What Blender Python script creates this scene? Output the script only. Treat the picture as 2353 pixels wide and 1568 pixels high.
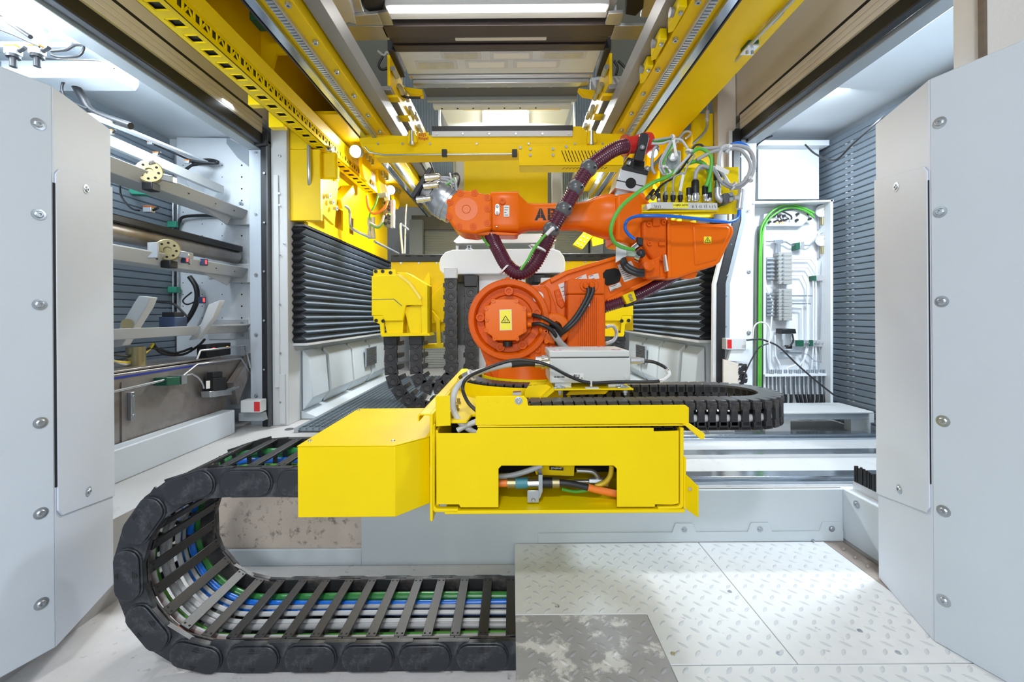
import bpy, bmesh, math, random
from mathutils import Vector, Matrix
random.seed(7)
for o in list(bpy.data.objects): bpy.data.objects.remove(o)
SC = bpy.context.scene
COL = SC.collection
F, HC, RO = 980.4, 1.144, .0073          # focal length in px of the 2353 px wide frame, camera height, slight roll
# ------------------------------------------------------------------ camera, world, lamps, exposure
cd = bpy.data.cameras.new('camera'); cam = bpy.data.objects.new('camera', cd); COL.objects.link(cam)
cam.location = (0, 0, HC)
a = RO
cam.matrix_world = Matrix(((math.cos(a), math.sin(a), 0, 0), (0, 0, -1, 0), (-math.sin(a), math.cos(a), 0, HC), (0, 0, 0, 1)))
cd.sensor_width = 36; cd.lens = 15.0; cd.shift_y = -59 / 2353; cd.clip_start = .05
SC.camera = cam
SC.view_settings.view_transform = 'Standard'; SC.view_settings.look = 'None'
SC.view_settings.gamma = 1; SC.view_settings.use_curve_mapping = False
SC.view_settings.exposure = 0.08
W = bpy.data.worlds.new('hall'); SC.world = W; W.use_nodes = True
W.node_tree.nodes['Background'].inputs[0].default_value = (.86, .93, 1, 1)
W.node_tree.nodes['Background'].inputs[1].default_value = .28
def lamp(name, loc, tgt, size, power, col=(1, 1, 1), sy=None, spread=180):
    l = bpy.data.lights.new(name, 'AREA'); l.energy = power; l.color = col; l.size = size
    l.spread = math.radians(spread)
    if sy: l.shape = 'RECTANGLE'; l.size_y = sy
    o = bpy.data.objects.new(name, l); COL.objects.link(o); o.location = loc
    o.rotation_euler = (Vector(tgt) - Vector(loc)).to_track_quat('-Z', 'Y').to_euler()
    return o
COOL = (.80, .91, 1)
lamp('hall_and_fill_lamp', (-.3, -1.8, 4.28), (0, 2.0, .6), .5, 74, (.97, .985, 1), sy=.3)
lamp('hall_and_fill_lamp', (-.3, -2.3, 1.75), (-.15, 1.8, .4), 2.0, 66, (.93, .97, 1), sy=.8)  # low soft fill, added to brighten the pit floor and fascia
lamp('bay_and_fill_lamp', (-2.2, 2.2, 2.5), (-2.15, 2.3, 0), .25, 42, COOL, sy=1.4)
lamp('bay_and_fill_lamp', (2.28, 2.05, 2.44), (1.8, 2.1, .3), .16, 82, COOL, sy=.9)
lamp('bay_and_fill_lamp', (2.0, 2.5, 2.45), (1.9, 3.2, 1.4), .2, 9, COOL, sy=.4)
lamp('bay_and_fill_lamp', (-1.98, 1.55, 2.30), (-2.4, 3.2, 2.60), .15, 11, COOL)  # extra lamp out of view, added to brighten the left bay ceiling
lamp('gantry_lamp', (-.07, 2.40, 2.83), (-.07, 2.3, 1), 1.1, 4, (1, .96, .90), sy=.05)
lamp('rear_and_fill_lamp', (-.05, 5.25, 3.66), (-.1, 4.2, 1.0), .9, 45, (.92, .97, 1), sy=.12)
lamp('rear_and_fill_lamp', (-.85, 4.1, 2.42), (-1.55, 4.0, 1.2), .25, 50, (.95, .98, 1))  # added lamp without a fixture, brings out the left bellows pleats
lamp('rear_and_fill_lamp', (.75, 4.1, 2.42), (1.4, 4.0, 1.2), .25, 50, (.95, .98, 1))  # matching added light for the right bellows, no fixture
# ------------------------------------------------------------------ materials
def mat(name, col, rough=.5, metal=0.0, var=.08, vs=6.0, bump=0.0, bs=200.0, dirt=None, ds=3.0, dt=(.55, .7), emit=None, alpha=None, spec=.5):
    m = bpy.data.materials.new(name); m.use_nodes = True
    nt = m.node_tree; N = nt.nodes; L = nt.links; b = N['Principled BSDF']
    b.inputs['Roughness'].default_value = rough; b.inputs['Metallic'].default_value = metal; b.inputs['Specular IOR Level'].default_value = spec
    tc = N.new('ShaderNodeTexCoord')
    ns = N.new('ShaderNodeTexNoise'); ns.inputs['Scale'].default_value = vs; ns.inputs['Detail'].default_value = 5
    L.new(tc.outputs['Object'], ns.inputs['Vector'])
    mx = N.new('ShaderNodeMix'); mx.data_type = 'RGBA'
    c1 = [max(0, c * (1 - var)) for c in col]; c2 = [min(1, c * (1 + var)) for c in col]
    mx.inputs[6].default_value = (*c1, 1); mx.inputs[7].default_value = (*c2, 1)
    L.new(ns.outputs['Fac'], mx.inputs[0]); out = mx.outputs[2]
    if dirt:
        n2 = N.new('ShaderNodeTexNoise'); n2.inputs['Scale'].default_value = ds; n2.inputs['Detail'].default_value = 9; n2.inputs['Roughness'].default_value = .7
        L.new(tc.outputs['Object'], n2.inputs['Vector'])
        mr = N.new('ShaderNodeMapRange'); mr.inputs[1].default_value = dt[0]; mr.inputs[2].default_value = dt[1]
        L.new(n2.outputs['Fac'], mr.inputs[0])
        m2 = N.new('ShaderNodeMix'); m2.data_type = 'RGBA'; L.new(mr.outputs[0], m2.inputs[0]); L.new(out, m2.inputs[6])
        m2.inputs[7].default_value = (*dirt, 1); out = m2.outputs[2]
    L.new(out, b.inputs['Base Color'])
    if bump:
        n3 = N.new('ShaderNodeTexNoise'); n3.inputs['Scale'].default_value = bs; L.new(tc.outputs['Object'], n3.inputs['Vector'])
        bp = N.new('ShaderNodeBump'); bp.inputs['Strength'].default_value = bump; bp.inputs['Distance'].default_value = .002
        L.new(n3.outputs['Fac'], bp.inputs['Height']); L.new(bp.outputs[0], b.inputs['Normal'])
    if emit:
        b.inputs['Emission Color'].default_value = (*emit[0], 1); b.inputs['Emission Strength'].default_value = emit[1]
    if alpha is not None:
        b.inputs['Transmission Weight'].default_value = alpha
    return m
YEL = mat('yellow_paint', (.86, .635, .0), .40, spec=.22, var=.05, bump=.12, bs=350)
YELD = mat('shaded_yellow_paint', (.80, .55, .0), .42, spec=.22, var=.06)  # the yellow paint again, with the gantry's shade mixed into its colour
YELP = mat('yellow_plastic', (.85, .66, .01), .4, var=.04)
ORA = mat('orange_paint', (.80, .145, .003), .30, spec=.2, var=.05)
ORA2 = mat('orange_casting', (.70, .108, .002), .38, spec=.18, var=.10, vs=60, bump=.35, bs=220)
WHT = mat('white_powder_coat', (.58, .645, .72), .5, var=.03, bump=.15, bs=260, dirt=(.50, .50, .50), ds=5, dt=(.66, .85))
WHT2 = mat('white_panel_paint', (.72, .76, .80), .42, var=.03)
WRM = mat('warm_white_paint', (.64, .70, .80), .5, var=.03, bump=.1, bs=250)
BEI = mat('beige_paint', (.60, .55, .48), .5, var=.04)
GRY = mat('grey_steel_paint', (.30, .34, .37), .45, var=.05)
LGR = mat('light_grey_paint', (.55, .57, .58), .45, var=.04)
DGR = mat('dark_grey_coat', (.085, .09, .10), .45, var=.15)
SEAL = mat('black_rubber', (.012, .013, .016), .45, var=.2)
BLK = mat('black_plastic', (.019, .022, .029), .40, var=.25, dirt=(.13, .14, .15), ds=16, dt=(.52, .85))
BLK2 = mat('black_chain_plastic', (.022, .022, .025), .42, var=.3, dirt=(.16, .13, .11), ds=9, dt=(.55, .8))
CLD = mat('pale_blue_cladding', (.56, .63, .68), .45, var=.04)
BEL = mat('bellows_fabric', (.17, .21, .26), .5, var=.12, vs=30)
STL = mat('brushed_steel', (.55, .58, .61), .28, .9, var=.08, vs=20)
ALU = mat('aluminium', (.62, .63, .65), .38, .75, var=.05, vs=15)
ZNC = mat('galvanised_steel', (.46, .50, .54), .32, .8, var=.12, vs=40)
CHR = mat('bright_steel', (.72, .73, .74), .16, 1, var=.04)
RAIL = mat('ground_rail_steel', (.50, .56, .63), .16, .95, var=.10, vs=25)
STN = mat('stained_stainless', (.36, .34, .33), .38, .7, var=.2, vs=4, dirt=(.22, .17, .14), ds=3, dt=(.5, .75))
CON = mat('concrete', (.64, .63, .63), .75, var=.1, vs=12, bump=.3, bs=90, dirt=(.24, .22, .20), ds=26, dt=(.60, .72))
CONB = mat('raw_concrete', (.58, .50, .43), .8, var=.15, vs=9, bump=.5, bs=60, dirt=(.12, .095, .08), ds=18, dt=(.54, .68))
CONG = mat('painted_floor', (.46, .46, .46), .6, var=.06, vs=5, dirt=(.26, .22, .20), ds=5, dt=(.58, .8))
FAS = mat('fascia_paint', (.55, .61, .65), .5, var=.05, vs=3, bump=.1)
TRD = mat('white_tread_paint', (.66, .68, .70), .5, var=.06, vs=20, dirt=(.30, .30, .31), ds=22, dt=(.63, .72))
TRDW = mat('worn_tread_paint', (.36, .36, .38), .5, var=.1, vs=20, dirt=(.66, .66, .66), ds=12, dt=(.52, .60))
TRDB = mat('brown_tread', (.33, .28, .25), .6, var=.2, vs=20, dirt=(.5, .48, .47), ds=15, dt=(.55, .7))
ENC = mat('enclosure_grey', (.58, .60, .58), .42, var=.03, bump=.1, bs=400)
SHU = mat('shutter_slat_grey', (.21, .25, .29), .4, .3, var=.06)
REA = mat('rear_shutter_grey', (.52, .55, .55), .5, .2, var=.06)
HOS = mat('burgundy_hose', (.085, .012, .032), .22, var=.1)
RED = mat('red_plastic', (.50, .02, .018), .3, var=.05)
BAL = mat('grey_rubber_ball', (.10, .105, .11), .28, var=.1)
GRN = mat('green_cable', (.10, .42, .05), .4, var=.05)
DGN = mat('dark_green_hose', (.03, .20, .05), .3, var=.1)
LGN = mat('pale_green_clamp', (.04, .30, .20), .45, var=.05)
BLU = mat('blue_hose', (.01, .14, .62), .28, var=.05)
OCA = mat('orange_cable', (.85, .22, .03), .45, var=.05)
CBG = mat('grey_cable', (.36, .37, .39), .42, var=.06)
CBL = mat('light_grey_cable', (.50, .52, .54), .4, var=.05)
CBK = mat('black_cable', (.02, .021, .024), .42, var=.15)
YCB = mat('yellow_cable', (.75, .55, .02), .4)
TEAL = mat('teal_sleeve', (.05, .24, .30), .45)
TIE = mat('white_nylon', (.75, .75, .75), .45)
LBY = mat('yellow_label', (.90, .80, .03), .45, var=.01)
LBW = mat('white_label', (.72, .72, .70), .5, var=.02)
INK = mat('black_ink', (.008, .008, .008), .6, var=0)
INKR = mat('red_ink', (.5, .05, .02), .6, var=0)
NIC = mat('nickel_plate', (.66, .62, .54), .22, .95, var=.06)
BRS = mat('brass', (.38, .33, .18), .35, .8, var=.15)
GRNB = mat('dark_green_block', (.008, .09, .05), .5)
SNS = mat('orange_sensor_cap', (.85, .22, .02), .4)
REDL = mat('red_lamp', (.6, .02, .02), .4, emit=((1, .03, .03), 4))
ORL = mat('orange_lamp', (.8, .3, .02), .4, emit=((1, .35, .05), 4))
GNL = mat('green_lamp', (.1, .8, .1), .4, emit=((.2, 1, .1), 2))
TUB = mat('lit_tube', (1, 1, 1), .5, emit=((1, .95, .90), 12), var=0)
TUBC = mat('lit_cool_tube', (1, 1, 1), .5, emit=((.93, .98, 1), 12), var=0)
REDR = mat('red_reflector', (.55, .02, .02), .3)
PINK = mat('pink_paint_mark', (.75, .2, .4), .5)
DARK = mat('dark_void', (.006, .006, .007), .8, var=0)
GLS = mat('clear_bowl', (.8, .85, .86), .1, alpha=.9, var=0)
GRT = mat('grating_steel', (.30, .36, .41), .35, .7, var=.1, vs=30)
MOD = mat('module_grey', (.33, .34, .33), .45)
CRN = mat('crane_rail_grey', (.26, .265, .27), .45, .3, var=.1)
LUG = mat('lug_paint', (.53, .56, .59), .5, var=.1, vs=30)
LID = mat('chain_lid_plastic', (.050, .050, .054), .38, var=.25, vs=18)
BLUE2 = mat('blue_paint_line', (.02, .04, .32), .5)

# ------------------------------------------------------------------ points from the photograph's pixels at real depths
def un(x, y):
    u, v = x - 1176, y - 725
    return u - v * RO, u * RO + v
def P(x, y, D):
    u, v = un(x, y); return Vector((u * D / F, D, HC - v * D / F))
def Q(x, y, z):                       # on the horizontal plane at height z
    u, v = un(x, y); return P(x, y, (HC - z) * F / v)
def R(x, y, X):                       # on the vertical plane at this X
    u, v = un(x, y); return P(x, y, X * F / u)
def PP(pts, D): return [P(x, y, D) for x, y in pts]
X0 = -.07
def MX(s, u): return X0 + s * u
# ------------------------------------------------------------------ mesh building
ORG = {}
class MB:
    def __init__(s): s.v = []; s.f = []; s.ang = 0
    def add(s, vs, fs):
        n = len(s.v); s.v += [Vector(p) for p in vs]; s.f += [tuple(n + i for i in f) for f in fs]; return s
    def box(s, x0, x1, y0, y1, z0, z1):
        vs = [(x, y, z) for x in (x0, x1) for y in (y0, y1) for z in (z0, z1)]
        return s.add(vs, [(0, 1, 3, 2), (4, 6, 7, 5), (0, 4, 5, 1), (2, 3, 7, 6), (0, 2, 6, 4), (1, 5, 7, 3)])
    def obox(s, c, ax, ay, az, hx, hy, hz):       # oriented box
        c = Vector(c); ax, ay, az = [Vector(a).normalized() for a in (ax, ay, az)]
        vs = [c + ax * i * hx + ay * j * hy + az * k * hz for i in (-1, 1) for j in (-1, 1) for k in (-1, 1)]
        return s.add(vs, [(0, 1, 3, 2), (4, 6, 7, 5), (0, 4, 5, 1), (2, 3, 7, 6), (0, 2, 6, 4), (1, 5, 7, 3)])
    def bar(s, p, q, w, h, up=(0, 0, 1)):
        p, q = Vector(p), Vector(q); d = q - p; az = Vector(up); ay = az.cross(d)
        if ay.length < 1e-6: ay = Vector((0, 1, 0)).cross(d)
        az = d.cross(ay)
        return s.obox((p + q) / 2, d, ay, az, d.length / 2, w / 2, h / 2)
    def prism(s, pts, vec):
        vec = Vector(vec); n = len(pts); pts = [Vector(p) for p in pts]
        return s.add(pts + [p + vec for p in pts], [tuple(range(n))[::-1], tuple(range(n, 2 * n))] + [(i, (i + 1) % n, n + (i + 1) % n, n + i) for i in range(n)])
    def ppx(s, px, D, th): return s.prism(PP(px, D), (0, th, 0))
    def ring(s, c, ax, prof, n=24, a0=0, a1=2 * math.pi):   # lathe: prof = (along axis, radius)
        c, ax = Vector(c), Vector(ax).normalized(); u = ax.orthogonal().normalized(); w = ax.cross(u)
        full = abs(a1 - a0 - 2 * math.pi) < 1e-4; m = n if full else n + 1
        b = len(s.v)
        for t, r in prof:
            for k in range(m):
                an = a0 + (a1 - a0) * k / n
                s.v.append(c + ax * t + (u * math.cos(an) + w * math.sin(an)) * r)
        for i in range(len(prof) - 1):
            for k in range(n):
                k2 = (k + 1) % m
                s.f.append((b + i * m + k, b + i * m + k2, b + (i + 1) * m + k2, b + (i + 1) * m + k))
        if full:
            if prof[0][1] > 1e-6: s.f.append(tuple(b + k for k in range(m))[::-1])
            if prof[-1][1] > 1e-6: s.f.append(tuple(b + (len(prof) - 1) * m + k for k in range(m)))
        return s
    def cyl(s, p, q, r, r2=None, n=16):
        p, q = Vector(p), Vector(q); return s.ring(p, q - p, [(0, r), ((q - p).length, r if r2 is None else r2)], n)
    def ball(s, c, r, n=16, ax=(0, 0, 1)):
        m = n // 2; return s.ring(c, ax, [(-r * math.cos(math.pi * i / m), max(1e-5, r * math.sin(math.pi * i / m))) for i in range(m + 1)], n)
    def tube(s, pts, r, n=8, smooth=6, rf=None, cap=True):
        s.ang = 62; pts = [Vector(p) for p in pts]
        if smooth and len(pts) > 2: pts = spline(pts, smooth)
        b = len(s.v); up = None; L = 0
        for i, p in enumerate(pts):
            d = (pts[min(i + 1, len(pts) - 1)] - pts[max(i - 1, 0)]).normalized()
            if up is None: up = d.orthogonal().normalized()
            up = (up - d * up.dot(d)).normalized(); w = d.cross(up)
            if i: L += (p - pts[i - 1]).length
            rr = rf(i, L) if rf else r
            for k in range(n):
                an = 2 * math.pi * k / n; s.v.append(p + (up * math.cos(an) + w * math.sin(an)) * rr)
        for i in range(len(pts) - 1):
            for k in range(n):
                k2 = (k + 1) % n; s.f.append((b + i * n + k, b + i * n + k2, b + (i + 1) * n + k2, b + (i + 1) * n + k))
        if cap: s.f.append(tuple(b + k for k in range(n))[::-1]); s.f.append(tuple(b + (len(pts) - 1) * n + k for k in range(n)))
        return s
    def loft(s, rings):
        n = len(rings[0]); b = len(s.v)
        for r in rings: s.v += [Vector(p) for p in r]
        for i in range(len(rings) - 1):
            for k in range(n): k2 = (k + 1) % n; s.f.append((b + i * n + k, b + i * n + k2, b + (i + 1) * n + k2, b + (i + 1) * n + k))
        s.f.append(tuple(b + k for k in range(n))[::-1]); s.f.append(tuple(b + (len(rings) - 1) * n + k for k in range(n)))
        return s
def spline(pts, k):
    out = []
    for i in range(len(pts) - 1):
        p0, p1, p2, p3 = pts[max(i - 1, 0)], pts[i], pts[i + 1], pts[min(i + 2, len(pts) - 1)]
        for j in range(k):
            t = j / k
            out.append(.5 * ((2 * p1) + (p2 - p0) * t + (2 * p0 - 5 * p1 + 4 * p2 - p3) * t * t + (3 * p1 - p0 - 3 * p2 + p3) * t ** 3))
    return out + [pts[-1]]
def resample(pts, step):
    out = [pts[0]]; acc = 0
    for a, b in zip(pts, pts[1:]):
        d = (b - a).length
        while acc + d >= step:
            a = a + (b - a) * ((step - acc) / d); d = (b - a).length; acc = 0; out.append(a)
        acc += d
    return out
def org(o): return ORG.get(o.name, Vector((0, 0, 0))) if o else Vector((0, 0, 0))
def mk(name, mb, m, parent=None, bevel=0, seg=2, ang=32, origin=None):
    me = bpy.data.meshes.new(name)
    if origin is None:
        if parent: origin = org(parent)
        else:
            xs = [v.x for v in mb.v]; ys = [v.y for v in mb.v]; zs = [v.z for v in mb.v]
            origin = Vector(((min(xs) + max(xs)) / 2, (min(ys) + max(ys)) / 2, min(zs)))
    me.from_pydata([v - origin for v in mb.v], [], mb.f)
    bm = bmesh.new(); bm.from_mesh(me); bmesh.ops.recalc_face_normals(bm, faces=bm.faces); bm.to_mesh(me); bm.free()
    me.shade_smooth(); me.set_sharp_from_angle(angle=math.radians(max(ang, mb.ang)))
    me.materials.append(m)
    o = bpy.data.objects.new(name, me); COL.objects.link(o)
    if parent: o.parent = parent; o.location = origin - org(parent)
    else: o.location = origin
    ORG[o.name] = origin
    if bevel:
        b = o.modifiers.new('bevel', 'BEVEL'); b.width = bevel; b.segments = seg; b.limit_method = 'ANGLE'; b.angle_limit = math.radians(35)
    return o
def thing(name, label, cat, loc=(0, 0, 0), group=None):
    o = bpy.data.objects.new(name, None); COL.objects.link(o); o.location = loc; o.empty_display_size = .05
    ORG[o.name] = Vector(loc); o['label'] = label; o['category'] = cat
    if group: o['group'] = group
    return o
def solo(name, mb, m, label, cat, group=None, bevel=0, **k):
    o = mk(name, mb, m, None, bevel, **k); o['label'] = label; o['category'] = cat
    if group: o['group'] = group
    return o
def struct(name, mb, m, bevel=0):
    o = mk(name, mb, m, None, bevel); o['kind'] = 'structure'; return o
def part(name, mb, m, parent, label=None, bevel=0, stuff=False, **k):
    o = mk(name, mb, m, parent, bevel, **k)
    if label: o['label'] = label
    if stuff: o['kind'] = 'stuff'
    return o
def inst(src, parent, loc, rot=None, scale=None, name=None):          # a copy sharing its mesh; loc in world
    o = src.copy(); COL.objects.link(o); o.parent = parent
    if name: o.name = name
    o.location = Vector(loc) - org(parent)
    if rot is not None: o.rotation_euler = rot
    if scale: o.scale = scale
    return o
def proto(name, mb, m, bevel=0):
    me = mk(name, mb, m, None, bevel, origin=Vector((0, 0, 0))); return me
def spread(src, parent, spots, rots=None):
    """src was built about the world origin: move it to the first spot under parent, copies to the others"""
    res = []
    for i, p in enumerate(spots):
        o = src if i == 0 else src.copy()
        if i: COL.objects.link(o)
        o.parent = parent; o.location = Vector(p) - org(parent)
        if rots: o.rotation_euler = rots[i] if isinstance(rots, list) else rots
        ORG[o.name] = Vector(p); res.append(o)
    return res
def bolt_mb(r=.011, h=.006, ax=(0, -1, 0), washer=True):
    m = MB(); ax = Vector(ax)
    if washer: m.ring((0, 0, 0), ax, [(0, r * 1.55), (.0015, r * 1.55), (.002, r)], 16)
    m.ring((0, 0, 0), ax, [(.001, r), (h * .6, r * .95), (h, r * .7), (h, r * .42), (h * .5, r * .40)], 12)
    return m
def text(body, size, m, parent, name, origin, right=(1, 0, 0), up=(0, 0, 1), depth=.0005, bold=0.0, align='CENTER', width=None):
    cu = bpy.data.curves.new('lettering', 'FONT'); cu.body = body; cu.size = size; cu.extrude = depth; cu.offset = bold
    cu.align_x = align; cu.align_y = 'CENTER'
    t = bpy.data.objects.new('lettering', cu); COL.objects.link(t)
    bpy.context.view_layer.update()
    me = bpy.data.meshes.new_from_object(t.evaluated_get(bpy.context.evaluated_depsgraph_get()))
    bpy.data.objects.remove(t)
    r, u = Vector(right).normalized(), Vector(up).normalized(); n = r.cross(u)
    if width:
        w = max(v.co.x for v in me.vertices) - min(v.co.x for v in me.vertices); k = width / w
        for v in me.vertices: v.co.x *= k
    M = Matrix((r, u, n)).transposed()
    for v in me.vertices: v.co = M @ v.co + Vector(origin) - org(parent)
    me.materials.append(m)
    o = bpy.data.objects.new(name, me); COL.objects.link(o); o.parent = parent; return o
# ================================================================== SETTING
ZB = .335                                   # level of the machine base beyond the pit
PL, PR, PF = -1.61, 1.517, 1.98             # pit: left step, right step, far face
struct('floor', MB().box(PL, PR, -2.6, PF + .02, -.1, 0), CON)
struct('floor', MB().box(-5, PL, -2.6, 8, -.1, ZB), CONG)
struct('floor', MB().box(PL, PR, PF, 8, -.1, ZB), CONG)
struct('floor', MB().box(PR, 5, -2.6, 8, -.1, ZB), CONG)
struct('wall_back', MB().box(-5, 5, 7.6, 7.7, ZB, 5), LGR)
# raw concrete face of the pit beside the chain, painted sheet in front of it
struct('trim_1', MB().box(PL + .01, -.70, PF - .006, PF + .004, 0, ZB - .01), CONB)
t = thing('pit_fascia', 'grey painted sheet fascia below the steel track with a bolted skirting strip', 'fascia', (.4, PF - .02, 0))
part('sheet', MB().box(-.70, PR - .004, PF - .022, PF - .008, 0, ZB), FAS, t, bevel=.003)
part('lower_sheet', MB().box(PL + .02, -.70, PF - .022, PF - .008, 0, .075), FAS, t, bevel=.003)
sk = MB()
zs0, zs1 = .101, .145
tabs = [Q(1567, 1240, .1).x, Q(1740, 1240, .1).x, Q(1905, 1240, .1).x]
pts = [(Q(1235, 1240, .1).x, zs0), (Q(1235, 1240, .1).x, zs1)]
for tx in tabs: pts += [(tx - .055, zs1), (tx - .04, zs1 + .04), (tx + .04, zs1 + .04), (min(tx + .055, PR - .01), zs1)]
pts += [(PR - .008, zs1), (PR - .008, zs0)]
sk.prism([(x, PF - .0225, z) for x, z in pts], (0, -.006, 0))
part('skirting_strip', sk, FAS, t, bevel=.002)
spread(proto('bolt', bolt_mb(.009, .006), ZNC), t, [(x, PF - .0285, zs1 + .012) for x in tabs])
# right step beside the platform
t = thing('step_ledge', 'white boxed ledge with one button bolt between platform and right gate post', 'ledge', (PR + .1, 1.6, 0))
part('ledge_box', MB().box(PR - .004, PR + .30, 1.70, PF + .0, .105, ZB + .004), WHT, t, bevel=.006)
spread(proto('bolt', bolt_mb(.011, .006, (-1, 0, 0)), ZNC), t, [R(1968, 1160, PR - .004)])
t = thing('brush_strip', 'black bristle brush in a steel holder behind the right gate post', 'brush', (PR + .12, 1.85, ZB))
bx = PR + .035
part('holder', MB().box(bx, bx + .015, 1.72, 1.95, ZB + .004, ZB + .04), ALU, t)
br = MB()
for i in range(28):
    y = 1.73 + i * .0078; br.box(bx + .002 + .004 * random.random(), bx + .012, y, y + .0055, ZB + .03, ZB + .105 + .012 * random.random())
part('bristles', br, SEAL, t, stuff=True)

# ------------------------------------------------------------------ gate posts in the foreground
def gate(s, side, lab):
    zb, zt = .1, 1.885
    C = Vector((-1.455, 1.355)) if s < 0 else Vector((1.33, 1.355))
    Fp = Vector((-1.57, 1.675)) if s < 0 else Vector((1.435, 1.68))
    d = Vector((-.37, -1)) if s < 0 else Vector((.37, -1)); d = Vector((s * .105, -.31)) / .31
    Np = C + d * .60
    t = thing('gate_post', lab, 'post', (C.x + s * .12, C.y + .1, zb))
    th = .028
    def slab(p, q, out): 
        return [Vector((p.x, p.y, zb)), Vector((q.x, q.y, zb)), Vector((q.x, q.y, zt)), Vector((p.x, p.y, zt))], Vector((out[0] * th, out[1] * th, 0))
    f1, v1 = slab(C, Np, (s, .3)); f2, v2 = slab(C, Fp, (s, -.3))
    # the folded side wing has its two far corners cut
    part('front_panel', MB().prism(f1, v1), WHT, t, bevel=.004)
    zc = .0
    f2 = [Vector((C.x, C.y, zb)), Vector((Fp.x, Fp.y, zb + zc)), Vector((Fp.x, Fp.y, zt - zc)), Vector((C.x, C.y, zt))]
    part('side_wing', MB().prism(f2, v2), WRM, t, bevel=.004)
    part('core', MB().prism([Vector((C.x + s * .05, C.y, zb)), Vector((Np.x + s * .03, Np.y, zb)), Vector((Np.x + s * .25, Np.y, zb)), Vector((Fp.x + s * .22, Fp.y, zb)), Vector((Fp.x + s * .03, Fp.y - .01, zb))], (0, 0, zt - zb)), WHT, t)
    wd = (Fp - C)
    n = Vector((wd.y, -wd.x)).normalized()
    if n.x * s > 0: n = -n
    ztop, zbot = 1.144 + (.47 if s < 0 else .475), .50
    def on(tt, z, off=0): p = C + wd * tt + n * off; return Vector((p.x, p.y, z))
    def lineZ(px, py, tt): p = C + wd * tt; return P(px, py, p.y).z
    if s < 0: tl, tr, bl, br_ = lineZ(128, 388, .06), lineZ(247, 430, 1), lineZ(132, 1187, .06), lineZ(253, 1140, 1)
    else: tl, tr, bl, br_ = lineZ(2124, 382, .06), lineZ(2013, 415, 1), lineZ(2132, 1180, .06), lineZ(2018, 1135, 1)
    r = .02
    cp = [on(.075, tl), on(1.0, tr), on(1.0, br_), on(.075, bl), on(.02, bl + r * 1.2), on(.02, tl - r)]
    part('cover_plate', MB().prism(cp, Vector((n.x, n.y, 0)) * .005), WRM, t, bevel=.0015)
    part('joint_gap', MB().bar(on(.012, (tl + bl) / 2 + .5 * (tl - bl) - .05, .0004), on(.012, bl + .10, .0004), .006 if s < 0 else .002, .004, up=(n.x, n.y, 0)), DARK, t)
    nd = Vector((C - Np)).normalized(); n1 = Vector((nd.y, -nd.x))
    if n1.x * s > 0: n1 = -n1
    ys = [285, 493, 700, 972, 1180, 1388] if s < 0 else [282, 487, 693, 968, 1175, 1381]
    bx = [87, 88, 90, 92, 93, 94] if s < 0 else [2159, 2160, 2164, 2167, 2168, 2168]
    spots = []
    for x, y in zip(bx, ys):
        u = un(x, y)[0] / F; dd = Np - C                      # C + k dd on the ray
        k = (u * C.y - C.x) / (dd.x - u * dd.y); p = C + dd * k; spots.append(P(x, y, p.y))
    spread(proto('bolt', bolt_mb(.0115, .007, (n1.x, n1.y, 0)), ZNC), t, spots)
    spots = []
    for x, y in ([(193, 435), (199, 1130)] if s < 0 else [(2063, 430), (2070, 1125)]):
        u = un(x, y)[0] / F; k = (u * C.y - C.x) / (wd.x - u * wd.y); p = C + wd * k; q = P(x, y, p.y); spots.append(q + Vector((n.x, n.y, 0)) * .005)
    spread(proto('bolt', bolt_mb(.011, .006, (n.x, n.y, 0)), ZNC), t, spots)
gate(-1, 'left', 'white folded gate post on the left with its bolted cover plate')
gate(1, 'right', 'white folded gate post standing on the tread plate platform at right')
struct('wall_right', MB().box(1.476, 2.6, 1.32, 1.42, 1.90, 3.2), mat('textured_plaster', (.66, .63, .59), .7, var=.05, bump=.7, bs=60))
struct('trim_2', MB().box(1.464, 1.475, 1.318, 1.335, 1.90, 3.2), mat('wood_edge', (.16, .12, .09), .6, var=.3, vs=30))

# ------------------------------------------------------------------ tread plate platform
t = thing('tread_platform', 'white painted checker plate platform over the chain channel', 'platform', (.75, 1.3, 0))
part('frame', MB().box(.006, 1.505, .6, 1.955, .0, .0935), TRD, t, bevel=.006)
g = .0012
def tread(pts, m, z=.1, lab=None): return part('tread_plate', MB().prism([(x, y, .0935) for x, y in pts], (0, 0, z - .0935)), m, t, lab, bevel=.0015)
tread([(.004, 1.487), (.463, 1.487), (.465, 1.271), (.842, 1.271), (.842, 1.95), (.004, 1.95)], TRD)
tread([(.004, .62), (.461, .62), (.461, 1.484), (.004, 1.484)], TRDW, lab='worn grey tread plate')
tread([(.845, 1.271), (1.405, 1.271), (1.415, 1.95), (.845, 1.95)], TRD)
tread([(.464, .62), (1.405, .62), (1.405, 1.267), (.464, 1.267)], TRD)
tread([(1.41, .62), (1.505, .62), (1.505, 1.955), (1.42, 1.955)], TRDB, z=.097, lab='dirty brown tread plate')
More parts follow.
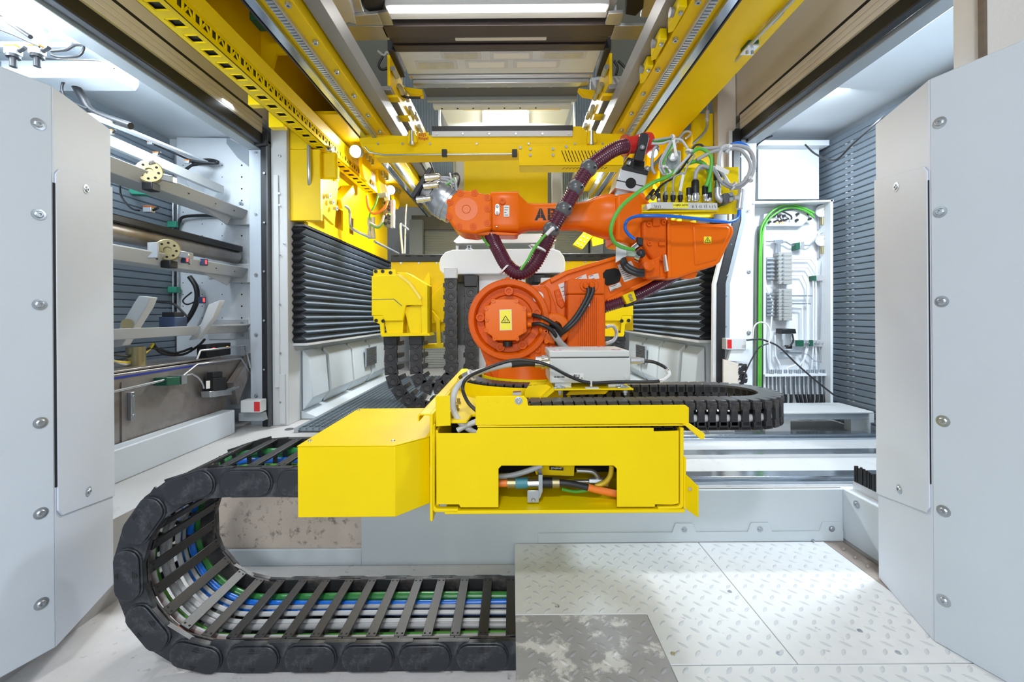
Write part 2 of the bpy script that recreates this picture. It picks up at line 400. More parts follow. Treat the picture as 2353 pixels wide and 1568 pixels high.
def lugs(inside, m):
    L = MB(); a = .064; h = .0030
    for i in range(-1, 25):
        for j in range(0, 24):
            for k in (0, 1):
                x, y = .02 + a * (i + .5 * k), .64 + a * (j + .5 * k)
                if not inside(x, y): continue
                dx, dy = (.7071, .7071) if k else (-.7071, .7071)
                px, py = -dy, dx; l, w = .019, .0062; z = .0999
                ring = [(x + dx * l, y + dy * l, z)] + [(x + dx * l * c + px * w * s_, y + dy * l * c + py * w * s_, z) for c, s_ in ((.5, .8), (0, 1), (-.5, .8))] + [(x - dx * l, y - dy * l, z)] + [(x + dx * l * c - px * w * s_, y + dy * l * c - py * w * s_, z) for c, s_ in ((-.5, .8), (0, 1), (.5, .8))]
                top = [(x + dx * l * .62, y + dy * l * .62, z + h), (x + px * w * .45, y + py * w * .45, z + h), (x - dx * l * .62, y - dy * l * .62, z + h), (x - px * w * .45, y - py * w * .45, z + h)]
                L.add(ring + top, [(8, 9, 10, 11), (0, 1, 8), (1, 2, 9, 8), (2, 3, 9), (3, 4, 10), (3, 10, 9), (4, 5, 10), (5, 6, 11, 10), (6, 7, 11), (7, 0, 8), (7, 8, 11)])
    return part('raised_lugs', L, m, t, stuff=True, ang=80)
gz = lambda x, y: .02 < x < .445 and y < 1.467
lugs(lambda x, y: .02 < x < 1.395 and .64 < y < 1.935 and not gz(x, y) and not (abs(x - .843) < .014) and not (abs(y - 1.269) < .014) and not (abs(x - .463) < .016 and y < 1.5) and not (abs(y - 1.486) < .016 and x < .47), LUG)
lugs(gz, TRDW)
lugs(lambda x, y: 1.43 < x < 1.49 and .64 < y < 1.94, TRDB)
spread(proto('plate_screw', MB().ring((0, 0, 0), (0, 0, 1), [(0, .008), (.0016, .0075), (.0016, .004), (.0004, .0038)], 12), ZNC), t, [Q(x, y, .1003) for x, y in [(1676, 1360), (1546, 1503), (1789, 1502), (2063, 1500), (1280, 1394), (1975, 1450)]])
solo('cotter_pin', MB().tube([Q(1848, 1236, .106), Q(1862, 1240, .106), Q(1870, 1245, .106), Q(1866, 1238, .108), Q(1852, 1233, .108)], .003), ZNC, 'small bent steel pin lying at the far edge of the platform', 'pin')

# ------------------------------------------------------------------ rolling door frames either side
def X_at(x, X, y=0): return R(x, y, X)
def header(s):
    X = MX(s, 1.745); Y0, Y1 = .9, 3.12
    d = lambda k: (X, X + s * k) if s > 0 else (X + s * k, X)
    nm = ('left', 'right')[s > 0]
    t = thing('shutter_header', 'brown ribbed shutter header over the %s tool bay opening' % nm, 'shutter', (X + s * .1, 2.1, 2.4))
    part('seal_strip', MB().box(*d(.05), Y0, Y1, 2.415, 2.49), SEAL, t, bevel=.008)
    part('seal_edge', MB().box(*d(.06), Y0, Y1 + .01, 2.487, 2.497), ALU, t)
    src = MB().box(*d(.04), Y0, Y1, 2.498, 2.530)
    s0 = part('slat', src, BEI, t, bevel=.004)
    for k in (1, 2):
        o = s0.copy(); COL.objects.link(o); o.location.z += .0335 * k
    part('guide_gap', MB().box(*d(.03), Y0, Y1, 2.598, 2.612), SEAL, t)
    part('corner_block', MB().obox((X + s * .02, Y1 + .012, 2.452), (1, 0, 0), (0, 1, 0), (0, 0, 1), .05, .014, .05), SEAL, t, bevel=.006)
    b = MB().box(*d(.06), Y0, 3.3, 2.612, 3.05)
    struct('wall_%s' % nm, b, BEI)
    # inner lintel of the bay
    b = MB(); b.box(*sorted((X + s * .06, X + s * .15)), Y0, 3.34, 2.40, 2.62)
    struct('trim_3', b, GRY, bevel=.004)
for s in (-1, 1): header(s)
# left jamb: black guide, grey bolted bar, white post
Xd = MX(-1, 1.745)
t = thing('door_jamb', 'tall left door jamb with black rubber guide and bolted white bars', 'jamb', (Xd, 3.2, ZB))
part('guide_seal', MB().box(Xd - .035, Xd + .01, 3.15, 3.21, ZB, 2.46), SEAL, t, bevel=.004)
part('guide_bar', MB().box(Xd + .012, Xd + .024, 3.14, 3.20, ZB, 2.43), DGR, t)
part('bolted_bar', MB().box(Xd - .15, Xd - .038, 3.20, 3.24, ZB, 2.40), mat('jamb_blue_grey', (.45, .50, .56), .45), t, bevel=.003)
part('white_post', MB().box(Xd + .026, MX(-1, 1.60), 3.18, 3.36, ZB, 2.95), LGR, t, bevel=.004)
part('post_strip', MB().box(Xd + .05, Xd + .085, 3.168, 3.18, .62, 2.2), LGR, t, bevel=.002)
part('lower_bracket', MB().box(Xd + .085, Xd + .125, 3.165, 3.18, .35, .72), LGR, t, bevel=.002)
bl = proto('bolt', bolt_mb(.009, .008), ZNC)
spread(bl, t, [P(588, y, 3.198) for y in (352, 492, 632, 770, 910)])
spread(proto('small_bolt', bolt_mb(.005, .004), ZNC), t, [P(606, y, 3.138) for y in (398, 512, 624, 737, 850)] + [P(x, y, 3.165) for x, y in ((641, 358), (641, 472), (643, 586), (643, 700), (644, 812), (644, 925), (640, 445), (652, 560))])
# right jamb: the kinked black seal and the white bolted plate
t = thing('door_jamb', 'right door jamb with kinked black rubber seal behind the orange robot', 'jamb', (1.6, 3.1, ZB))
Dj = 3.12
part('jamb_plate', MB().ppx([(1700, 325), (1738, 325), (1734, 460), (1730, 600), (1728, 950), (1662, 950), (1662, 655), (1694, 510)], Dj + .02, .02), WHT2, t)
sl = [(1700, 300), (1700, 505), (1664, 652), (1662, 940)]
def ribbon(px, w0, w1, D, th): return MB().ppx([(x + w0, y) for x, y in px] + [(x + w1, y) for x, y in reversed(px)], D, th)
part('seal', ribbon(sl, -16, 2, Dj - .01, .03), SEAL, t, bevel=.004)
part('seal_retainer', ribbon(sl, 3, 13, Dj - .006, .02), GRY, t)
part('seal_edge', ribbon(sl, -25, -17, Dj, .03), LGR, t)
spread(proto('bolt', bolt_mb(.010, .012), ZNC), t, [P(x, y, Dj + .018) for x, y in ((1718, 485), (1720, 625), (1720, 765), (1721, 903))])
spread(proto('small_bolt', bolt_mb(.0045, .004), ZNC), t, [P(x, y, Dj - .008) for x, y in ((1703, 360), (1680, 562), (1671, 634), (1668, 680), (1668, 750), (1668, 820), (1668, 880))])
part('column', MB().box(MX(1, 1.605), MX(1, 1.74), 3.16, 3.25, 1.90, 3.1), BEI, t, bevel=.004)

# ------------------------------------------------------------------ tool bays behind the doors
YE = 3.44
XS = MX(-1, 2.62)
struct('ceiling', MB().box(XS - .1, Xd - .02, .6, YE, 2.585, 2.64), WHT2)
struct('wall_left', MB().box(XS - .12, XS - .06, .6, YE + .1, ZB, 2.64), GRY)
struct('wall_left', MB().box(XS - .1, MX(-1, 1.62), YE, YE + .06, ZB, 2.7), WHT2)
XR = MX(1, 2.50)
struct('ceiling', MB().box(MX(1, 1.78), XR + .1, .6, YE, 2.52, 2.58), WHT2)
struct('wall_right', MB().box(XR + .06, XR + .12, 1.5, YE + .6, ZB, 2.6), GRY)
struct('wall_right', MB().box(MX(1, 1.70), XR + .1, YE, YE + .06, ZB, 2.7), WHT2)
def shutter(X, s, y0, y1, z0, n, pitch, lab):
    t = thing('slatted_shutter', lab, 'shutter', (X, (y0 + y1) / 2, z0))
    m = MB(); x0, x1 = sorted((X, X + s * .012))
    m.prism([(X, y0, 0), (X - s * .007, y0, .006), (X - s * .007, y0, pitch - .008), (X, y0, pitch - .002), (X + s * .012, y0, pitch - .002), (X + s * .012, y0, 0)], (0, y1 - y0, 0))
    src = proto('slat', m, SHU)
    spread(src, t, [(0, 0, z0 + i * pitch) for i in range(n)])
    return t
sh = shutter(XS, -1, 1.55, YE - .04, ZB + .01, 42, .0515, 'grey slatted shutter wall at the back of the left tool bay')
sh2 = shutter(XR, 1, 1.5, YE + .5, ZB + .01, 48, .044, 'blue grey slatted shutter wall beside the right valve cabinet')
clips = MB()
for i in range(46):
    for y in (3.02, 3.07): clips.box(XR - .012, XR - .004, y, y + .016, ZB + .045 + i * .044, ZB + .053 + i * .044)
part('clips', clips, ALU, sh2, stuff=True)
# perforated end wall of the left bay
DE = YE - .01
t = thing('mounting_panel', 'white perforated mounting panel closing the far end of the left bay', 'panel', (-1.9, DE, ZB))
pl = [(405, 315), (560, 318), (580, 372), (583, 480), (576, 940), (405, 940)]
part('plate', MB().ppx(pl, DE - .03, .03), WHT2, t, bevel=.003)
ho = MB()
for x in (555, 556):
    pass
for y in range(380, 780, 27):
    for x in (420, 464, 510, 555):
        ho.ring(P(x, y, DE - .0302), (0, -1, 0), [(0, .0045 if x < 550 else .007), (.0005, .001)], 8)
part('holes', ho, DARK, t, stuff=True)
part('gusset', MB().ppx([(520, 316), (572, 342), (580, 385), (574, 385), (545, 362), (520, 330)], DE - .045, .012), GRY, t)
part('round_cover', MB().cyl(P(470, 415, DE - .03), P(470, 415, DE - .045), .12, n=28), WHT2, t, bevel=.004)
part('large_bracket', MB().ppx([(478, 590), (565, 595), (570, 640), (478, 640)], DE - .04, .01), LGR, t)
part('lower_bracket', MB().ppx([(478, 735), (568, 735), (570, 780), (478, 780)], DE - .04, .01), LGR, t)
spread(proto('bolt', bolt_mb(.010, .010), ZNC), t, [P(x, y, DE - .042) for x, y in ((554, 606), (554, 634), (556, 744), (556, 771), (553, 468))])
# ================================================================== LEFT TOOL BAY
solo('sill_beam', MB().box(-2.03, -1.94, 1.2, 2.98, ZB, .50), WHT, 'long white sill beam lying in front of the stained steel tank', 'beam', bevel=.006)
# stained tank
XT = -2.04
t = thing('coolant_tank', 'stained stainless steel tank with blue line and sloped end behind the sill beam', 'tank', (XT - .15, 2.6, ZB))
zt = .86
pf = [(1.6, ZB + .002), (2.93, ZB + .002), (3.10, .66), (3.30, .82), (3.30, zt - .01), (1.6, zt)]
part('body', MB().prism([(XT, y, z) for y, z in pf], (-.34, 0, 0)), STN, t, bevel=.004)
part('blue_line', MB().box(XT - .002, XT + .0025, 1.65, 2.95, zt - .030, zt - .018), BLUE2, t)
part('seam_strip', MB().box(XT, XT + .006, 2.22, 2.235, ZB + .01, zt - .05), STN, t)
part('hinge_bracket', MB().box(XT, XT + .02, 2.26, 2.285, .60, .75), STL, t, bevel=.002)
spread(proto('bolt', bolt_mb(.008, .006, (1, 0, 0)), ZNC), t, [(XT + .02, 2.272, .625), (XT + .02, 2.272, .725)])
part('lid', MB().box(XT - .33, XT - .01, 1.65, 3.0, zt, zt + .012), STN, t, bevel=.003)
part('nozzle', MB().cyl((XT - .12, 2.45, zt + .012), (XT - .12, 2.45, zt + .12), .045, n=20), BRS, t)
part('overflow_chute', MB().prism([R(x, y, XT + .012) for x, y in ((520, 880), (566, 812), (566, 840), (530, 930))], (.05, 0, 0)), STN, t)
# pipes on the tank
def pipe(name, px, X, r, m, lab, cat, sm=0, grp=None):
    pts = [R(*p, X) if len(p) == 2 else R(p[0], p[1], p[2]) for p in px]
    return solo(name, MB().tube(pts, r, 8, sm), m, lab, cat, grp)
pipe('steel_pipe', [(250, 893), (262, 900), (380, 873), (412, 870), (452, 838), (553, 824), (575, 860)], XT + .06, .007, STL, 'bent steel pipe running along the side of the stained tank through a green clamp', 'pipe')
pipe('steel_pipe', [(405, 872), (440, 860), (462, 876), (468, 893)], XT + .05, .006, STL, 'short bent steel pipe dropping to the black solenoid valve', 'pipe', 2)
pipe('steel_pipe', [(452, 826), (460, 806), (500, 802), (562, 794), (575, 845)], XT + .10, .007, STL, 'upper bent steel pipe above the tank rim', 'pipe')
t = thing('pipe_clamp', 'dark green pipe clamp on the side of the stained tank', 'clamp', R(372, 884, XT + .03))
part('block', MB().prism([R(x, y, XT + .001) for x, y in ((353, 868), (385, 866), (385, 885), (353, 887))], (.075, 0, 0)), GRNB, t, bevel=.004)
part('plate', MB().prism([R(x, y, XT + .001) for x, y in ((386, 864), (399, 862), (399, 882), (386, 884))], (.08, 0, 0)), ZNC, t)
t = thing('solenoid_valve', 'small black solenoid valve with white label beside the tank end', 'valve', R(485, 905, XT + .05))
part('coil', MB().prism([R(x, y, XT + .02) for x, y in ((470, 870), (500, 867), (500, 897), (470, 900))], (.06, 0, 0)), SEAL, t, bevel=.003)
part('coil_cap', MB().prism([R(x, y, XT + .025) for x, y in ((474, 856), (496, 854), (496, 867), (474, 870))], (.045, 0, 0)), SEAL, t, bevel=.003)
part('label', MB().prism([R(x, y, XT + .081) for x, y in ((473, 876), (482, 875), (482, 893), (473, 894))], (.001, 0, 0)), LBW, t)
part('valve_body', MB().prism([R(x, y, XT + .02) for x, y in ((460, 900), (512, 895), (514, 908), (462, 914))], (.06, 0, 0)), ZNC, t, bevel=.004)
part('union', MB().cyl(R(512, 902, XT + .05), R(545, 890, XT + .05), .014), ZNC, t)
for k, (x0, y0, x1, y1, m) in enumerate([(475, 785, 500, 802, SEAL), (497, 778, 530, 800, SEAL)]):
    q = R((x0 + x1) / 2, y1, XT - .02)
    t = thing('terminal_box', ['black terminal box with red readout on the tank lid', 'black terminal box with an amber lamp on the tank lid'][k], 'box', q)
    p0, p1 = R(x0, y0, XT - .02), R(x1, y1, XT - .02)
    part('case', MB().box(q.x - .07, q.x, p0.y, p1.y, zt + .012, zt + .10), m, t, bevel=.004)
    part('lamp', MB().box(q.x, q.x + .002, p1.y - .05, p1.y - .03, zt + .06, zt + .075), REDL if k == 0 else ORL, t)
for c, m, lab in (([(255, 830), (300, 832), (340, 805), (352, 790)], YCB, 'thin yellow cable lying over the tank lid'), ([(255, 815), (310, 818), (350, 800), (400, 812), (440, 800)], CBK, 'black cable looped over the tank lid'), ([(255, 828), (290, 838), (330, 822)], CBL, 'white hose lying on the tank lid'), ([(352, 790), (372, 812), (420, 815), (455, 795), (470, 780)], CBK, 'thick black cable running to the terminal boxes on the tank')):
    pipe('cable', c, XT - .12, .008, m, lab, 'cable', 5)
# tool rests: two long beams with couplings
def rest(zc, lab, dark):
    t = thing('tool_rest', lab, 'tool rest', (-2.15, 2.8, zc))
    b = MB(); b.prism([(x, 1.9, z) for x, z in ((-2.26, zc - .02), (-2.10, zc - .02), (-2.06, zc + .05), (-2.09, zc + .06), (-2.24, zc + .03))], (0, 1.44, 0))
    part('beam', b, LGR, t, bevel=.004)
    part('end_plate', MB().box(-2.24, -2.04, 3.34, 3.36, zc - .06, zc + .09), LGR, t, bevel=.006)
    part('stiffener', MB().prism([(-2.14, 2.95, zc - .02), (-2.14, 3.25, zc - .02), (-2.14, 3.20, zc - .09)], (.008, 0, 0)), LGR, t)
    ho = MB()
    for y in (2.5, 2.75, 3.0, 3.2): ho.ring((-2.079, y, zc + .018), (1, 0, .4), [(0, .008), (.001, .008)], 8)
    part('holes', ho, DARK, t, stuff=True)
rest(1.93, 'upper light grey tool rest beam crossing the left bay', 0)
rest(1.475, 'middle light grey tool rest beam under the dark spindle tool', 1)
t = thing('spindle_tool', 'long dark spindle tool resting in the left bay with a round coupling', 'tool', (-2.16, 2.7, 1.54))
part('shaft', MB().cyl((-2.17, 1.9, 1.62), (-2.17, 3.34, 1.62), .055, n=18), STN, t)
part('rubber_cover', MB().box(-2.20, -2.10, 1.9, 3.34, 1.655, 1.70), SEAL, t, bevel=.008)
def coupling(t, c, ax):
    part('coupling', MB().ring(c, ax, [(-.05, .04), (-.02, .066), (.0, .066), (.002, .060), (.012, .060), (.012, .020), (.002, .018)], 22), BRS, t)
    a = Vector(ax).normalized(); u = a.orthogonal().normalized(); w = a.cross(u); h = MB()
    for k in range(8): h.ring(Vector(c) + a * .0125 + (u * math.cos(k * .785) + w * math.sin(k * .785)) * .042, a, [(0, .007), (.001, .006)], 8)
    part('bolt_holes', h, DARK, t, stuff=True)
    part('side_connector', MB().obox(Vector(c) + Vector((.055, .05, -.02)), (.7, .6, -.1), (0, 1, 0), (0, 0, 1), .04, .02, .02), STL, t, bevel=.006)
    part('foot', MB().obox(Vector(c) + Vector((0, .01, -.085)), (1, 0, 0), (0, 1, 0), (0, 0, 1), .03, .03, .022), SEAL, t, bevel=.005)
coupling(t, R(385, 575, -2.06), (.55, -.83, 0))
part('bracket', MB().obox(R(352, 575, -2.06), (.8, .5, .1), (0, 1, 0), (0, 0, 1), .025, .006, .045), STL, t, bevel=.003)
t = thing('tool_coupling', 'brass bolted tool coupling on the upper rest beam in the left bay', 'coupling', R(345, 430, -2.06))
coupling(t, R(343, 395, -2.06), (.55, -.83, 0))
part('top_port', MB().cyl(R(340, 372, -2.06), R(352, 368, -2.04), .022), ALU, t)
# long guide wedge behind the upper rest
solo('guide_profile', MB().prism([(-2.30, 1.9, 2.12), (-2.22, 1.9, 2.10), (-2.22, 1.9, 2.16), (-2.30, 1.9, 2.19)], (0, 1.4, 0)), LGR, 'long grey guide profile above the upper tool rest', 'profile')
# V shaped cradle
t = thing('tool_cradle', 'light grey V shaped tool cradle with two slanted arms above the tank', 'cradle', (-2.1, 2.8, 1.0))
part('base_beam', MB().prism([(x, 1.9, z) for x, z in ((-2.22, 1.03), (-2.08, 1.03), (-2.04, 1.09), (-2.2, 1.075))], (0, 1.44, 0)), LGR, t, bevel=.004)
for k, (px, D) in enumerate([([(246, 800), (308, 695), (318, 680), (345, 683), (336, 705), (280, 795)], 2.30), ([(432, 782), (462, 742), (478, 700), (505, 690), (488, 730), (452, 780)], 2.80)]):
    o = part('arm', MB().ppx(px, D, .05), LGR, t, bevel=.004)
part('pivot', MB().cyl(P(292, 745, 2.28), P(292, 745, 2.31), .028), BRS, t)
part('locating_plate', MB().box(-2.10, -1.98, 2.95, 3.3, 1.085, 1.094), LGR, t)
t = thing('block_sensor', 'blue sensor block sitting on the tool cradle', 'sensor', (-2.12, 2.70, 1.08))
part('case', MB().box(-2.17, -2.07, 2.62, 2.72, 1.08, 1.15), mat('blue_grey_case', (.05, .08, .17), .4), t, bevel=.004)
part('cap', MB().box(-2.16, -2.08, 2.63, 2.71, 1.15, 1.18), SEAL, t, bevel=.004)
# small red lit sensors
for x, y, lab in ((430, 597, 'small sensor with two red lights on the middle tool rest'), (468, 690, 'small sensor with a red light below the bent black cable'), (473, 603, 'flat sensor with one red light near the end of the middle tool rest')):
    q = R(x, y, -2.04 if y < 650 else -2.1)
    t = thing('light_sensor', lab, 'sensor', q)
    part('case', MB().box(q.x - .03, q.x, q.y - .015, q.y + .02, q.z - .022, q.z + .022), mat('sensor_blue', (.04, .06, .14), .4), t, bevel=.003)
    part('red_light', MB().box(q.x, q.x + .002, q.y - .008, q.y + .006, q.z - .012, q.z + .014), REDL, t)
# green clamped vertical tubes
for k, (zz, z0, z1) in enumerate([(515, 460, 600), (666, 600, 745)]):
    t = thing('tube_clamp', ['upper pale green clamp holding steel tubes in the left bay', 'lower pale green clamp holding steel tubes in the left bay'][k], 'clamp', P(387, zz, 3.36))
    part('block', MB().ppx([(366, zz - 7), (404, zz - 7), (404, zz + 7), (366, zz + 7)], 3.33, .05), LGN, t, bevel=.004)
ORD_ = ('first', 'second', 'third', 'fourth')
for k, x in enumerate((372, 384, 397, 408)):
    solo('vertical_tube', MB().tube([P(x, 450 + 6 * k, 3.37), P(x, 760, 3.37)], .007, 8, 0), STL, ORD_[k] + ' slim upright steel tube from the left in the pale green clamps', 'tube', 'upright tubes in the left bay')
solo('supply_pipe', MB().tube([P(330, 430, 3.2), P(380, 448, 3.3), P(405, 458, 3.36), P(409, 470, 3.37)], .009, 8, 3), STL, 'bent steel pipe leading to the upper green clamp in the left bay', 'pipe')
t = thing('tube_bracket', 'bright green tube clamp behind the upper tool rest', 'clamp', P(310, 440, 3.0))
part('block', MB().ppx([(290, 432), (330, 438), (332, 447), (300, 446)], 3.0, .06), LGN, t, bevel=.004)
# sensors with orange caps
def cap_sensor(px, py, D, lab, sc=1.0, barrel=True):
    q = P(px, py, D); k = sc
    t = thing('proximity_sensor', lab, 'sensor', q)
    part('case', MB().box(q.x - .05 * k, q.x + .05 * k, q.y - .03 * k, q.y + .03 * k, q.z - .03 * k, q.z + .03 * k), ALU, t, bevel=.003)
    part('orange_cap', MB().box(q.x - .052 * k, q.x + .052 * k, q.y - .032 * k, q.y + .032 * k, q.z + .03 * k, q.z + .046 * k), SNS, t, bevel=.003)
    if barrel:
        part('collar', MB().cyl((q.x, q.y, q.z - .03 * k), (q.x, q.y, q.z - .055 * k), .045 * k), SEAL, t)
        part('barrel', MB().cyl((q.x, q.y, q.z - .055 * k), (q.x, q.y, q.z - .13 * k), .024 * k), SEAL, t)
    part('plug', MB().cyl((q.x + .05 * k, q.y, q.z), (q.x + .12 * k, q.y - .01, q.z + .01), .015 * k), SEAL, t)
cap_sensor(30, 118, 1.95, 'orange capped sensor with black barrel at the top left corner, left one', .55)
cap_sensor(85, 118, 1.98, 'orange capped sensor with black barrel and bent cable at top left, right one', .55)
cap_sensor(342, 483, 2.5, 'small orange capped sensor hanging below the upper tool rest', .5, False)
for x, y, D, lab in ((253, 305, 2.3, 'orange capped sensor at the edge of the left gate post'), (345, 330, 2.8, 'orange capped sensor clip under the bay ceiling, nearer one'), (358, 355, 2.7, 'orange capped sensor above the brass coupling'), (430, 373, 3.0, 'small orange capped sensor at the far end of the sensor rail')):
    cap_sensor(x, y, D, lab, .32, False)
solo('sensor_rail', MB().bar(P(200, 262, 2.2), P(470, 372, 3.25), .05, .012), WHT2, 'white slanting sensor rail under the left bay ceiling', 'rail')
solo('sensor_shelf', MB().ppx([(-60, 138), (238, 138), (262, 143), (266, 152), (266, 166), (258, 178), (-60, 178)], 2.25, .14), WHT2, 'white rounded shelf bracket under the left bay ceiling', 'shelf', bevel=.006)
solo('sensor_bracket', MB().ppx([(-40, 96), (72, 96), (72, 62), (100, 62), (100, 96), (165, 96), (160, 108), (-40, 108)], 2.0, .02), GRY, 'grey L shaped bracket carrying the two orange capped sensors', 'bracket')
for px, D, r, m, lab in (([(118, 118), (150, 115), (172, 104), (192, 108), (180, 128), (140, 132), (118, 126)], 1.97, .006, CBK, 'black cable looping beside the two orange capped sensors'),
    ([(0, 40), (35, 62), (70, 85)], 1.9, .010, CBK, 'black cable with thick plug at the top left corner'), ([(0, 68), (40, 84), (90, 108)], 1.9, .004, CBK, 'thin black cable slanting down to the orange capped sensors'),
    ([(100, 135), (150, 137), (200, 138), (235, 142), (262, 158)], 2.2, .004, CBK, 'thin black cable along the top of the white shelf bracket'),
    ([(162, 180), (175, 200), (190, 225), (215, 258), (300, 290)], 2.35, .020, CBK, 'thick grey cable bundle hanging below the white shelf bracket'),
    ([(165, 182), (145, 190), (143, 212), (160, 232), (200, 250)], 2.3, .006, CBK, 'thin cable loop beside the thick cable bundle'),
    ([(262, 268), (270, 285), (330, 320), (400, 352), (440, 368), (495, 376)], 3.0, .007, CBK, 'black cable running down the white sensor rail'),
    ([(276, 420), (278, 450), (300, 478), (320, 484)], 2.48, .005, CBK, 'black cable of the hanging orange capped sensor'),
    ([(440, 372), (478, 368), (500, 374), (455, 376), (430, 388), (415, 400)], 3.33, .014, CBK, 'dark conduit curving over the round cover on the mounting panel'),
    ([(526, 470), (528, 488), (515, 495), (430, 497), (412, 510), (405, 540)], 3.36, .012, CBK, 'dark conduit bending across the mounting panel'),
    ([(435, 636), (450, 660), (452, 690), (440, 720), (425, 742)], 3.3, .018, CBK, 'thick black conduit curving behind the cradle arm'),
    ([(345, 690), (370, 695), (400, 700), (430, 728)], 2.6, .007, CBK, 'thin hose bridging the two cradle arms'),
    ([(455, 690), (430, 700), (420, 690), (440, 672)], 2.9, .005, CBK, 'looped wire beside the red lit sensor')):
    solo('cable', MB().tube(PP(px, D), r, 8, 6), m, lab, 'cable')
# white box with a red reflector, lower left door corner
def refl(px, D, lab, s):
    x0, x1, y0, y1, r0, r1 = px; q = P((x0 + x1) / 2, y1, D)
    t = thing('reflector_box', lab, 'sensor box', q)
    part('case', MB().ppx([(x0, y0), (x1, y0), (x1, y1), (x0, y1)], D, .08), LGR, t, bevel=.004)
    part('red_reflector', MB().ppx([(r0, y0 + 3), (r1, y0 + 3), (r1, y1 - 3), (r0, y1 - 3)], D - .002, .004), REDR, t)
refl((552, 597, 921, 949, 583, 596), 3.0, 'white box with red reflector at the foot of the left door jamb', -1)
solo('foot_block', MB().ppx([(548, 950), (600, 950), (604, 968), (548, 968)], 3.06, .06), GRY, 'grey block under the red reflector box at the left door', 'block')

# ================================================================== RIGHT TOOL BAY
refl((1668, 1714, 778, 804, 1671, 1681), 3.05, 'white box with red reflector beside the right door seal', 1)
solo('reflector_bracket', MB().ppx([(1680, 804), (1712, 804), (1702, 830), (1672, 830)], 3.07, .03), WHT2, 'white bent bracket under the right red reflector box', 'bracket')
t = thing('insulation_panel', 'beige panel scrap edged with shiny black foil below the right reflector', 'panel', P(1685, 890, 3.0))
part('panel', MB().ppx([(1663, 826), (1697, 836), (1699, 897), (1663, 897)], 3.02, .02), BEI, t)
fo = MB()
for i in range(46):
    x, y = 1700 + random.uniform(0, 13), 838 + i * 1.3; q = P(x, y, 3.02); fo.obox(q, (random.random(), .3, 1), (0, 1, .3), (1, 0, 0), .008, .004, .012)
part('foil_edge', fo, SEAL, t, stuff=True)
DC = 3.26
t = thing('valve_cabinet', 'white open valve cabinet with pipes and gauges in the right tool bay', 'cabinet', P(1820, 950, DC))
part('back_panel', MB().ppx([(1728, 462), (1914, 462), (1914, 945), (1728, 945)], DC, .015), WHT2, t)
part('top_flange', MB().ppx([(1730, 465), (1915, 459), (1915, 463), (1730, 469)], DC - .13, .13), WHT2, t)
part('right_flange', MB().ppx([(1908, 459), (1914, 459), (1914, 940), (1908, 936)], DC - .13, .13), WHT2, t, bevel=.002)
part('left_rail', MB().ppx([(1728, 515), (1735, 515), (1735, 945), (1728, 945)], DC - .03, .03), ALU, t)
part('cable_duct', MB().ppx([(1748, 518), (1753, 518), (1753, 945), (1748, 945)], DC - .05, .05), GRY, t)
part('duct_edge', MB().ppx([(1754, 500), (1759, 500), (1759, 945), (1754, 945)], DC - .05, .05), WHT2, t)
part('bulkhead_bar', MB().ppx([(1757, 861), (1903, 859), (1903, 864), (1757, 866)], DC - .09, .09), WHT2, t)
solo('upper_cabinet', MB().ppx([(1742, 335), (1882, 335), (1882, 458), (1742, 458)], DC + .02, .14), WHT2, 'plain white upper cabinet above the valve cabinet', 'cabinet', bevel=.004)
solo('upper_ledge', MB().ppx([(1738, 322), (1905, 322), (1905, 334), (1738, 334)], DC - .05, .18), WHT2, 'white ledge under the right bay ceiling', 'ledge')
for px, r, m, lab in (([(1742, 950), (1744, 640), (1746, 560), (1750, 520), (1775, 485), (1810, 470), (1845, 478), (1870, 490)], .009, GRN, 'green cable arching over the top of the valve cabinet'),
    ([(1747, 950), (1748, 640), (1750, 560), (1756, 520), (1780, 492), (1815, 477), (1850, 485), (1870, 500)], .008, GRN, 'second green cable just inside the arched green cable'),
    ([(1751, 950), (1751, 560), (1762, 510), (1785, 485), (1815, 495), (1818, 505)], .006, CBK, 'dark cable bundle inside the green cables in the valve cabinet'),
    ([(1762, 500), (1778, 490), (1792, 500), (1796, 510)], .004, CBK, 'thin black sensor lead plugged into the cabinet module')):
    solo('cabinet_cable', MB().tube(PP(px, DC - .07), r, 8, 5), m, lab, 'cable')
t = thing('fieldbus_module', 'white input module with rows of black plugs at the cabinet top', 'module', P(1800, 518, DC - .03))
part('case', MB().ppx([(1755, 492), (1855, 478), (1868, 490), (1850, 512), (1842, 519), (1755, 519)], DC - .045, .045), WHT2, t, bevel=.003)
spread(proto('socket', MB().cyl((0, 0, 0), (0, -.02, 0), .010, n=10), SEAL), t, [P(x, y, DC - .045) for x, y in ((1766, 497), (1777, 497), (1788, 497), (1799, 497), (1766, 511), (1828, 507), (1830, 493), (1856, 492), (1858, 504))])
plug = MB(); plug.cyl((0, 0, 0), (.028, -.018, .010), .006, n=8)
spread(proto('plug', plug, SEAL), t, [P(x, y, DC - .05) for x, y in ((1777, 510), (1789, 509), (1800, 507))])
spread(proto('amber_light', MB().box(-.006, .006, -.003, 0, -.006, .006), ORL), t, [P(1786, 513, DC - .046), P(1797, 513, DC - .046)])
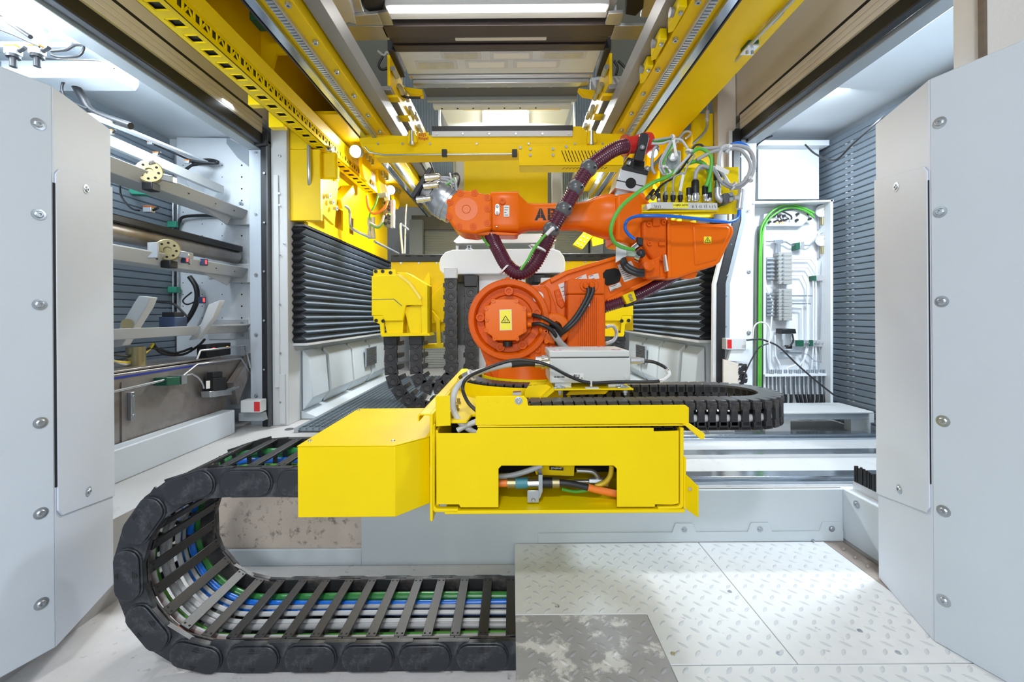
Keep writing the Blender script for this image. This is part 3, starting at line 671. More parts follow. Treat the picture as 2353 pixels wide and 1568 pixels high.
def gauge(y, lab):
    t = thing('pressure_gauge', lab, 'gauge', P(1892, y + 45, DC - .02))
    part('mount_plate', MB().ppx([(1880, y - 18), (1902, y - 18), (1908, y - 5), (1908, y + 36), (1880, y + 42)], DC - .02, .012), ALU, t, bevel=.003)
    c = P(1890, y, DC - .06); ax = (-.55, -.83, 0)
    part('case', MB().ring(c, ax, [(-.05, .043), (-.004, .046), (.0, .047), (.004, .045), (.004, .039), (0, .038)], 24), STL, t)
    part('dial', MB().ring(c, ax, [(.0, .038), (.001, .0)], 20), LBW, t)
    part('needle', MB().bar(Vector(c) + Vector(ax) * .003, Vector(c) + Vector(ax) * .003 + Vector((.012, -.01, .018)), .004, .001), INK, t)
    part('stem', MB().cyl(P(1889, y + 14, DC - .05), P(1889, y + 32, DC - .05), .012), BRS, t)
    spread(proto('bolt', bolt_mb(.006, .006), ZNC), t, [P(1900, y + 22, DC - .021), P(1900, y + 38, DC - .021), P(1884, y + 40, DC - .021)])
gauge(485, 'upper round pressure gauge in the valve cabinet')
gauge(552, 'lower round pressure gauge in the valve cabinet')
def valves(y0, n, lab, pitch=9.1):
    t = thing('valve_block', lab, 'valve block', P(1790, y0 + n * pitch, DC))
    w = P(1808, y0, DC).x - P(1777, y0, DC).x; h = pitch * DC / F
    m = MB().box(-w / 2, w / 2, -.06, 0, -h * .47, h * .47)
    spread(proto('valve_section', m, MOD, bevel=.002), t, [P(1792.5, y0 + pitch * (i + .5), DC - .005) for i in range(n)])
    spread(proto('screw', MB().cyl((0, 0, 0), (0, -.006, 0), .008, n=10), ZNC), t, [P(x, y0 + pitch * (i + .4), DC - .065) for i in range(n) for x in (1787, 1798)])
    spread(proto('left_fitting', MB().cyl((0, 0, 0), (-.055, 0, 0), .013, n=10), ZNC), t, [P(1777, y0 + pitch * (i + .5), DC - .03) for i in range(1, n - 1)])
    spread(proto('right_fitting', MB().cyl((0, 0, 0), (.03, 0, 0), .009, n=8), BRS), t, [P(1808, y0 + pitch * (i + .5), DC - .03) for i in range(1, n - 1, 2)])
valves(582, 8, 'upper block of stacked grey valves in the valve cabinet')
valves(665, 9, 'lower block of stacked grey valves in the valve cabinet', 8.0)
tubes = [([(1754, 555), (1775, 555), (1805, 556), (1818, 564), (1830, 564)], 'steel tube running across below the fieldbus module'), ([(1848, 564), (1860, 564), (1890, 530), (1890, 520)], 'steel tube slanting up to the upper gauge'),
    ([(1815, 595), (1862, 595), (1874, 612), (1874, 800), (1876, 858)], 'outermost bent tube from the upper valve block'), ([(1815, 614), (1855, 614), (1868, 634), (1868, 800), (1864, 858)], 'second bent tube from the upper valve block'),
    ([(1815, 632), (1843, 632), (1854, 655), (1854, 790), (1840, 858)], 'innermost bent tube from the upper valve block'), ([(1815, 680), (1866, 680)], 'short level tube beside the lower valve block'),
    ([(1889, 590), (1886, 625), (1882, 800), (1886, 830)], 'tube dropping from the lower gauge'), ([(1754, 615), (1760, 660), (1775, 695), (1768, 780), (1768, 858)], 'leftmost bent tube passing the lower valve block'),
    ([(1755, 690), (1757, 780), (1764, 858)], 'tube beside the cable duct in the valve cabinet'), ([(1815, 698), (1862, 698)], 'lower level tube beside the lower valve block'), ([(1815, 706), (1842, 708), (1842, 780)], 'bent tube from the foot of the lower valve block'),
    ([(1780, 770), (1780, 815), (1791, 838), (1791, 858)], 'bent tube dropping beside the water filter'), ([(1842, 812), (1855, 815), (1870, 830), (1893, 832), (1895, 815), (1886, 800)], 'hooked tube below the green clamps'), ([(1830, 838), (1810, 845), (1803, 858)], 'short bent tube below the water filter'), ([(1856, 800), (1850, 822), (1834, 845), (1830, 858)], 'crossing bent tube below the green clamps')]
for px, lab in tubes: solo('cabinet_tube', MB().tube(PP(px, DC - .035), .0062, 8, 0), WHT2 if 'bent' in lab else STL, lab, 'tube')
t = thing('tee_fitting', 'steel tee fitting above the upper valve block', 'fitting', P(1790, 575, DC - .03))
part('body', MB().ppx([(1780, 551), (1800, 551), (1800, 559), (1794, 560), (1794, 582), (1786, 582), (1786, 560), (1780, 559)], DC - .05, .03), ZNC, t, bevel=.003)
t = thing('tube_clamp', 'green and steel clamp right of the tee fitting', 'clamp', P(1838, 572, DC - .02))
part('green_half', MB().ppx([(1828, 558), (1838, 557), (1838, 573), (1828, 574)], DC - .05, .05), GRNB, t, bevel=.002)
part('steel_half', MB().ppx([(1838, 556), (1848, 555), (1848, 572), (1838, 573)], DC - .055, .055), ALU, t, bevel=.002)
t = thing('tube_clamp', 'small green clamp below the lower pressure gauge', 'clamp', P(1885, 645, DC - .02))
part('green_half', MB().ppx([(1869, 634), (1876, 634), (1876, 645), (1869, 645)], DC - .05, .05), GRNB, t)
part('steel_half', MB().ppx([(1876, 632), (1896, 634), (1892, 645), (1876, 646)], DC - .055, .055), ALU, t, bevel=.002)
t = thing('tube_clamp', 'wide clamp row with two green halves above the tube fittings', 'clamp', P(1860, 795, DC - .02))
part('steel_half', MB().ppx([(1844, 782), (1890, 782), (1896, 788), (1890, 797), (1828, 797), (1828, 782)], DC - .05, .05), ALU, t, bevel=.002)
spread(proto('green_half', MB().box(-.028, .028, -.008, 0, -.023, .023), GRNB), t, [P(1836, 789, DC - .051)])
part('green_half', MB().ppx([(1860, 782), (1868, 782), (1868, 796), (1860, 796)], DC - .058, .008), GRNB, t)
spread(proto('screw', MB().cyl((0, 0, 0), (0, -.008, 0), .009, n=10), ZNC), t, [P(x, 789, DC - .05) for x in (1850, 1856, 1873, 1880, 1890)])
t = thing('water_filter', 'small filter regulator with clear bowl and black head in the valve cabinet', 'filter', P(1810, 815, DC - .05))
part('bowl', MB().cyl(P(1807, 767, DC - .06), P(1807, 795, DC - .06), .032, n=18), GLS, t)
part('head', MB().ppx([(1797, 756), (1828, 756), (1830, 767), (1797, 768)], DC - .10, .08), SEAL, t, bevel=.004)
part('base_fitting', MB().cyl(P(1788, 810, DC - .05), P(1838, 810, DC - .05), .018, n=12), ZNC, t)
part('readout', MB().ppx([(1811, 794), (1820, 794), (1820, 802), (1811, 802)], DC - .09, .03), SEAL, t)
part('hose', MB().tube(PP([(1820, 768), (1822, 785), (1812, 797), (1803, 795)], DC - .11), .006, 8, 5), CBK, t)
# row of hoses below the bulkhead bar
ORD = 'first second third fourth fifth sixth seventh eighth ninth tenth eleventh twelfth thirteenth fourteenth'.split()
xs = (1765, 1774, 1783, 1792, 1804, 1816, 1827, 1836, 1846, 1856, 1866, 1876, 1887, 1896)
en = (1772, 1780, 1796, 1806, 1802, 1812, 1842, 1850, 1856, 1860, 1862, 1868, 1876, 1886)
for i, (x, e) in enumerate(zip(xs, en)):
    t = thing('bulkhead_hose', ORD[i] + ' black rubber hose from the left below the bulkhead bar of the valve cabinet', 'hose', P(x, 866, DC - .05), 'hoses below the bulkhead bar')
    D = DC - .05 - .02 * (i % 2)
    part('fitting', MB().cyl(P(x, 850, D), P(x, 885, D), .011, n=10), ZNC, t)
    part('ferrule', MB().cyl(P(x, 885, D), P(x + 1, 906, D), .013, n=10), STL, t)
    part('hose', MB().tube(PP([(x + 1, 906), (x + 2 + (e - x) * .2, 922), (x + (e - x) * .6, 938), (e, 952)], D), .010, 8, 4), CBK, t)
solo('bay_cable', MB().tube(PP([(1715, 782), (1745, 780), (1766, 786), (1790, 798), (1825, 832), (1870, 872), (1918, 910)], 3.02), .006, 8, 5), CBK, 'black cable slanting across the front of the valve cabinet', 'cable')
solo('bay_cable', MB().tube(PP([(1765, 790), (1745, 798), (1730, 820), (1715, 850), (1708, 870)], 3.0), .005, 8, 5), CBK, 'thin black cable curving down left of the valve cabinet', 'cable')
solo('cable_strap', MB().tube(PP([(1729, 778), (1732, 752), (1745, 741), (1762, 746), (1769, 765), (1766, 790)], 3.0), .005, 8, 5), TIE, 'white nylon strap looped beside the cable duct', 'strap')
solo('bay_cable', MB().tube([P(1738, 395, 3.2), P(1735, 345, 3.2), P(1748, 325, 3.15), P(1775, 312, 3.1)], .007, 8, 5), CBK, 'black cable rising to the right bay ceiling', 'cable')
solo('bay_cable', MB().tube([P(1850, 333, 3.1), P(1870, 352, 2.95), P(1900, 366, 2.8), P(1925, 365, 2.7), P(1960, 330, 2.6), P(2010, 285, 2.5), P(2030, 265, 2.5)], .006, 8, 5), CBK, 'thin dark cable drooping in front of the right slatted shutter', 'cable')
t = thing('door_latch', 'yellow door latch bracket with a white cone on the right slatted shutter', 'latch', P(1930, 918, 3.35))
part('plate', MB().ppx([(1916, 874), (1934, 880), (1934, 915), (1940, 918), (1938, 922), (1918, 916)], 3.32, .03), YEL, t, bevel=.002)
part('block', MB().ppx([(1932, 879), (1945, 881), (1945, 893), (1932, 892)], 3.28, .06), YEL, t, bevel=.003)
part('cone', MB().ring(P(1914, 905, 3.27), (1, 0, 0), [(0, .035), (.035, .012), (.04, .004)], 14), TIE, t)
# tray in front of the cabinet
t = thing('drip_tray', 'long light steel drip tray on white feet in front of the valve cabinet', 'tray', P(1880, 985, 2.86))
yb = 2.83
x0, x1 = P(1620, 955, yb).x, P(2008, 955, yb).x
part('top_rim', MB().box(x0, x1, yb, yb + .30, .475, .487), LGR, t, bevel=.003)
part('front_rail', MB().box(x0, x1, yb + .01, yb + .05, .435, .475), ZNC, t, bevel=.002)
part('right_end', MB().box(x1 - .03, x1, yb, yb + .3, .415, .475), LGR, t)
spread(proto('foot', MB().box(-.085, .085, 0, .06, 0, .085), LGR), t, [(x, yb + .06, ZB + .004) for x in (P(1790, 980, yb).x - .35, P(1793, 980, yb).x + .02, P(1980, 980, yb).x + .06)])
# ================================================================== TRACK
def rail(y0, y1, z0, z1, lab, xl=-.68, xr=2.6, groove=True):
    t = thing('track_rail', lab, 'rail', (.8, (y0 + y1) / 2, z0))
    if groove:
        pr = [(y0, z0), (y1, z0), (y1, z0 + .012), (y1 - .008, z0 + .018), (y1, z1 - .008), (y1 - .004, z1), (y0 + .004, z1), (y0, z1 - .008), (y0 + .008, z0 + .018), (y0, z0 + .012)]
    else: pr = [(y0, z0), (y1, z0), (y1, z1), (y0, z1)]
    part('rail_bar', MB().prism([(xl, y, z) for y, z in pr], (xr - xl, 0, 0)), RAIL, t, bevel=.0015)
    return t
zr = ZB + .001
t1 = rail(2.02, 2.10, zr, ZB + .036, 'front polished guide rail of the robot track')
t2 = rail(2.40, 2.50, zr, ZB + .014, 'middle flat steel strip of the robot track', groove=False)
part('strip_edge', MB().box(-.68, 2.6, 2.388, 2.399, zr, ZB + .020), CHR, t2)
t3 = rail(2.72, 2.80, zr, ZB + .036, 'rear polished guide rail of the robot track')
solo('track_bed', MB().box(-.68, 2.6, 1.995, 2.84, ZB - .008, ZB + .0005), mat('milled_bed', (.68, .70, .72), .35, .3, var=.05, dirt=(.45, .47, .50), ds=9, dt=(.58, .75)), 'bright milled steel bed plate under the three track rails', 'bed plate')

# ================================================================== FRONT ENERGY CHAIN
YN, YFAR, PITCH, CH = 1.373, 1.715, .1835, .097     # near side, far side, link length, link height
cR, cx, cz = .2815, -.955, .33                       # bend radius of the centre line
path = []
for i in range(40): path.append(Vector((.08 - i * .0265, 0, CH / 2 + .001)))
path = [Vector((.08, 0, CH / 2 + .001)), Vector((cx, 0, CH / 2 + .001))]
for i in range(1, 36):
    an = -math.pi / 2 - math.pi * i / 36
    path.append(Vector((cx + cR * math.cos(an), 0, cz + cR * math.sin(an))))
path += [Vector((cx, 0, .611)), Vector((cx + .15, 0, .613)), Vector((-.40, 0, .606))]
pts = resample(path, PITCH / 2)
t = thing('energy_chain', 'large black cable carrier chain curving up from the floor to the yellow cable box', 'cable chain', (cx, 1.55, 0))
def oval(l, h, n=8):
    r = h / 2; o = []
    for k in range(n + 1): an = -math.pi / 2 + math.pi * k / n; o.append((l / 2 - r * .85 + r * .85 * math.cos(an), r * math.sin(an)))
    for k in range(n + 1): an = math.pi / 2 + math.pi * k / n; o.append((-l / 2 + r * .85 + r * .85 * math.cos(an), r * math.sin(an)))
    return o
lp = MB().prism([(x, -.008, z) for x, z in oval(.170, .092)], (0, .02, 0)).prism([(x, -.014, z) for x, z in oval(.162, .082)], (0, .005, 0))
hp = MB().prism([(x, 0, z) for x, z in ((-.050, -.047), (.050, -.047), (.028, 0), (.050, .047), (-.050, .047), (-.028, 0))], (0, .016, 0))
ar = MB()
for k in range(3):
    for s in (1, -1):
        w = .010 - .003 * k; ar.box(-w, w, -.0152, -.0139, *sorted((s * (.026 + .004 * k), s * (.0285 + .004 * k))))
ar.box(-.020, .014, -.0152, -.0139, -.0285 + .006, -.0275 + .006)
lpo, hpo, aro = proto('link_plate', lp, BLK, bevel=.003), proto('hinge_plate', hp, BLK), proto('moulded_mark', ar, BLK2)
inn = proto('inner_rim', MB().prism([(x, .017, z) for x, z in ((-.09, -.046), (.09, -.046), (.09, .046), (-.09, .046))], (0, .006, 0)), BLK2)
cb = MB().box(-.0165, .0165, YN + .024, YFAR - .010, -.004, .004)
cbo = proto('crossbar', cb, BLK2, bevel=.0012)
dv = proto('divider', MB().box(-.007, .007, -.003, .003, -.033, .033), BLK2)
sp1, ro1, sp2, ro2, sp3, ro3, sp4, ro4 = [], [], [], [], [], [], [], []
for i in range(1, len(pts) - 1):
    d = (pts[i + 1] - pts[i - 1]).normalized(); an = -math.atan2(d.z, d.x)   # direction along the path
    rot = (0, an, 0); nrm = Vector((-d.z, 0, d.x)) * -1                       # towards the inside of the bend
    p = pts[i]
    if i % 2 == 0:
        sp1 += [(p.x, YN, p.z)]; ro1 += [rot]; sp4 += [(p.x, YFAR, p.z)]; ro4 += [(0, an, math.pi)]
    else: sp2 += [(p.x, YN - .002, p.z), (p.x, YFAR - .014, p.z)]; ro2 += [rot, rot]
    q = p + nrm * .043; sp3 += [(q.x, 0, q.z)]; ro3 += [(0, an + math.pi, 0)]
    q = p - nrm * .043; sp3 += [(q.x, 0, q.z)]; ro3 += [(0, an, 0)]
ro4 = [(0, r[1], 0) for r in ro4]
spread(lpo, t, sp1 + sp4, ro1 + [(0, r[1], 0) for r in ro4])
for o in list(t.children):
    pass
spread(hpo, t, sp2, ro2)
for o in spread(aro, t, sp1, ro1): o['kind'] = 'stuff'
sl_ = MB()
for (x, _, z), r in zip(sp3, ro3):
    a_ = r[1]; ax_ = Vector((math.cos(a_), 0, -math.sin(a_))); nz_ = Vector((math.sin(a_), 0, math.cos(a_)))
    for s in (-1, 1):
        for yy in (YN + .036, YFAR - .026): sl_.obox(Vector((x, yy, z)) + ax_ * s * .0085 + nz_ * .0042, ax_, (0, 1, 0), nz_, .0032, .003, .0004)
part('bar_slots', sl_, DARK, t, stuff=True)
spread(inn, t, sp1 + [(x, y - .034, z) for x, y, z in sp4], ro1 + ro4)
spread(cbo, t, sp3, ro3)
dsp, dro = [], []
for i in range(1, len(pts) - 1):
    d = (pts[i + 1] - pts[i - 1]).normalized(); an = -math.atan2(d.z, d.x)
    for yy in (1.455, 1.535, 1.60): dsp.append((pts[i].x, yy, pts[i].z)); dro.append((0, an, 0))
spread(dv, t, dsp, dro)
cables = [(1.652, .021, DGN, 'thick dark green hose inside the large chain, nearest its far side', .004), (1.630, .015, DGN, 'second green hose beside the thick green one inside the large chain', -.018), (1.612, .0125, BLU, 'blue hose next to the green hoses inside the large chain', .012), (1.578, .0125, BLU, 'second blue hose near the middle of the large chain', -.002), (1.590, .009, CBG, 'thin dark grey cable between the two blue hoses', .010),
          (1.553, .0095, CBL, 'light grey cable just in front of the blue hoses', .015), (1.520, .010, CBL, 'light grey cable in the middle of the large chain', .008), (1.500, .0115, CBG, 'dark grey cable beside the middle light grey cable', .004), (1.482, .009, GRN, 'light green cable low in the middle of the large chain', -.012), (1.440, .011, CBL, 'light grey cable near the front side of the large chain', .012), (1.424, .009, CBL, 'thin light grey cable close to the orange one in the chain', .0), (1.409, .010, OCA, 'orange cable along the front side inside the large chain', .016)]
fine = resample(path, .03)
for k, (yy, r, m, lab, off) in enumerate(cables):
    cp = []
    for i, p in enumerate(fine):
        d = (fine[min(i + 1, len(fine) - 1)] - fine[max(i - 1, 0)]).normalized(); n = Vector((d.z, 0, -d.x))
        r_off = off; cp.append(p + n * off + Vector((0, yy + .003 * math.sin(i * .09 + k * 1.7), 0)) + n * .002 * math.sin(i * .13 + k))
    solo('chain_cable', MB().tube(cp, r * .86, 8, 0), m, lab, 'cable')

# ================================================================== YELLOW CABLE BOX
zT = HC - (1022 - 725) * 1.33 / F
t = thing('cable_box', 'yellow sheet metal box taking in the upper end of the large chain', 'box', (-.48, 1.6, .52))
f0 = P(683, 1024, 1.33); f1 = P(907, 1024, 1.33); f2 = P(986, 1004, 1.425)
zb_ = P(800, 1189, 1.33).z
body = [(f0.x, 1.33), (f1.x, 1.33), (f2.x, 1.425), (f2.x, 1.86), (f0.x, 1.86)]
part('front_sheet', MB().prism([(x, y, zb_) for x, y in ((f0.x, 1.33), (f1.x, 1.33), (f2.x, 1.425), (f2.x, 1.43), (f1.x, 1.334), (f0.x, 1.334))], (0, 0, zT - zb_ - .003)), YEL, t, bevel=.0015)
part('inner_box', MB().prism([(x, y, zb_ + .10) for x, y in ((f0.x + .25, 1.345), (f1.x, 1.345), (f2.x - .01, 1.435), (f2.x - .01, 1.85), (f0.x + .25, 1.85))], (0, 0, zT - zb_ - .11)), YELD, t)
part('rear_sheet', MB().box(f0.x, f2.x - .01, 1.852, 1.858, zb_, zT - .004), YEL, t)
part('lid', MB().prism([(x, y, zT - .002) for x, y in ((f0.x - .001, 1.328), (f1.x, 1.328), (f2.x, 1.423), (f2.x, 1.862), (f0.x - .001, 1.862))], (0, 0, .003)), YEL, t, bevel=.001)
spread(proto('screw', MB().ring((0, 0, 0), (0, 0, 1), [(0, .007), (.003, .005), (.003, .001)], 12), ZNC), t, [Q(x, y, zT + .001) for x, y in ((712, 1014), (903, 1013), (824, 943))])

# ================================================================== CARRIAGE
YC = 1.40
def cz_(x, y, D=YC): return P(x, y, D)
t = thing('robot_carriage', 'yellow travelling carriage with cut out front cover carrying the orange robot', 'carriage', (.25, 1.9, .5))
def sheet(name, px, D, th, m=YEL, lab=None, bv=.002): return part(name, MB().ppx(px, D, th), m, t, lab, bevel=bv)
sheet('front_cover', [(1002, 996), (1093, 996), (1098, 984), (1502, 984), (1502, 992), (1560, 990), (1560, 1158), (1544, 1161), (1505, 1160), (1505, 1166), (1417, 1166), (1417, 1078), (1410, 1071), (1152, 1071), (1145, 1078), (1145, 1167), (1057, 1167), (1054, 1160), (1002, 1160)], YC, .004)
sheet('frame_edge', [(990, 978), (998, 978), (998, 1164), (1004, 1170), (1052, 1170), (1052, 1178), (998, 1178), (990, 1168)], YC - .006, .02)
sheet('frame_edge', [(1563, 984), (1571, 984), (1571, 1164), (1564, 1170), (1512, 1172), (1512, 1166), (1558, 1165), (1563, 1160)], YC - .006, .02)
sheet('left_flange', [(987, 952), (994, 952), (994, 1199), (989, 1199), (987, 1195)], YC - .012, .42)
pz = lambda y, D=YC: P(1280, y, D).z
xa, xb = P(1000, 1100, YC).x, P(1572, 1100, YC).x
part('bottom_tray', MB().box(xa + .03, xb, YC - .006, 2.30, pz(1179), pz(1171)), YEL, t, bevel=.002)
part('inner_left_wall', MB().box(xa, xa + .008, YC + .012, 2.30, pz(1168), pz(990)), YEL, t)
part('inner_right_wall', MB().box(xb - .012, xb - .004, YC + .016, 2.30, pz(1168), pz(990)), YEL, t)
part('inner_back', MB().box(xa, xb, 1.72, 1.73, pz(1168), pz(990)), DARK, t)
part('machine_body', MB().box(xa + .1, xb - .05, 1.735, 2.62, ZB + .09, .70), YEL, t, bevel=.008)
part('runner_block', MB().box(xa + .12, xb - .08, 2.03, 2.09, ZB + .037, ZB + .09), STL, t)
part('runner_block', MB().box(xa + .12, xb - .08, 2.73, 2.79, ZB + .037, ZB + .09), STL, t) if False else None
ztp = P(1280, 973, YC).z
part('top_plate', MB().prism([(x, y, ztp - .006) for x, y in ((xa - .0, YC + .03), (xa + .10, YC + .03), (xa + .11, YC + .12), (xa + .20, YC + .12), (xa + .2, YC + .01), (xb - .02, YC + .01), (xb - .02, 2.62), (xa, 2.62))], (0, 0, .010)), YEL, t, bevel=.002)
sheet('front_guard', [(1092, 911), (1203, 910), (1211, 918), (1213, 933), (1574, 931), (1583, 938), (1583, 972), (1580, 974), (1096, 978), (1092, 978)], YC - .004, .004)
sheet('guard_stub', [(1000, 911), (1033, 909), (1035, 979), (1001, 981)], YC - .004, .004)
part('guard_fold', MB().box(P(1096, 978, YC).x, P(1580, 976, YC).x, YC, YC + .05, pz(981), pz(978)), YEL, t)
spread(proto('guard_bolt', bolt_mb(.0085, .009), ZNC), t, [P(1191, 921, YC - .004)])
part('guard_clip', MB().ppx([(1178, 903), (1197, 902), (1198, 908), (1178, 909)], YC + .005, .03), STL, t)
pl = MB()
for x in (1019, 1092, 1117, 1142, 1165): pl.ring(P(x, 922, YC - .0041), (0, -1, 0), [(0, .0052), (.0008, .0045)], 12)
part('plugs', pl, YEL, t, stuff=True)
# hooked rail on the left edge
h0 = P(961, 957, YC); zt2 = P(980, 950, YC).z
hk = [(h0.x, zt2 - .024), (h0.x, zt2 - .004), (h0.x + .006, zt2), (h0.x + .038, zt2), (h0.x + .046, zt2 - .006), (h0.x + .048, zt2 - .05), (h0.x + .043, zt2 - .05), (h0.x + .041, zt2 - .009), (h0.x + .036, zt2 - .005), (h0.x + .008, zt2 - .005), (h0.x + .005, zt2 - .008), (h0.x + .005, zt2 - .024)]
part('hooked_rail', MB().prism([(x, YC - .01, z) for x, z in hk], (0, 1.18, 0)), YEL, t, bevel=.001)
# right side flap and lever
part('side_flap', MB().prism([P(1575, 1092, YC - .012), P(1603, 1119, YC - .05), P(1603, 1190, YC - .05), P(1575, 1170, YC - .012)], (.004, .002, 0)), YEL, t, bevel=.001)
part('flap_slot', MB().ring(P(1585, 1124, YC - .030), (-.55, -.8, 0), [(0, .006), (.004, .004)], 12), ALU, t)
part('hinge_leaf', MB().ppx([(1571, 1050), (1576, 1052), (1575, 1170), (1571, 1168)], YC - .01, .006), YEL, t)
part('lever', MB().prism([P(1568, 975, YC - .01), P(1584, 973, YC - .01), P(1619, 997, YC - .03), P(1620, 1008, YC - .03), P(1611, 1011, YC - .03), P(1580, 983, YC - .01)], (0, .02, 0)), YEL, t, bevel=.002)
# ring wall guiding the cable chain about the robot foot
RC = Vector((.10, 2.13)); RR = .372
zg = .85
part('guide_ring', MB().ring((RC.x, RC.y, ztp + .004), (0, 0, 1), [(0, RR), (.050, RR), (.050, RR - .004), (0, RR - .004)], 48), YEL, t)
part('inner_ring', MB().ring((RC.x, RC.y, ztp + .004), (0, 0, 1), [(0, RR - .12), (.066, RR - .12), (.066, RR - .124), (0, RR - .124)], 48), YEL, t)
spread(proto('hex_bolt', MB().ring((0, 0, 0), (0, 0, 1), [(0, .011), (.008, .011), (.008, .0075), (.022, .0075), (.022, .003)], 6), BRS), t, [Q(x, y, ztp + .004) for x, y in ((1053, 928), (1049, 943), (1038, 960))])
# shelf that carries the grey enclosure
YS = 1.66
t2 = thing('enclosure_shelf', 'yellow bent shelf bracket under the light grey enclosure', 'bracket', P(1350, 905, YS))
sf = [(1190, 915), (1208, 889), (1216, 882), (1252, 879), (1262, 872), (1268, 880), (1278, 891), (1452, 890), (1453, 896), (1274, 898), (1262, 888), (1252, 912)]
zsf = P(1350, 893, 1.56).z
part('shelf_plate', MB().box(P(1272, 893, 1.56).x, P(1454, 893, 1.56).x, 1.55, 1.90, zsf - .006, zsf), YEL, t2, bevel=.002)
part('sloped_web', MB().prism([P(1272, 890, 1.56), P(1276, 897, 1.56), P(1252, 917, 1.56), P(1242, 917, 1.56)], (0, .18, 0)), YEL, t2)
part('front_web', MB().ppx([(1205, 915), (1206, 898), (1214, 887), (1256, 884), (1272, 893), (1252, 915)], 1.60, .006), YEL, t2, bevel=.002)
part('rear_web', MB().ppx([(1212, 890), (1218, 879), (1262, 877), (1276, 884), (1270, 912), (1215, 912)], 1.78, .006), YEL, t2)
part('cross_edge', MB().ppx([(1310, 899), (1398, 898), (1390, 906), (1300, 908)], 1.72, .006), YEL, t2)
spread(proto('bolt', MB().ring((0, 0, 0), (0, 0, -1), [(0, .010), (.010, .010), (.010, .006), (.018, .006)], 6), ZNC), t2, [P(x, 897, 1.57) for x in (1286, 1436)])

# ================================================================== TWIST CHAIN ON THE CARRIAGE
zl0, zl1 = HC - (970 - 725) * 1.44 / F, .853
t = thing('swivel_chain', 'flat black cable chain lying in a U loop on the carriage around the robot foot', 'cable chain', (.6, 1.6, zl0))
yf, ybk = 1.47, 1.80
rad = (ybk - yf) / 2; xcen = .795
pth = [Vector((-.0, yf, 0))] if False else [Vector((P(1205, 930, yf).x, yf, 0)), Vector((xcen, yf, 0))]
for i in range(1, 24): an = -math.pi / 2 + math.pi * i / 24; pth.append(Vector((xcen + rad * math.cos(an), (yf + ybk) / 2 + rad * math.sin(an), 0)))
pth.append(Vector((xcen, ybk, 0))); pth.append(Vector((RC.x, RC.y - RR + .060, 0)))
r_ = RR - .060
for i in range(1, 26): an = -math.pi / 2 - math.pi * 1.05 * i / 26; pth.append(Vector((RC.x + r_ * math.cos(an), RC.y + r_ * math.sin(an), 0)))
lk = resample(pth, .037)
hw = .040
top = MB().prism([(-.017, -hw, 0), (.014, -hw + .006, 0), (.020, hw * .2, 0), (.016, hw, 0), (-.015, hw, 0), (-.021, .0, 0)], (0, 0, .010))
sd = MB().box(-.011, .011, -hw, -hw + .012, -.075, .002); sd.box(-.016, .016, -hw + .001, -hw + .012, -.022, .002); sd.box(-.015, .015, -hw, -hw + .012, -.088, -.062)
sd2 = MB().box(-.011, .011, hw - .012, hw, -.080, .002); sd2.box(-.016, .016, hw - .012, hw, -.022, .002)
bt = MB().box(-.017, .017, -hw, hw, -.090, -.080)
to, so, bo = proto('link_lid', top, LID, bevel=.0015), proto('link_side', sd, BLK2, bevel=.001), proto('link_floor', bt, BLK2)
spt, rot = [], []
for i in range(len(lk) - 1):
    d = lk[min(i + 1, len(lk) - 1)] - lk[max(i - 1, 0)]; spt.append((lk[i].x, lk[i].y, zl1 - .010)); rot.append((0, 0, math.atan2(d.y, d.x)))
spread(to, t, spt, rot); spread(so, t, spt, rot); spread(proto('link_side', sd2, BLK2, bevel=.001), t, spt, rot); spread(bo, t, spt, rot)
for off, r, z, m, lab in ((-.014, .014, zl1 - .066, CBL, 'light grey cable showing between the links of the flat swivel chain'), (.012, .012, zl1 - .06, CBK, 'black cable inside the flat swivel chain')):
    cp = []
    for i in range(len(lk)):
        d = (lk[min(i + 1, len(lk) - 1)] - lk[max(i - 1, 0)]).normalized(); cp.append(Vector((lk[i].x - d.y * off, lk[i].y + d.x * off, z)))
    solo('chain_cable', MB().tube(cp, r, 8, 0), m, lab, 'cable')

# ================================================================== GREY ENCLOSURE
zE0, ye0 = zsf + .016, 1.58
eL, eR = P(1263, 830, ye0).x, P(1448, 830, ye0).x
zE1, zE2 = P(1350, 823, ye0).z, P(1350, 806, ye0).z
ye1 = ye0 + .21
t = thing('enclosure', 'light grey enclosure box with bolted lid on the yellow shelf before the robot', 'enclosure', ((eL + eR) / 2, ye0 + .1, zE0))
part('box', MB().box(eL, eR, ye0, ye1, zE0, zE1), ENC, t, bevel=.005)
part('gasket', MB().box(eL + .004, eR - .004, ye0 + .004, ye1 - .004, zE1, zE1 + .004), SEAL, t)
part('lid', MB().box(eL - .002, eR - .004, ye0 - .003, ye1 + .003, zE1 + .003, zE2), ENC, t, bevel=.004)
spread(proto('foot_clip', MB().box(-.022, .022, -.012, .02, 0, .006).box(-.010, .010, -.014, -.004, 0, .012), ZNC, bevel=.002), t, [P(1284, 893, ye0 - .01), P(1430, 892, ye0 - .01)])
spread(proto('foot', MB().box(-.03, .03, .01, .19, -.010, .008), ENC), t, [(eL + .05, ye0, zE0 - .008), (eR - .05, ye0, zE0 - .008)])
mk_ = [Vector((eL + .03, ye0 + .03, zE2 + .0003)), Vector((eR - .045, ye0 + .03, zE2 + .0003)), Vector((eL + .02, ye1 - .03, zE2 + .0003)), Vector((eR - .07, ye1 - .03, zE2 + .0003))]
spread(proto('pink_mark', MB().ring((0, 0, 0), (0, 0, 1), [(0, .018), (.0006, .018), (.0006, .013), (0, .013)], 16), PINK), t, mk_)
spread(proto('lid_screw', MB().ring((0, 0, 0), (0, 0, 1), [(0, .009), (.0015, .009), (.0015, .003)], 14), ENC), t, mk_)
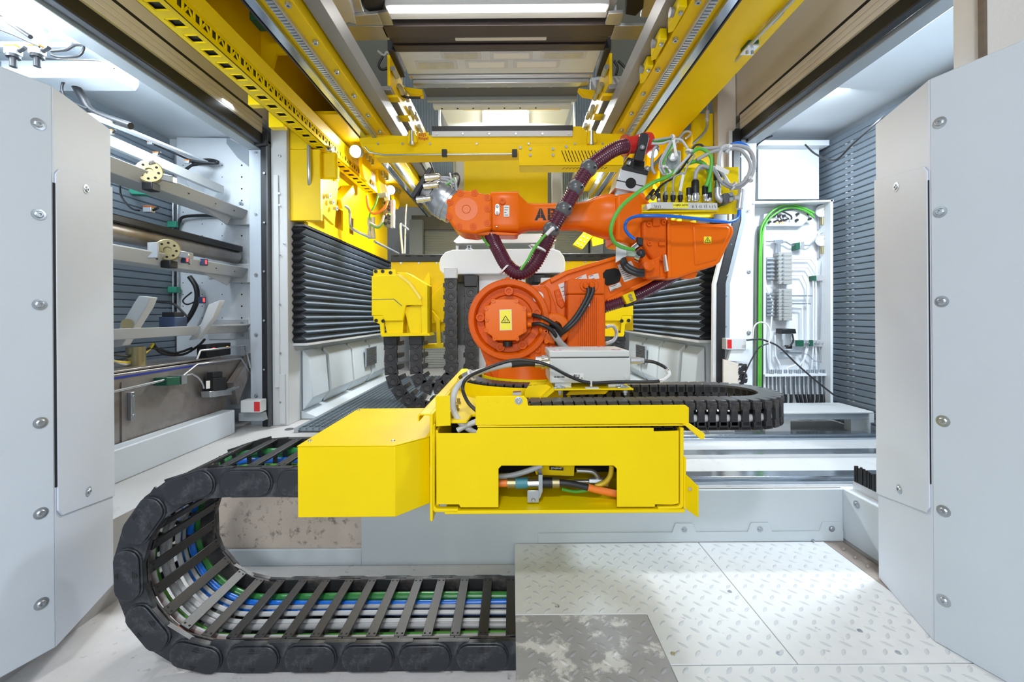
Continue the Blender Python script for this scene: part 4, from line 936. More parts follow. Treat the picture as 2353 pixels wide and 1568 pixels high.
part('certification_label', MB().ppx([(1308, 858), (1340, 858), (1340, 872), (1308, 872)], ye0 - .0008, .001), LBW, t)
part('barcode_label', MB().ppx([(1271, 863), (1307, 863), (1307, 872), (1271, 872)], ye0 - .0006, .001), LBW, t)
bc = MB(); x = 1272.0
while x < 1296:
    w = random.choice((.5, .8, 1.3)); bc.ppx([(x, 864), (x + w, 864), (x + w, 869), (x, 869)], ye0 - .0012, .0006); x += w + random.choice((.5, .9))
part('barcode', bc, INK, t, stuff=True)
text('R', .017, INK, t, 'lettering', P(1319.5, 865.5, ye0 - .0014), right=(-1, 0, 0), bold=.0006)
text('U', .017, INK, t, 'lettering', P(1327.5, 865.5, ye0 - .0014), bold=.0006)
for o in t.children:
    if o.name.startswith('lettering'): pass
text('us', .007, INK, t, 'lettering', P(1336.5, 869, ye0 - .0014), bold=.0002)
part('round_cap', MB().ring(P(1440, 867, ye0 - .0002), (0, -1, 0), [(0, .0095), (.002, .0095), (.0025, .006)], 20), ENC, t)
gl = ALU
for x0, y, D, lab in ((1253, 836, ye0 + .04, None), (1250, 828, ye0 + .11, None)):
    part('cable_gland', MB().ring(P(1264, y, D), (-1, 0, 0), [(0, .022), (.008, .022), (.008, .018), (.022, .018), (.022, .021), (.034, .021), (.034, .015), (.058, .0145), (.06, .01)], 16), mat('nickel', (.66, .60, .48), .25, .9) if x0 == 1253 else ALU, t)
part('right_plug', MB().ring(P(1448, 829, ye0 + .03), (1, 0, 0), [(0, .013), (.036, .013), (.036, .011), (.05, .010), (.05, .007)], 16), ALU, t)
D = ye0 + .04
solo('enclosure_cable', MB().tube([P(1226, 836, D), P(1200, 836, D), P(1150, 842, D - .03), P(1090, 860, D - .08), P(1050, 890, D - .12), P(1040, 930, YC + .07), P(1052, 965, YC + .06), P(1075, 985, YC + .06), P(1100, 1000, YC + .08)], .0105, 10, 8), CBL, 'thick light grey cable arching from the enclosure down into the carriage', 'cable')
solo('cable_sleeve', MB().tube([P(1240, 836, D), P(1208, 835, D), P(1174, 838, D - .012)], .0125, 10, 4), CBK, 'black shrink sleeve on the thick grey cable beside the enclosure gland', 'sleeve')
solo('enclosure_cable', MB().tube([P(1474, 830, ye0 + .03), P(1500, 832, ye0 + .02), P(1528, 845, ye0 - .01), P(1536, 860, ye0 - .02), P(1522, 874, ye0 - .03), P(1490, 878, ye0 - .03), P(1420, 878, ye0 - .02), P(1355, 880, ye0 - .02), P(1310, 866, ye0 - .022), P(1260, 840, ye0 - .03), P(1215, 829, ye0 - .03), P(1170, 830, ye0 - .03), P(1110, 850, ye0 - .05), P(1072, 870, ye0 - .08), P(1063, 895, YC + .1), P(1075, 925, YC + .06), P(1095, 945, YC + .05)], .0062, 8, 8), CBK, 'thin black cable looping in front of the enclosure label', 'cable')
solo('cable_marker', MB().tube([P(1531, 848, ye0 - .012), P(1537, 860, ye0 - .02), P(1526, 872, ye0 - .028), P(1514, 876, ye0 - .03)], .0075, 8, 5), LBW, 'white printed marker wrapped on the thin black cable right of the enclosure', 'marker')
solo('cable_tie', MB().ring(P(1083, 862, D - .085), (-.85, .2, -.5), [(-.004, .021), (.004, .021), (.004, .018), (-.004, .018)], 16), TIE, 'white cable tie binding the grey and black cables left of the enclosure', 'cable tie')
solo('tie_mount', MB().box(P(1345, 889, 1.555).x, P(1375, 889, 1.555).x, 1.548, 1.57, zsf, zsf + .004).cyl(P(1358, 888, 1.56), P(1358, 876, 1.555), .004), TIE, 'white adhesive cable tie mount on the shelf front edge', 'cable tie')
solo('entry_hose', MB().tube([P(1050, 990, YC + .05), P(1068, 980, YC + .055), P(1098, 968, YC + .06), P(1120, 962, YC + .1)], .010, 8, 5), CBL, 'light grey cable bend entering the slot behind the front cover', 'cable')

# ================================================================== CONNECTORS SEEN THROUGH THE CUT OUT
yk = YC + .07
t = thing('power_connector', 'steel power connector with teal sleeve joined to an orange cable in the carriage', 'connector', P(1230, 1140, yk))
part('orange_lead', MB().cyl(P(1120, 1111, yk), P(1166, 1111, yk), .0125, n=14), OCA, t)
part('nickel_collar', MB().ring(P(1165, 1111, yk), (1, 0, 0), [(0, .017), (.026, .017), (.026, .0155), (.029, .0155)], 18), BRS, t)
part('teal_sleeve', MB().cyl(P(1184, 1111, yk), P(1212, 1110, yk), .0185, n=18), TEAL, t)
part('knurled_nut', MB().ring(P(1212, 1110, yk), (1, 0, 0), [(0, .020), (.036, .020), (.036, .017)], 14), CHR, t, ang=5)
part('black_sleeve', MB().cyl(P(1244, 1110, yk), P(1268, 1110, yk), .0185, n=18), SEAL, t)
part('nickel_collar', MB().ring(P(1268, 1110, yk), (1, 0, 0), [(0, .018), (.024, .018), (.024, .013)], 18), BRS, t)
part('black_shrink', MB().tube(PP([(1285, 1110), (1310, 1112), (1352, 1121)], yk), .0115, 10, 4), CBK, t)
part('orange_cable', MB().tube(PP([(1350, 1120), (1380, 1128), (1430, 1138)], yk), .0125, 10, 4), OCA, t)
t2 = thing('connector_bracket', 'galvanised bracket holding the power connector upright on the tray', 'bracket', P(1225, 1155, yk))
part('plate', MB().ppx([(1237, 1092), (1246, 1092), (1246, 1130), (1240, 1146), (1237, 1146)], yk - .03, .05), ZNC, t2)
part('foot', MB().ppx([(1211, 1128), (1238, 1128), (1238, 1156), (1211, 1156)], yk - .035, .003), ZNC, t2, bevel=.001)
spread(proto('screw', MB().ring((0, 0, 0), (0, -1, 0), [(0, .007), (.004, .005), (.004, .002)], 12), ZNC), t2, [P(1225, 1150, yk - .036)])
for px, dy, r, m, lab in (([(1140, 1096), (1170, 1094), (1205, 1085), (1245, 1070)], .10, .010, CBL, 'light grey cable rising behind the teal sleeve in the cut out'), ([(1290, 1124), (1320, 1130), (1355, 1126), (1380, 1118)], .10, .006, GRN, 'green earth cable below the orange cable in the cut out'),
        ([(1405, 1070), (1402, 1092), (1390, 1108), (1368, 1118)], .09, .009, YCB, 'yellow cable bending down at the right of the cut out'), ([(1325, 1082), (1360, 1084), (1372, 1095), (1380, 1108)], .12, .009, STL, 'steel pipe elbow at the top right of the cut out'), ([(1285, 1108), (1340, 1107), (1400, 1107)], .14, .008, STL, 'straight steel pipe behind the orange cable')):
    solo('carriage_cable', MB().tube(PP(px, YC + dy), r, 8, 5), m, lab, 'cable')
solo('inner_bracket', MB().ppx([(1222, 1066), (1320, 1066), (1318, 1094), (1232, 1092)], YC + .16, .006), YEL, 'small yellow bracket behind the connectors in the cut out', 'bracket')
t = thing('cable_label', 'black ETHERNET cable label at the top of the cut out', 'label', P(1280, 1075, YC + .13))
part('plate', MB().ppx([(1262, 1072), (1294, 1075), (1294, 1082), (1262, 1080)], YC + .13, .002), SEAL, t)
text('ETHERNET', .0085, LBW, t, 'lettering', P(1279, 1077, YC + .129), bold=.0001)
t = thing('pipe_fitting', 'steel tee fitting at the right inside the cut out', 'fitting', P(1375, 1110, YC + .13))
part('body', MB().cyl(P(1352, 1106, YC + .12), P(1385, 1107, YC + .12), .014, n=8), STL, t)
part('nut', MB().cyl(P(1386, 1107, YC + .12), P(1396, 1108, YC + .12), .017, n=6), STL, t)
# ================================================================== ORANGE ROBOT
YR = 2.15
SR = YR / F
t = thing('industrial_robot', 'orange six axis robot arm with burgundy hose standing on the yellow carriage', 'robot', P(1215, 900, YR))
def rpart(name, px, D, th, m=ORA, bv=.008, lab=None, seg=3): return part(name, MB().ppx(px, D, th), m, t, lab, bevel=bv, seg=seg)
def sub(name, mb, m, parent, lab=None, bv=0, **k): return part(name, mb, m, parent, lab, bevel=bv, **k)
# foot and shoulder casting
b = MB(); c = P(1205, 905, YR); c.z = ztp + .004
b.ring(c, (0, 0, 1), [(0, .235), (.02, .235), (.05, .20), (.14, .19), (.16, .17)], 36)
foot = part('foot', b, ORA, t, bevel=.004)
body = rpart('shoulder_casting', [(1148, 645), (1153, 641), (1160, 641), (1161, 637), (1170, 637), (1171, 641), (1180, 642), (1184, 647), (1185, 657), (1252, 655), (1262, 665), (1276, 700), (1282, 730), (1288, 790), (1262, 812), (1262, 880), (1140, 880), (1122, 850), (1106, 810), (1088, 762), (1086, 733), (1093, 700), (1112, 672), (1147, 657)], 2.00, .26, ORA2, .012)
cs = P(1169, 735, 1.985)
dish = part('gear_dish', MB().ring(cs, (0, -1, 0), [(-.02, .187), (.028, .187), (.034, .182), (.034, .162), (.026, .155), (-.004, .150), (-.006, .118), (-.014, .112), (-.014, 0.001)], 48), ORA2, t)
sp = [cs + Vector((math.cos(a_) * .132, -.01, math.sin(a_) * .132)) for a_ in (1.57, 3.05, .25, 4.4, 5.2)]
spread(proto('cast_bolt', MB().ring((0, 0, 0), (0, -1, 0), [(0, .020), (.014, .020), (.014, .012), (.006, .011), (.006, .004), (.012, .004), (.012, .001)], 16), ORA2), dish, sp)
mo = [(1129, 688), (1190, 688), (1192, 698), (1203, 704), (1209, 706), (1210, 764), (1202, 768), (1192, 773), (1191, 783), (1132, 783), (1130, 773), (1122, 768), (1115, 764), (1113, 705), (1120, 703), (1127, 699)]
motor = rpart('motor_cover', mo, 1.895, .085, ORA, .004)
sb = proto('cover_screw', MB().ring((0, 0, 0), (0, -1, 0), [(0, .0085), (.006, .0085), (.006, .004), (.001, .004)], 12), ORA)
spread(sb, motor, [P(x, y, 1.894) for x, y in ((1133, 692), (1186, 692), (1204, 709), (1205, 759), (1188, 779), (1136, 779), (1118, 735), (1117, 709), (1117, 759))])
sub('heat_label', MB().ppx([(1147, 712), (1175, 711), (1176, 759), (1148, 760)], 1.8938, .0012), LBW, motor, 'yellow hot surface warning label with white border')
sub('label_face', MB().ppx([(1148.5, 713.5), (1173.8, 712.5), (1174.6, 757.6), (1149.4, 758.6)], 1.8932, .0008), LBY, motor)
tri = MB()
def outline(px, w, D, m_=None):
    m_ = m_ or MB(); n = len(px)
    for i in range(n):
        p, q = P(*px[i], D), P(*px[(i + 1) % n], D); m_.bar(p, q, w, .0005, up=(0, 1, 0))
    return m_
def stroke(px, w, D, m_):
    for i in range(len(px) - 1): m_.bar(P(*px[i], D), P(*px[i + 1], D), w, .0005, up=(0, 1, 0))
    return m_
def stroke2(px, hw_, D, m_):                       # flat ink strokes of width 2*hw_ px
    for (xa_, ya_), (xb_, yb_) in zip(px, px[1:]):
        l = math.hypot(xb_ - xa_, yb_ - ya_) or 1; nx, ny = -(yb_ - ya_) / l * hw_, (xb_ - xa_) / l * hw_
        m_.ppx([(xa_ + nx, ya_ + ny), (xb_ + nx, yb_ + ny), (xb_ - nx, yb_ - ny), (xa_ - nx, ya_ - ny)], D, .0005)
    return m_
D_ = 1.8926
ink = stroke2([(1151.5, 742), (1161, 726), (1171.5, 742), (1151.5, 742)], .7, D_, MB())
for x in (1158, 1161.5, 1165): stroke2([(x, 733), (x - .8, 735), (x + .6, 737), (x, 739)], .4, D_, ink)
stroke2([(1156, 740.3), (1167, 740.3)], .4, D_, ink)
sub('warning_symbol', ink, INK, motor, stuff=True)
sub('motor_plug', MB().cyl(P(1166, 785, 1.95), P(1166, 796, 1.95), .022, n=14), SEAL, motor)
gl_ = MB().ring((0, 0, 0), (1, 0, 0), [(0, .013), (.016, .013), (.02, .010), (.028, .010), (.028, .006)], 12)
spread(proto('cable_gland', gl_, ORA), motor, [P(1211, 724, 1.93), P(1211, 746, 1.93)])
rpart('casting_rib', [(1220, 657), (1248, 656), (1258, 664), (1266, 690), (1266, 720), (1258, 722), (1222, 690)], 1.985, .03, ORA2, .008)
for c_, r in (((1233, 677), .014),):
    part('lightening_hole', MB().ring(P(1236, 683, 1.984), (0, -1, 0), [(0, .026), (.0015, .024)], 18), WHT2, t, 'pale opening through the shoulder casting')
rpart('lower_boss', [(1215, 795), (1240, 783), (1262, 792), (1270, 815), (1258, 840), (1230, 842), (1214, 822)], 1.975, .05, ORA2, .01)
part('boss_screw', MB().ring(P(1235, 804, 1.974), (0, -1, 0), [(0, .016), (.008, .015), (.008, .006), (.002, .005)], 12), ORA2, t)
# wrist of cables at the axis one turret
gd = part('cable_turret', MB().ring(P(1272, 755, 1.99), (0, -1, 0), [(-.03, .075), (.03, .072), (.036, .066), (.036, .036), (.0, .034)], 24), ORA, t)
part('turret_mouth', MB().ring(P(1275, 758, 1.99), (0, -1, 0), [(.0, .034), (.004, .032)], 18), DARK, t)
spread(proto('turret_screw', MB().ring((0, 0, 0), (0, -1, 0), [(0, .011), (.007, .010), (.007, .004), (.002, .004)], 12), ORA), gd, [P(x, y, 1.953) for x, y in ((1272, 735), (1254, 762), (1255, 785), (1294, 768))])
for px, lab in (([(1222, 724, 1.93), (1245, 730, 1.90), (1268, 742, 1.90), (1286, 756, 1.91), (1288, 764, 1.92), (1275, 762, 1.95), (1268, 760, 1.97)], 'upper_motor_cable'), ([(1222, 746, 1.93), (1240, 745, 1.90), (1262, 755, 1.90), (1276, 772, 1.91), (1279, 792, 1.93)], 'lower_motor_cable'),
        ([(1346, 656, 1.95), (1352, 668, 1.94), (1345, 690, 1.93), (1322, 728, 1.91), (1300, 752, 1.91), (1285, 765, 1.93), (1276, 762, 1.97)], 'motor_cable'), ([(1359, 655, 1.95), (1362, 668, 1.94), (1352, 692, 1.93), (1328, 732, 1.91), (1304, 756, 1.905), (1286, 770, 1.93), (1280, 790, 1.94)], 'motor_cable'),
        ([(1268, 762, 1.95), (1275, 772, 1.92), (1288, 790, 1.93), (1300, 800, 1.95)], 'trunk_cable')):
    part(lab, MB().tube([P(*q) for q in px], .0095 if 'trunk' not in lab else .016, 10, 7), CBK if 'trunk' not in lab else CBG, t)
# lower arm
YA = 2.08
arm = rpart('lower_arm', [(1234, 655), (1262, 640), (1300, 622), (1432, 584), (1470, 580), (1520, 600), (1512, 638), (1482, 652), (1398, 694), (1392, 700), (1392, 760), (1340, 795), (1290, 790), (1268, 745)], YA, .16, ORA, .014)
sub('opening_shade', MB().ppx([(1385, 628), (1392, 620), (1412, 616), (1421, 619), (1427, 632), (1424, 646), (1416, 652), (1394, 657), (1386, 650)], YA - .0015, .003), DARK, arm, 'black patch painted as the shaded inside of the lower arm opening')  # flat black patch, no real hole: the shade inside is put in as colour
sub('arm_flange_edge', MB().prism(PP([(1262, 640), (1300, 622), (1432, 583), (1436, 590), (1304, 632), (1266, 652)], YA - .014), (0, .02, 0)), ORA, arm, None, .006)
sub('arm_flange_edge', MB().prism(PP([(1392, 688), (1482, 644), (1506, 632), (1510, 640), (1484, 655), (1398, 697)], YA - .014), (0, .02, 0)), ORA, arm, None, .006)
sub('scale_mark', MB().ppx([(1272, 668), (1285, 664), (1298, 702), (1290, 710), (1280, 700)], YA - .008, .012), ORA2, arm, None, .004)
text('+ 2 -', .032, ORA, arm, 'axis_number', P(1285, 685, YA - .009), right=(.35, 0, -.94), up=(.94, 0, .35), depth=.001, bold=.001)
def label(px, D, parent, lab, lines=6, logo=None):
    o = sub('paper_label', MB().ppx(px, D, .0012), LBW, parent, lab)
    (x0, y0), (x1, y1), (x2, y2), (x3, y3) = px; m_ = MB()
    for k in range(lines):
        v = .18 + .68 * k / max(1, lines - 1); w = random.uniform(.45, .85)
        a_ = (x0 + (x3 - x0) * v + (x1 - x0) * .1, y0 + (y3 - y0) * v + (y1 - y0) * .1); b_ = (x0 + (x3 - x0) * v + (x1 - x0) * w, y0 + (y3 - y0) * v + (y1 - y0) * w)
        stroke2([a_, b_], .55, D - .0006, m_)
    sub('label_print', m_, INK, parent, stuff=True)
label([(1418, 609), (1450, 600), (1468, 636), (1434, 649)], YA - .0012, arm, 'white printed rating label', 7)
label([(1398, 659), (1424, 649), (1428, 658), (1402, 670)], YA - .0162, arm, 'small white type label on the arm', 2)
label([(1282, 654), (1304, 646), (1304, 700), (1300, 704)], YA - .0012, arm, 'white triangular instruction label', 5)
label([(1352, 634), (1374, 628), (1377, 640), (1352, 645)], YA - .0012, arm, 'small grey label above the vertical motor', 2)
label([(1322, 640), (1346, 630), (1350, 645), (1324, 650)], YA - .0012, arm, 'white label behind the vertical motor', 2)
# vertical motor
mt = rpart('base_motor', [(1304, 676), (1390, 676), (1391, 805), (1303, 805)], 1.965, .17, ORA2, .008)
sub('motor_head', MB().ppx([(1303, 642), (1314, 639), (1320, 641), (1382, 641), (1388, 638), (1390, 641), (1390, 676), (1303, 676)], 1.958, .18), ORA2, mt, None, .006)
for x in (1331, 1335.5, 1340, 1344.5, 1349, 1353.5, 1358, 1362.5, 1367, 1371.5): sub('fin', MB().ppx([(x - 1.3, 684), (x + 1.3, 684), (x + 1.3, 803), (x - 1.3, 803)], 1.957, .009), ORA2, mt)
sub('gland_plate', MB().ppx([(1332, 652), (1338, 645), (1350, 642), (1362, 643), (1373, 648), (1376, 658), (1370, 668), (1352, 672), (1338, 668), (1332, 660)], 1.950, .01), ORA2, mt, None, .003)
gl2 = MB().ring((0, 0, 0), (0, -1, -.2), [(0, .015), (.01, .014), (.016, .010)], 12)
spread(proto('cable_gland', gl2, ORA2), mt, [P(1345, 656, 1.95), P(1359, 655, 1.95)])
sub('serial_label', MB().ppx([(1349, 684), (1355, 684), (1355, 704), (1349, 704)], 1.9555, .001), LBW, mt, 'narrow white serial label')
# elbow casting, its gearbox and the rear housing
elbow = rpart('elbow_casting', [(1416, 447), (1470, 438), (1498, 470), (1536, 500), (1536, 640), (1492, 642), (1478, 622), (1472, 585), (1468, 562), (1416, 553)], 2.02, .25, ORA, .014)
rear = rpart('rear_housing', [(1534, 503), (1560, 507), (1640, 514), (1676, 513), (1686, 520), (1687, 535), (1655, 603), (1642, 612), (1590, 628), (1556, 640), (1537, 640)], 2.0, .27, ORA, .022, None, 4)
sub('housing_edge', MB().ppx([(1533, 504), (1541, 505), (1544, 638), (1534, 640)], 1.992, .28), ORA, rear, None, .004)
sub('raised_face', MB().ppx([(1590, 517), (1672, 518), (1679, 524), (1678, 536), (1649, 598), (1596, 612)], 1.993, .02), ORA, rear, None, .01)
sub('voltage_label', MB().ppx([(1617, 544), (1634, 544), (1634, 559), (1617, 559)], 1.9918, .0012), LBY, rear, 'yellow high voltage warning label')
ink = stroke2([(1618.5, 557.5), (1625.5, 545.5), (1632.5, 557.5), (1618.5, 557.5)], .5, 1.991, MB()); stroke2([(1626, 548.5), (1624.5, 552.5), (1626.5, 552), (1625, 556)], .4, 1.991, ink)
sub('voltage_symbol', ink, INK, rear, stuff=True)
sub('lifting_lug', MB().ppx([(1567, 628), (1590, 622), (1603, 622), (1603, 630), (1597, 640), (1575, 640)], 2.03, .06), ORA, rear, None, .006)
gbx = rpart('gear_flange', [(1476, 505), (1532, 503), (1532, 600), (1500, 600), (1476, 560)], 1.985, .06, ORA2, .012)
spread(proto('flange_bolt', MB().ring((0, 0, 0), (0, -1, 0), [(0, .012), (.008, .011), (.008, .005), (.002, .005)], 12), ORA2), gbx, [P(x, y, 1.984) for x, y in ((1490, 516), (1491, 560), (1524, 512), (1525, 590))])
tb = rpart('terminal_cover', [(1478, 604), (1516, 588), (1518, 636), (1484, 640)], 1.955, .06, ORA2, .008)
sub('terminal_cap', MB().ring(P(1488, 612, 1.95), (0, -1, .2), [(0, .028), (.02, .026), (.024, .018)], 16), ORA2, tb)
rpart('cast_step', [(1500, 500), (1518, 498), (1518, 520), (1500, 520)], 1.975, .03, ORA2, .006)
rpart('cast_step', [(1514, 556), (1530, 556), (1530, 565), (1514, 565)], 1.972, .03, ORA2, .004)
sub('strip_label', MB().ppx([(1527, 586), (1530, 585), (1536, 622), (1532, 624)], 1.953, .03), LBW, elbow, 'thin white strip label')
# upper arm, lofted along its length
def ringx(x, yt, yb, hd, pw=3.5, n=28, yc=YR):
    z1, z0 = P(x, yt, yc).z, P(x, yb, yc).z; X = P(x, (yt + yb) / 2, yc).x; o = []
    for k in range(n):
        an = 2 * math.pi * k / n; c_, s_ = math.cos(an), math.sin(an)
        o.append((X, yc + hd * math.copysign(abs(c_) ** (2 / pw), c_), (z0 + z1) / 2 + (z1 - z0) / 2 * math.copysign(abs(s_) ** (2 / pw), s_)))
    return o
fa = part('forearm', MB().loft([ringx(*r) for r in ((1190, 450, 538, .085, 4), (1196, 456, 536, .08, 4), (1212, 470, 530, .062, 4), (1230, 471, 529, .06, 4), (1325, 469, 528, .062, 4), (1345, 465, 532, .07, 3.5), (1365, 456, 541, .09, 3), (1385, 450, 548, .105, 2.6), (1408, 448, 551, .112, 2.4), (1470, 447, 553, .115, 2.4))]), ORA, t, ang=50)
sub('joint_line', MB().loft([ringx(1409, 447, 552, .1135, 2.4), ringx(1411, 447, 552, .1135, 2.4)]), ORA2, fa)
wb = part('wrist_housing', MB().loft([ringx(*r) for r in ((1128, 449, 538, .082, 6), (1133, 448, 539, .086, 6), (1186, 447, 540, .086, 6), (1191, 449, 539, .083, 6))]), ORA, t, ang=50)
sub('round_plug', MB().ring(P(1154, 463, 2.062), (0, -1, 0), [(0, .016), (.006, .0155), (.006, .006), (.002, .005)], 18), ORA2, wb)
sub('metal_clip', MB().ppx([(1137, 471), (1141, 468), (1146, 469), (1148, 473), (1148, 490), (1145, 494), (1138, 494), (1136, 490)], 2.058, .006), ALU, wb, 'pale bolted metal clip', .002)
spread(proto('clip_screw', MB().ring((0, 0, 0), (0, -1, 0), [(0, .008), (.005, .007), (.005, .003), (.001, .003)], 12), CHR), wb, [P(1142, 475, 2.057), P(1142, 489, 2.057)])
label([(1157, 472), (1170, 472), (1170, 498), (1157, 498)], 2.060, wb, 'white serial number label', 4)
sub('arm_screw', MB().ring(P(1141, 521, 2.062), (0, -1, 0), [(0, .004), (.002, .003)], 10), ZNC, wb)
sub('underside_web', MB().ppx([(1062, 528), (1190, 536), (1190, 539), (1180, 541), (1100, 540), (1075, 536)], 2.07, .12), ORA, wb, None, .004)
# logo letters with their dividing cross: only the first letters clear of the hose can be read
D_ = YR - .0632
def letter(px, parent, D, cross):
    m_ = MB().ppx(px, D, .0012); o = sub('logo_letter', m_, INK, parent)
LG = [[(1228, 506), (1233.6, 493.6), (1241.2, 493.6), (1241.2, 479), (1243.5, 479), (1244.7, 479), (1244.7, 493.6), (1248, 493.6), (1254, 506), (1248.5, 506), (1246, 500.4), (1236, 500.4), (1233.5, 506)]]
def poly_letter(px): letter(px, fa, D_, None)
# A in four quarters
poly_letter([(1239.0, 479), (1240.9, 479), (1240.9, 492), (1234.4, 492)])
poly_letter([(1241.9, 479), (1244.2, 479), (1249.2, 492), (1241.9, 492)])
poly_letter([(1233.9, 493), (1240.9, 493), (1240.9, 500.5), (1236.5, 500.5), (1234.4, 506), (1228.0, 506)])
poly_letter([(1241.9, 493), (1249.6, 493), (1255.0, 506), (1248.4, 506), (1246.2, 500.5), (1241.9, 500.5)])
def Bq(x0):
    poly_letter([(x0, 479), (x0 + 7, 479), (x0 + 7, 483.5), (x0 + 6, 484), (x0 + 6, 488), (x0 + 7, 489), (x0 + 7, 492), (x0, 492)])
    poly_letter([(x0 + 8, 479), (x0 + 15, 479.6), (x0 + 18.6, 482.5), (x0 + 19, 487), (x0 + 17, 490.6), (x0 + 14, 492), (x0 + 8, 492), (x0 + 8, 489), (x0 + 12, 488.6), (x0 + 13, 486), (x0 + 12, 483.8), (x0 + 8, 483.5)])
    poly_letter([(x0, 493), (x0 + 7, 493), (x0 + 7, 496), (x0 + 6, 496.5), (x0 + 6, 501), (x0 + 7, 501.5), (x0 + 7, 506), (x0, 506)])
    poly_letter([(x0 + 8, 493), (x0 + 15, 493), (x0 + 19, 495), (x0 + 20, 499), (x0 + 18.5, 503.6), (x0 + 15, 506), (x0 + 8, 506), (x0 + 8, 501.5), (x0 + 13, 501), (x0 + 14, 499), (x0 + 13, 496.5), (x0 + 8, 496)])
Bq(1258); Bq(1282)
# wrist head
wh = rpart('wrist_head', [(1076, 437), (1124, 447), (1130, 450), (1130, 528), (1090, 537), (1058, 533), (1040, 522), (1028, 503), (1025, 483), (1029, 462), (1042, 445), (1058, 437)], 2.045, .20, ORA, .014, None, 4)
sub('face_disc', MB().ring(P(1071, 481, 2.0455), (0, -1, 0), [(0, .056), (.0015, .055), (.0015, .021), (.0005, .020), (.0005, .019), (.0015, .018), (.0015, .001)], 36), mat('orange_disc', (.80, .17, .04), .3, var=.03), wh, 'smooth paler round cover')
spread(proto('recess_bolt', MB().ring((0, 0, 0), (0, -1, 0), [(.002, .0165), (.0022, .0145), (-.004, .013), (-.004, .008), (.004, .0075), (.004, .004), (0, .0035)], 16), ORA2), wh, [P(x, y, 2.044) for x, y in ((1033, 465), (1057, 444), (1090, 443.5), (1120, 454), (1120, 480), (1120, 513), (1087, 521), (1054, 521), (1032, 498))])
hd = P(1046, 478, YR); ad = (P(975, 432, YR) - hd).normalized()
fl = part('tool_flange', MB().ring(hd, ad, [(.0, .088), (.035, .088), (.035, .093), (.052, .093), (.055, .088), (.060, .088), (.060, .092), (.092, .092), (.12, .080), (.125, .07)], 32), STL, t)
mast = part('adapter_cone', MB().ring(hd + ad * .125, ad, [(0, .075), (.045, .068), (.05, .05)], 28), ALU, fl)
part('adapter_plate', MB().obox(hd + ad * .185, ad, (0, 1, 0), ad.cross(Vector((0, 1, 0))), .012, .085, .085), SEAL, fl, None, .004)
for k, (x, y) in enumerate(((985, 409), (982, 428), (966, 458))):
    q = P(x, y, YR - .08)
    part('round_connector', MB().ring(q, (-1, 0, -.12), [(-.055, .012), (-.05, .017), (-.02, .017), (-.02, .020), (.0, .020), (.0, .017), (.018, .018), (.022, .012)], 16), NIC if k < 2 else CHR, fl)
for px, m in (([(992, 408), (1015, 408), (1035, 410), (1046, 420), (1049, 440)], CBG), ([(1000, 412), (1025, 413), (1043, 424)], CBG), ([(998, 428), (1018, 427), (1035, 418), (1045, 412)], GRN), ([(972, 459), (990, 452), (1005, 435), (1020, 425), (1040, 415)], CBG), ([(1030, 405), (1042, 400), (1055, 406), (1050, 430), (1056, 450)], CBK), ([(1035, 402), (1050, 398), (1056, 415), (1047, 440)], CBK)):
    part('wrist_cable', MB().tube(PP(px, YR - .06), .007 if m is not CBK else .003, 8, 6), m, fl)
spread(proto('tool_tie', MB().ring((0, 0, 0), (1, .3, .2), [(-.003, .018), (.003, .018), (.003, .014), (-.003, .014)], 12), TIE), fl, [P(1034, 406, YR - .06), P(1046, 416, YR - .06)])

# ------------------------------------------------------------------ hose with rubber balls
YH = 1.96
hp_ = [(1436, 336, 2.02), (1418, 341, 2.0), (1390, 357, 1.98), (1352, 388, YH), (1323, 432, YH), (1296, 480, YH), (1270, 525, YH), (1243, 580, 1.97), (1222, 613, 1.98), (1192, 628, 2.0), (1165, 610, 2.02), (1145, 575, 2.05), (1132, 550, 2.09), (1126, 535, 2.13)]
fp = resample(spline([P(*q) for q in hp_], 40), .0028)
cor = lambda r: (lambda i, L: r + (.0032 if (i % 4) in (0, 1) else -.0012))
solo('corrugated_hose', MB().tube(fp, .03, 16, 0, cor(.031)), HOS, 'shiny burgundy corrugated hose hanging in a loop over the orange arm', 'hose', ang=80)
for k, (x, y) in enumerate(((1352, 387), (1322, 432), (1295, 481), (1266, 529))):
    c_ = P(x, y, YH)
    bl_ = solo('hose_ball', MB().ball(c_, .0405, 24, (.5, 0, .85)), BAL, ('topmost', 'second', 'third', 'lowest')[k] + ' grey rubber ball on the burgundy hose, counted from the red cuff', 'ball', 'balls on the hose')
    part('slot', MB().obox(c_ + Vector((.024, -.030, -.006)), (.6, .5, .3), (0, 1, 0), (0, 0, 1), .009, .004, .005), DARK, bl_)
solo('corrugated_hose', MB().tube(resample(spline([P(*q) for q in ((1560, 626, 2.2), (1520, 650, 2.15), (1455, 683, 2.10), (1400, 702, 2.08), (1350, 720, 2.10))], 40), .0028), .03, 14, 0, cor(.027)), HOS, 'lower burgundy corrugated hose held by the yellow clamp under the arm', 'hose', ang=80)
t2 = thing('hose_clamp', 'yellow clamp block with two bolts on the lower burgundy hose', 'clamp', P(1448, 700, 2.07))
part('block', MB().ppx([(1430, 679), (1456, 668), (1463, 690), (1440, 700)], 2.03, .10), YEL, t2, bevel=.003)
part('rubber_foot', MB().ppx([(1437, 699), (1458, 692), (1456, 702), (1438, 706)], 2.05, .06), SEAL, t2)
spread(proto('bolt', MB().ring((0, 0, 0), (0, -1, 0), [(0, .009), (.008, .009), (.008, .004), (.002, .004)], 12), BRS), t2, [P(1447, 680, 2.029), P(1450, 688, 2.029)])
for k, (px, D) in enumerate([([(1215, 601), (1222, 604), (1255, 580), (1250, 576)], 0)]): pass
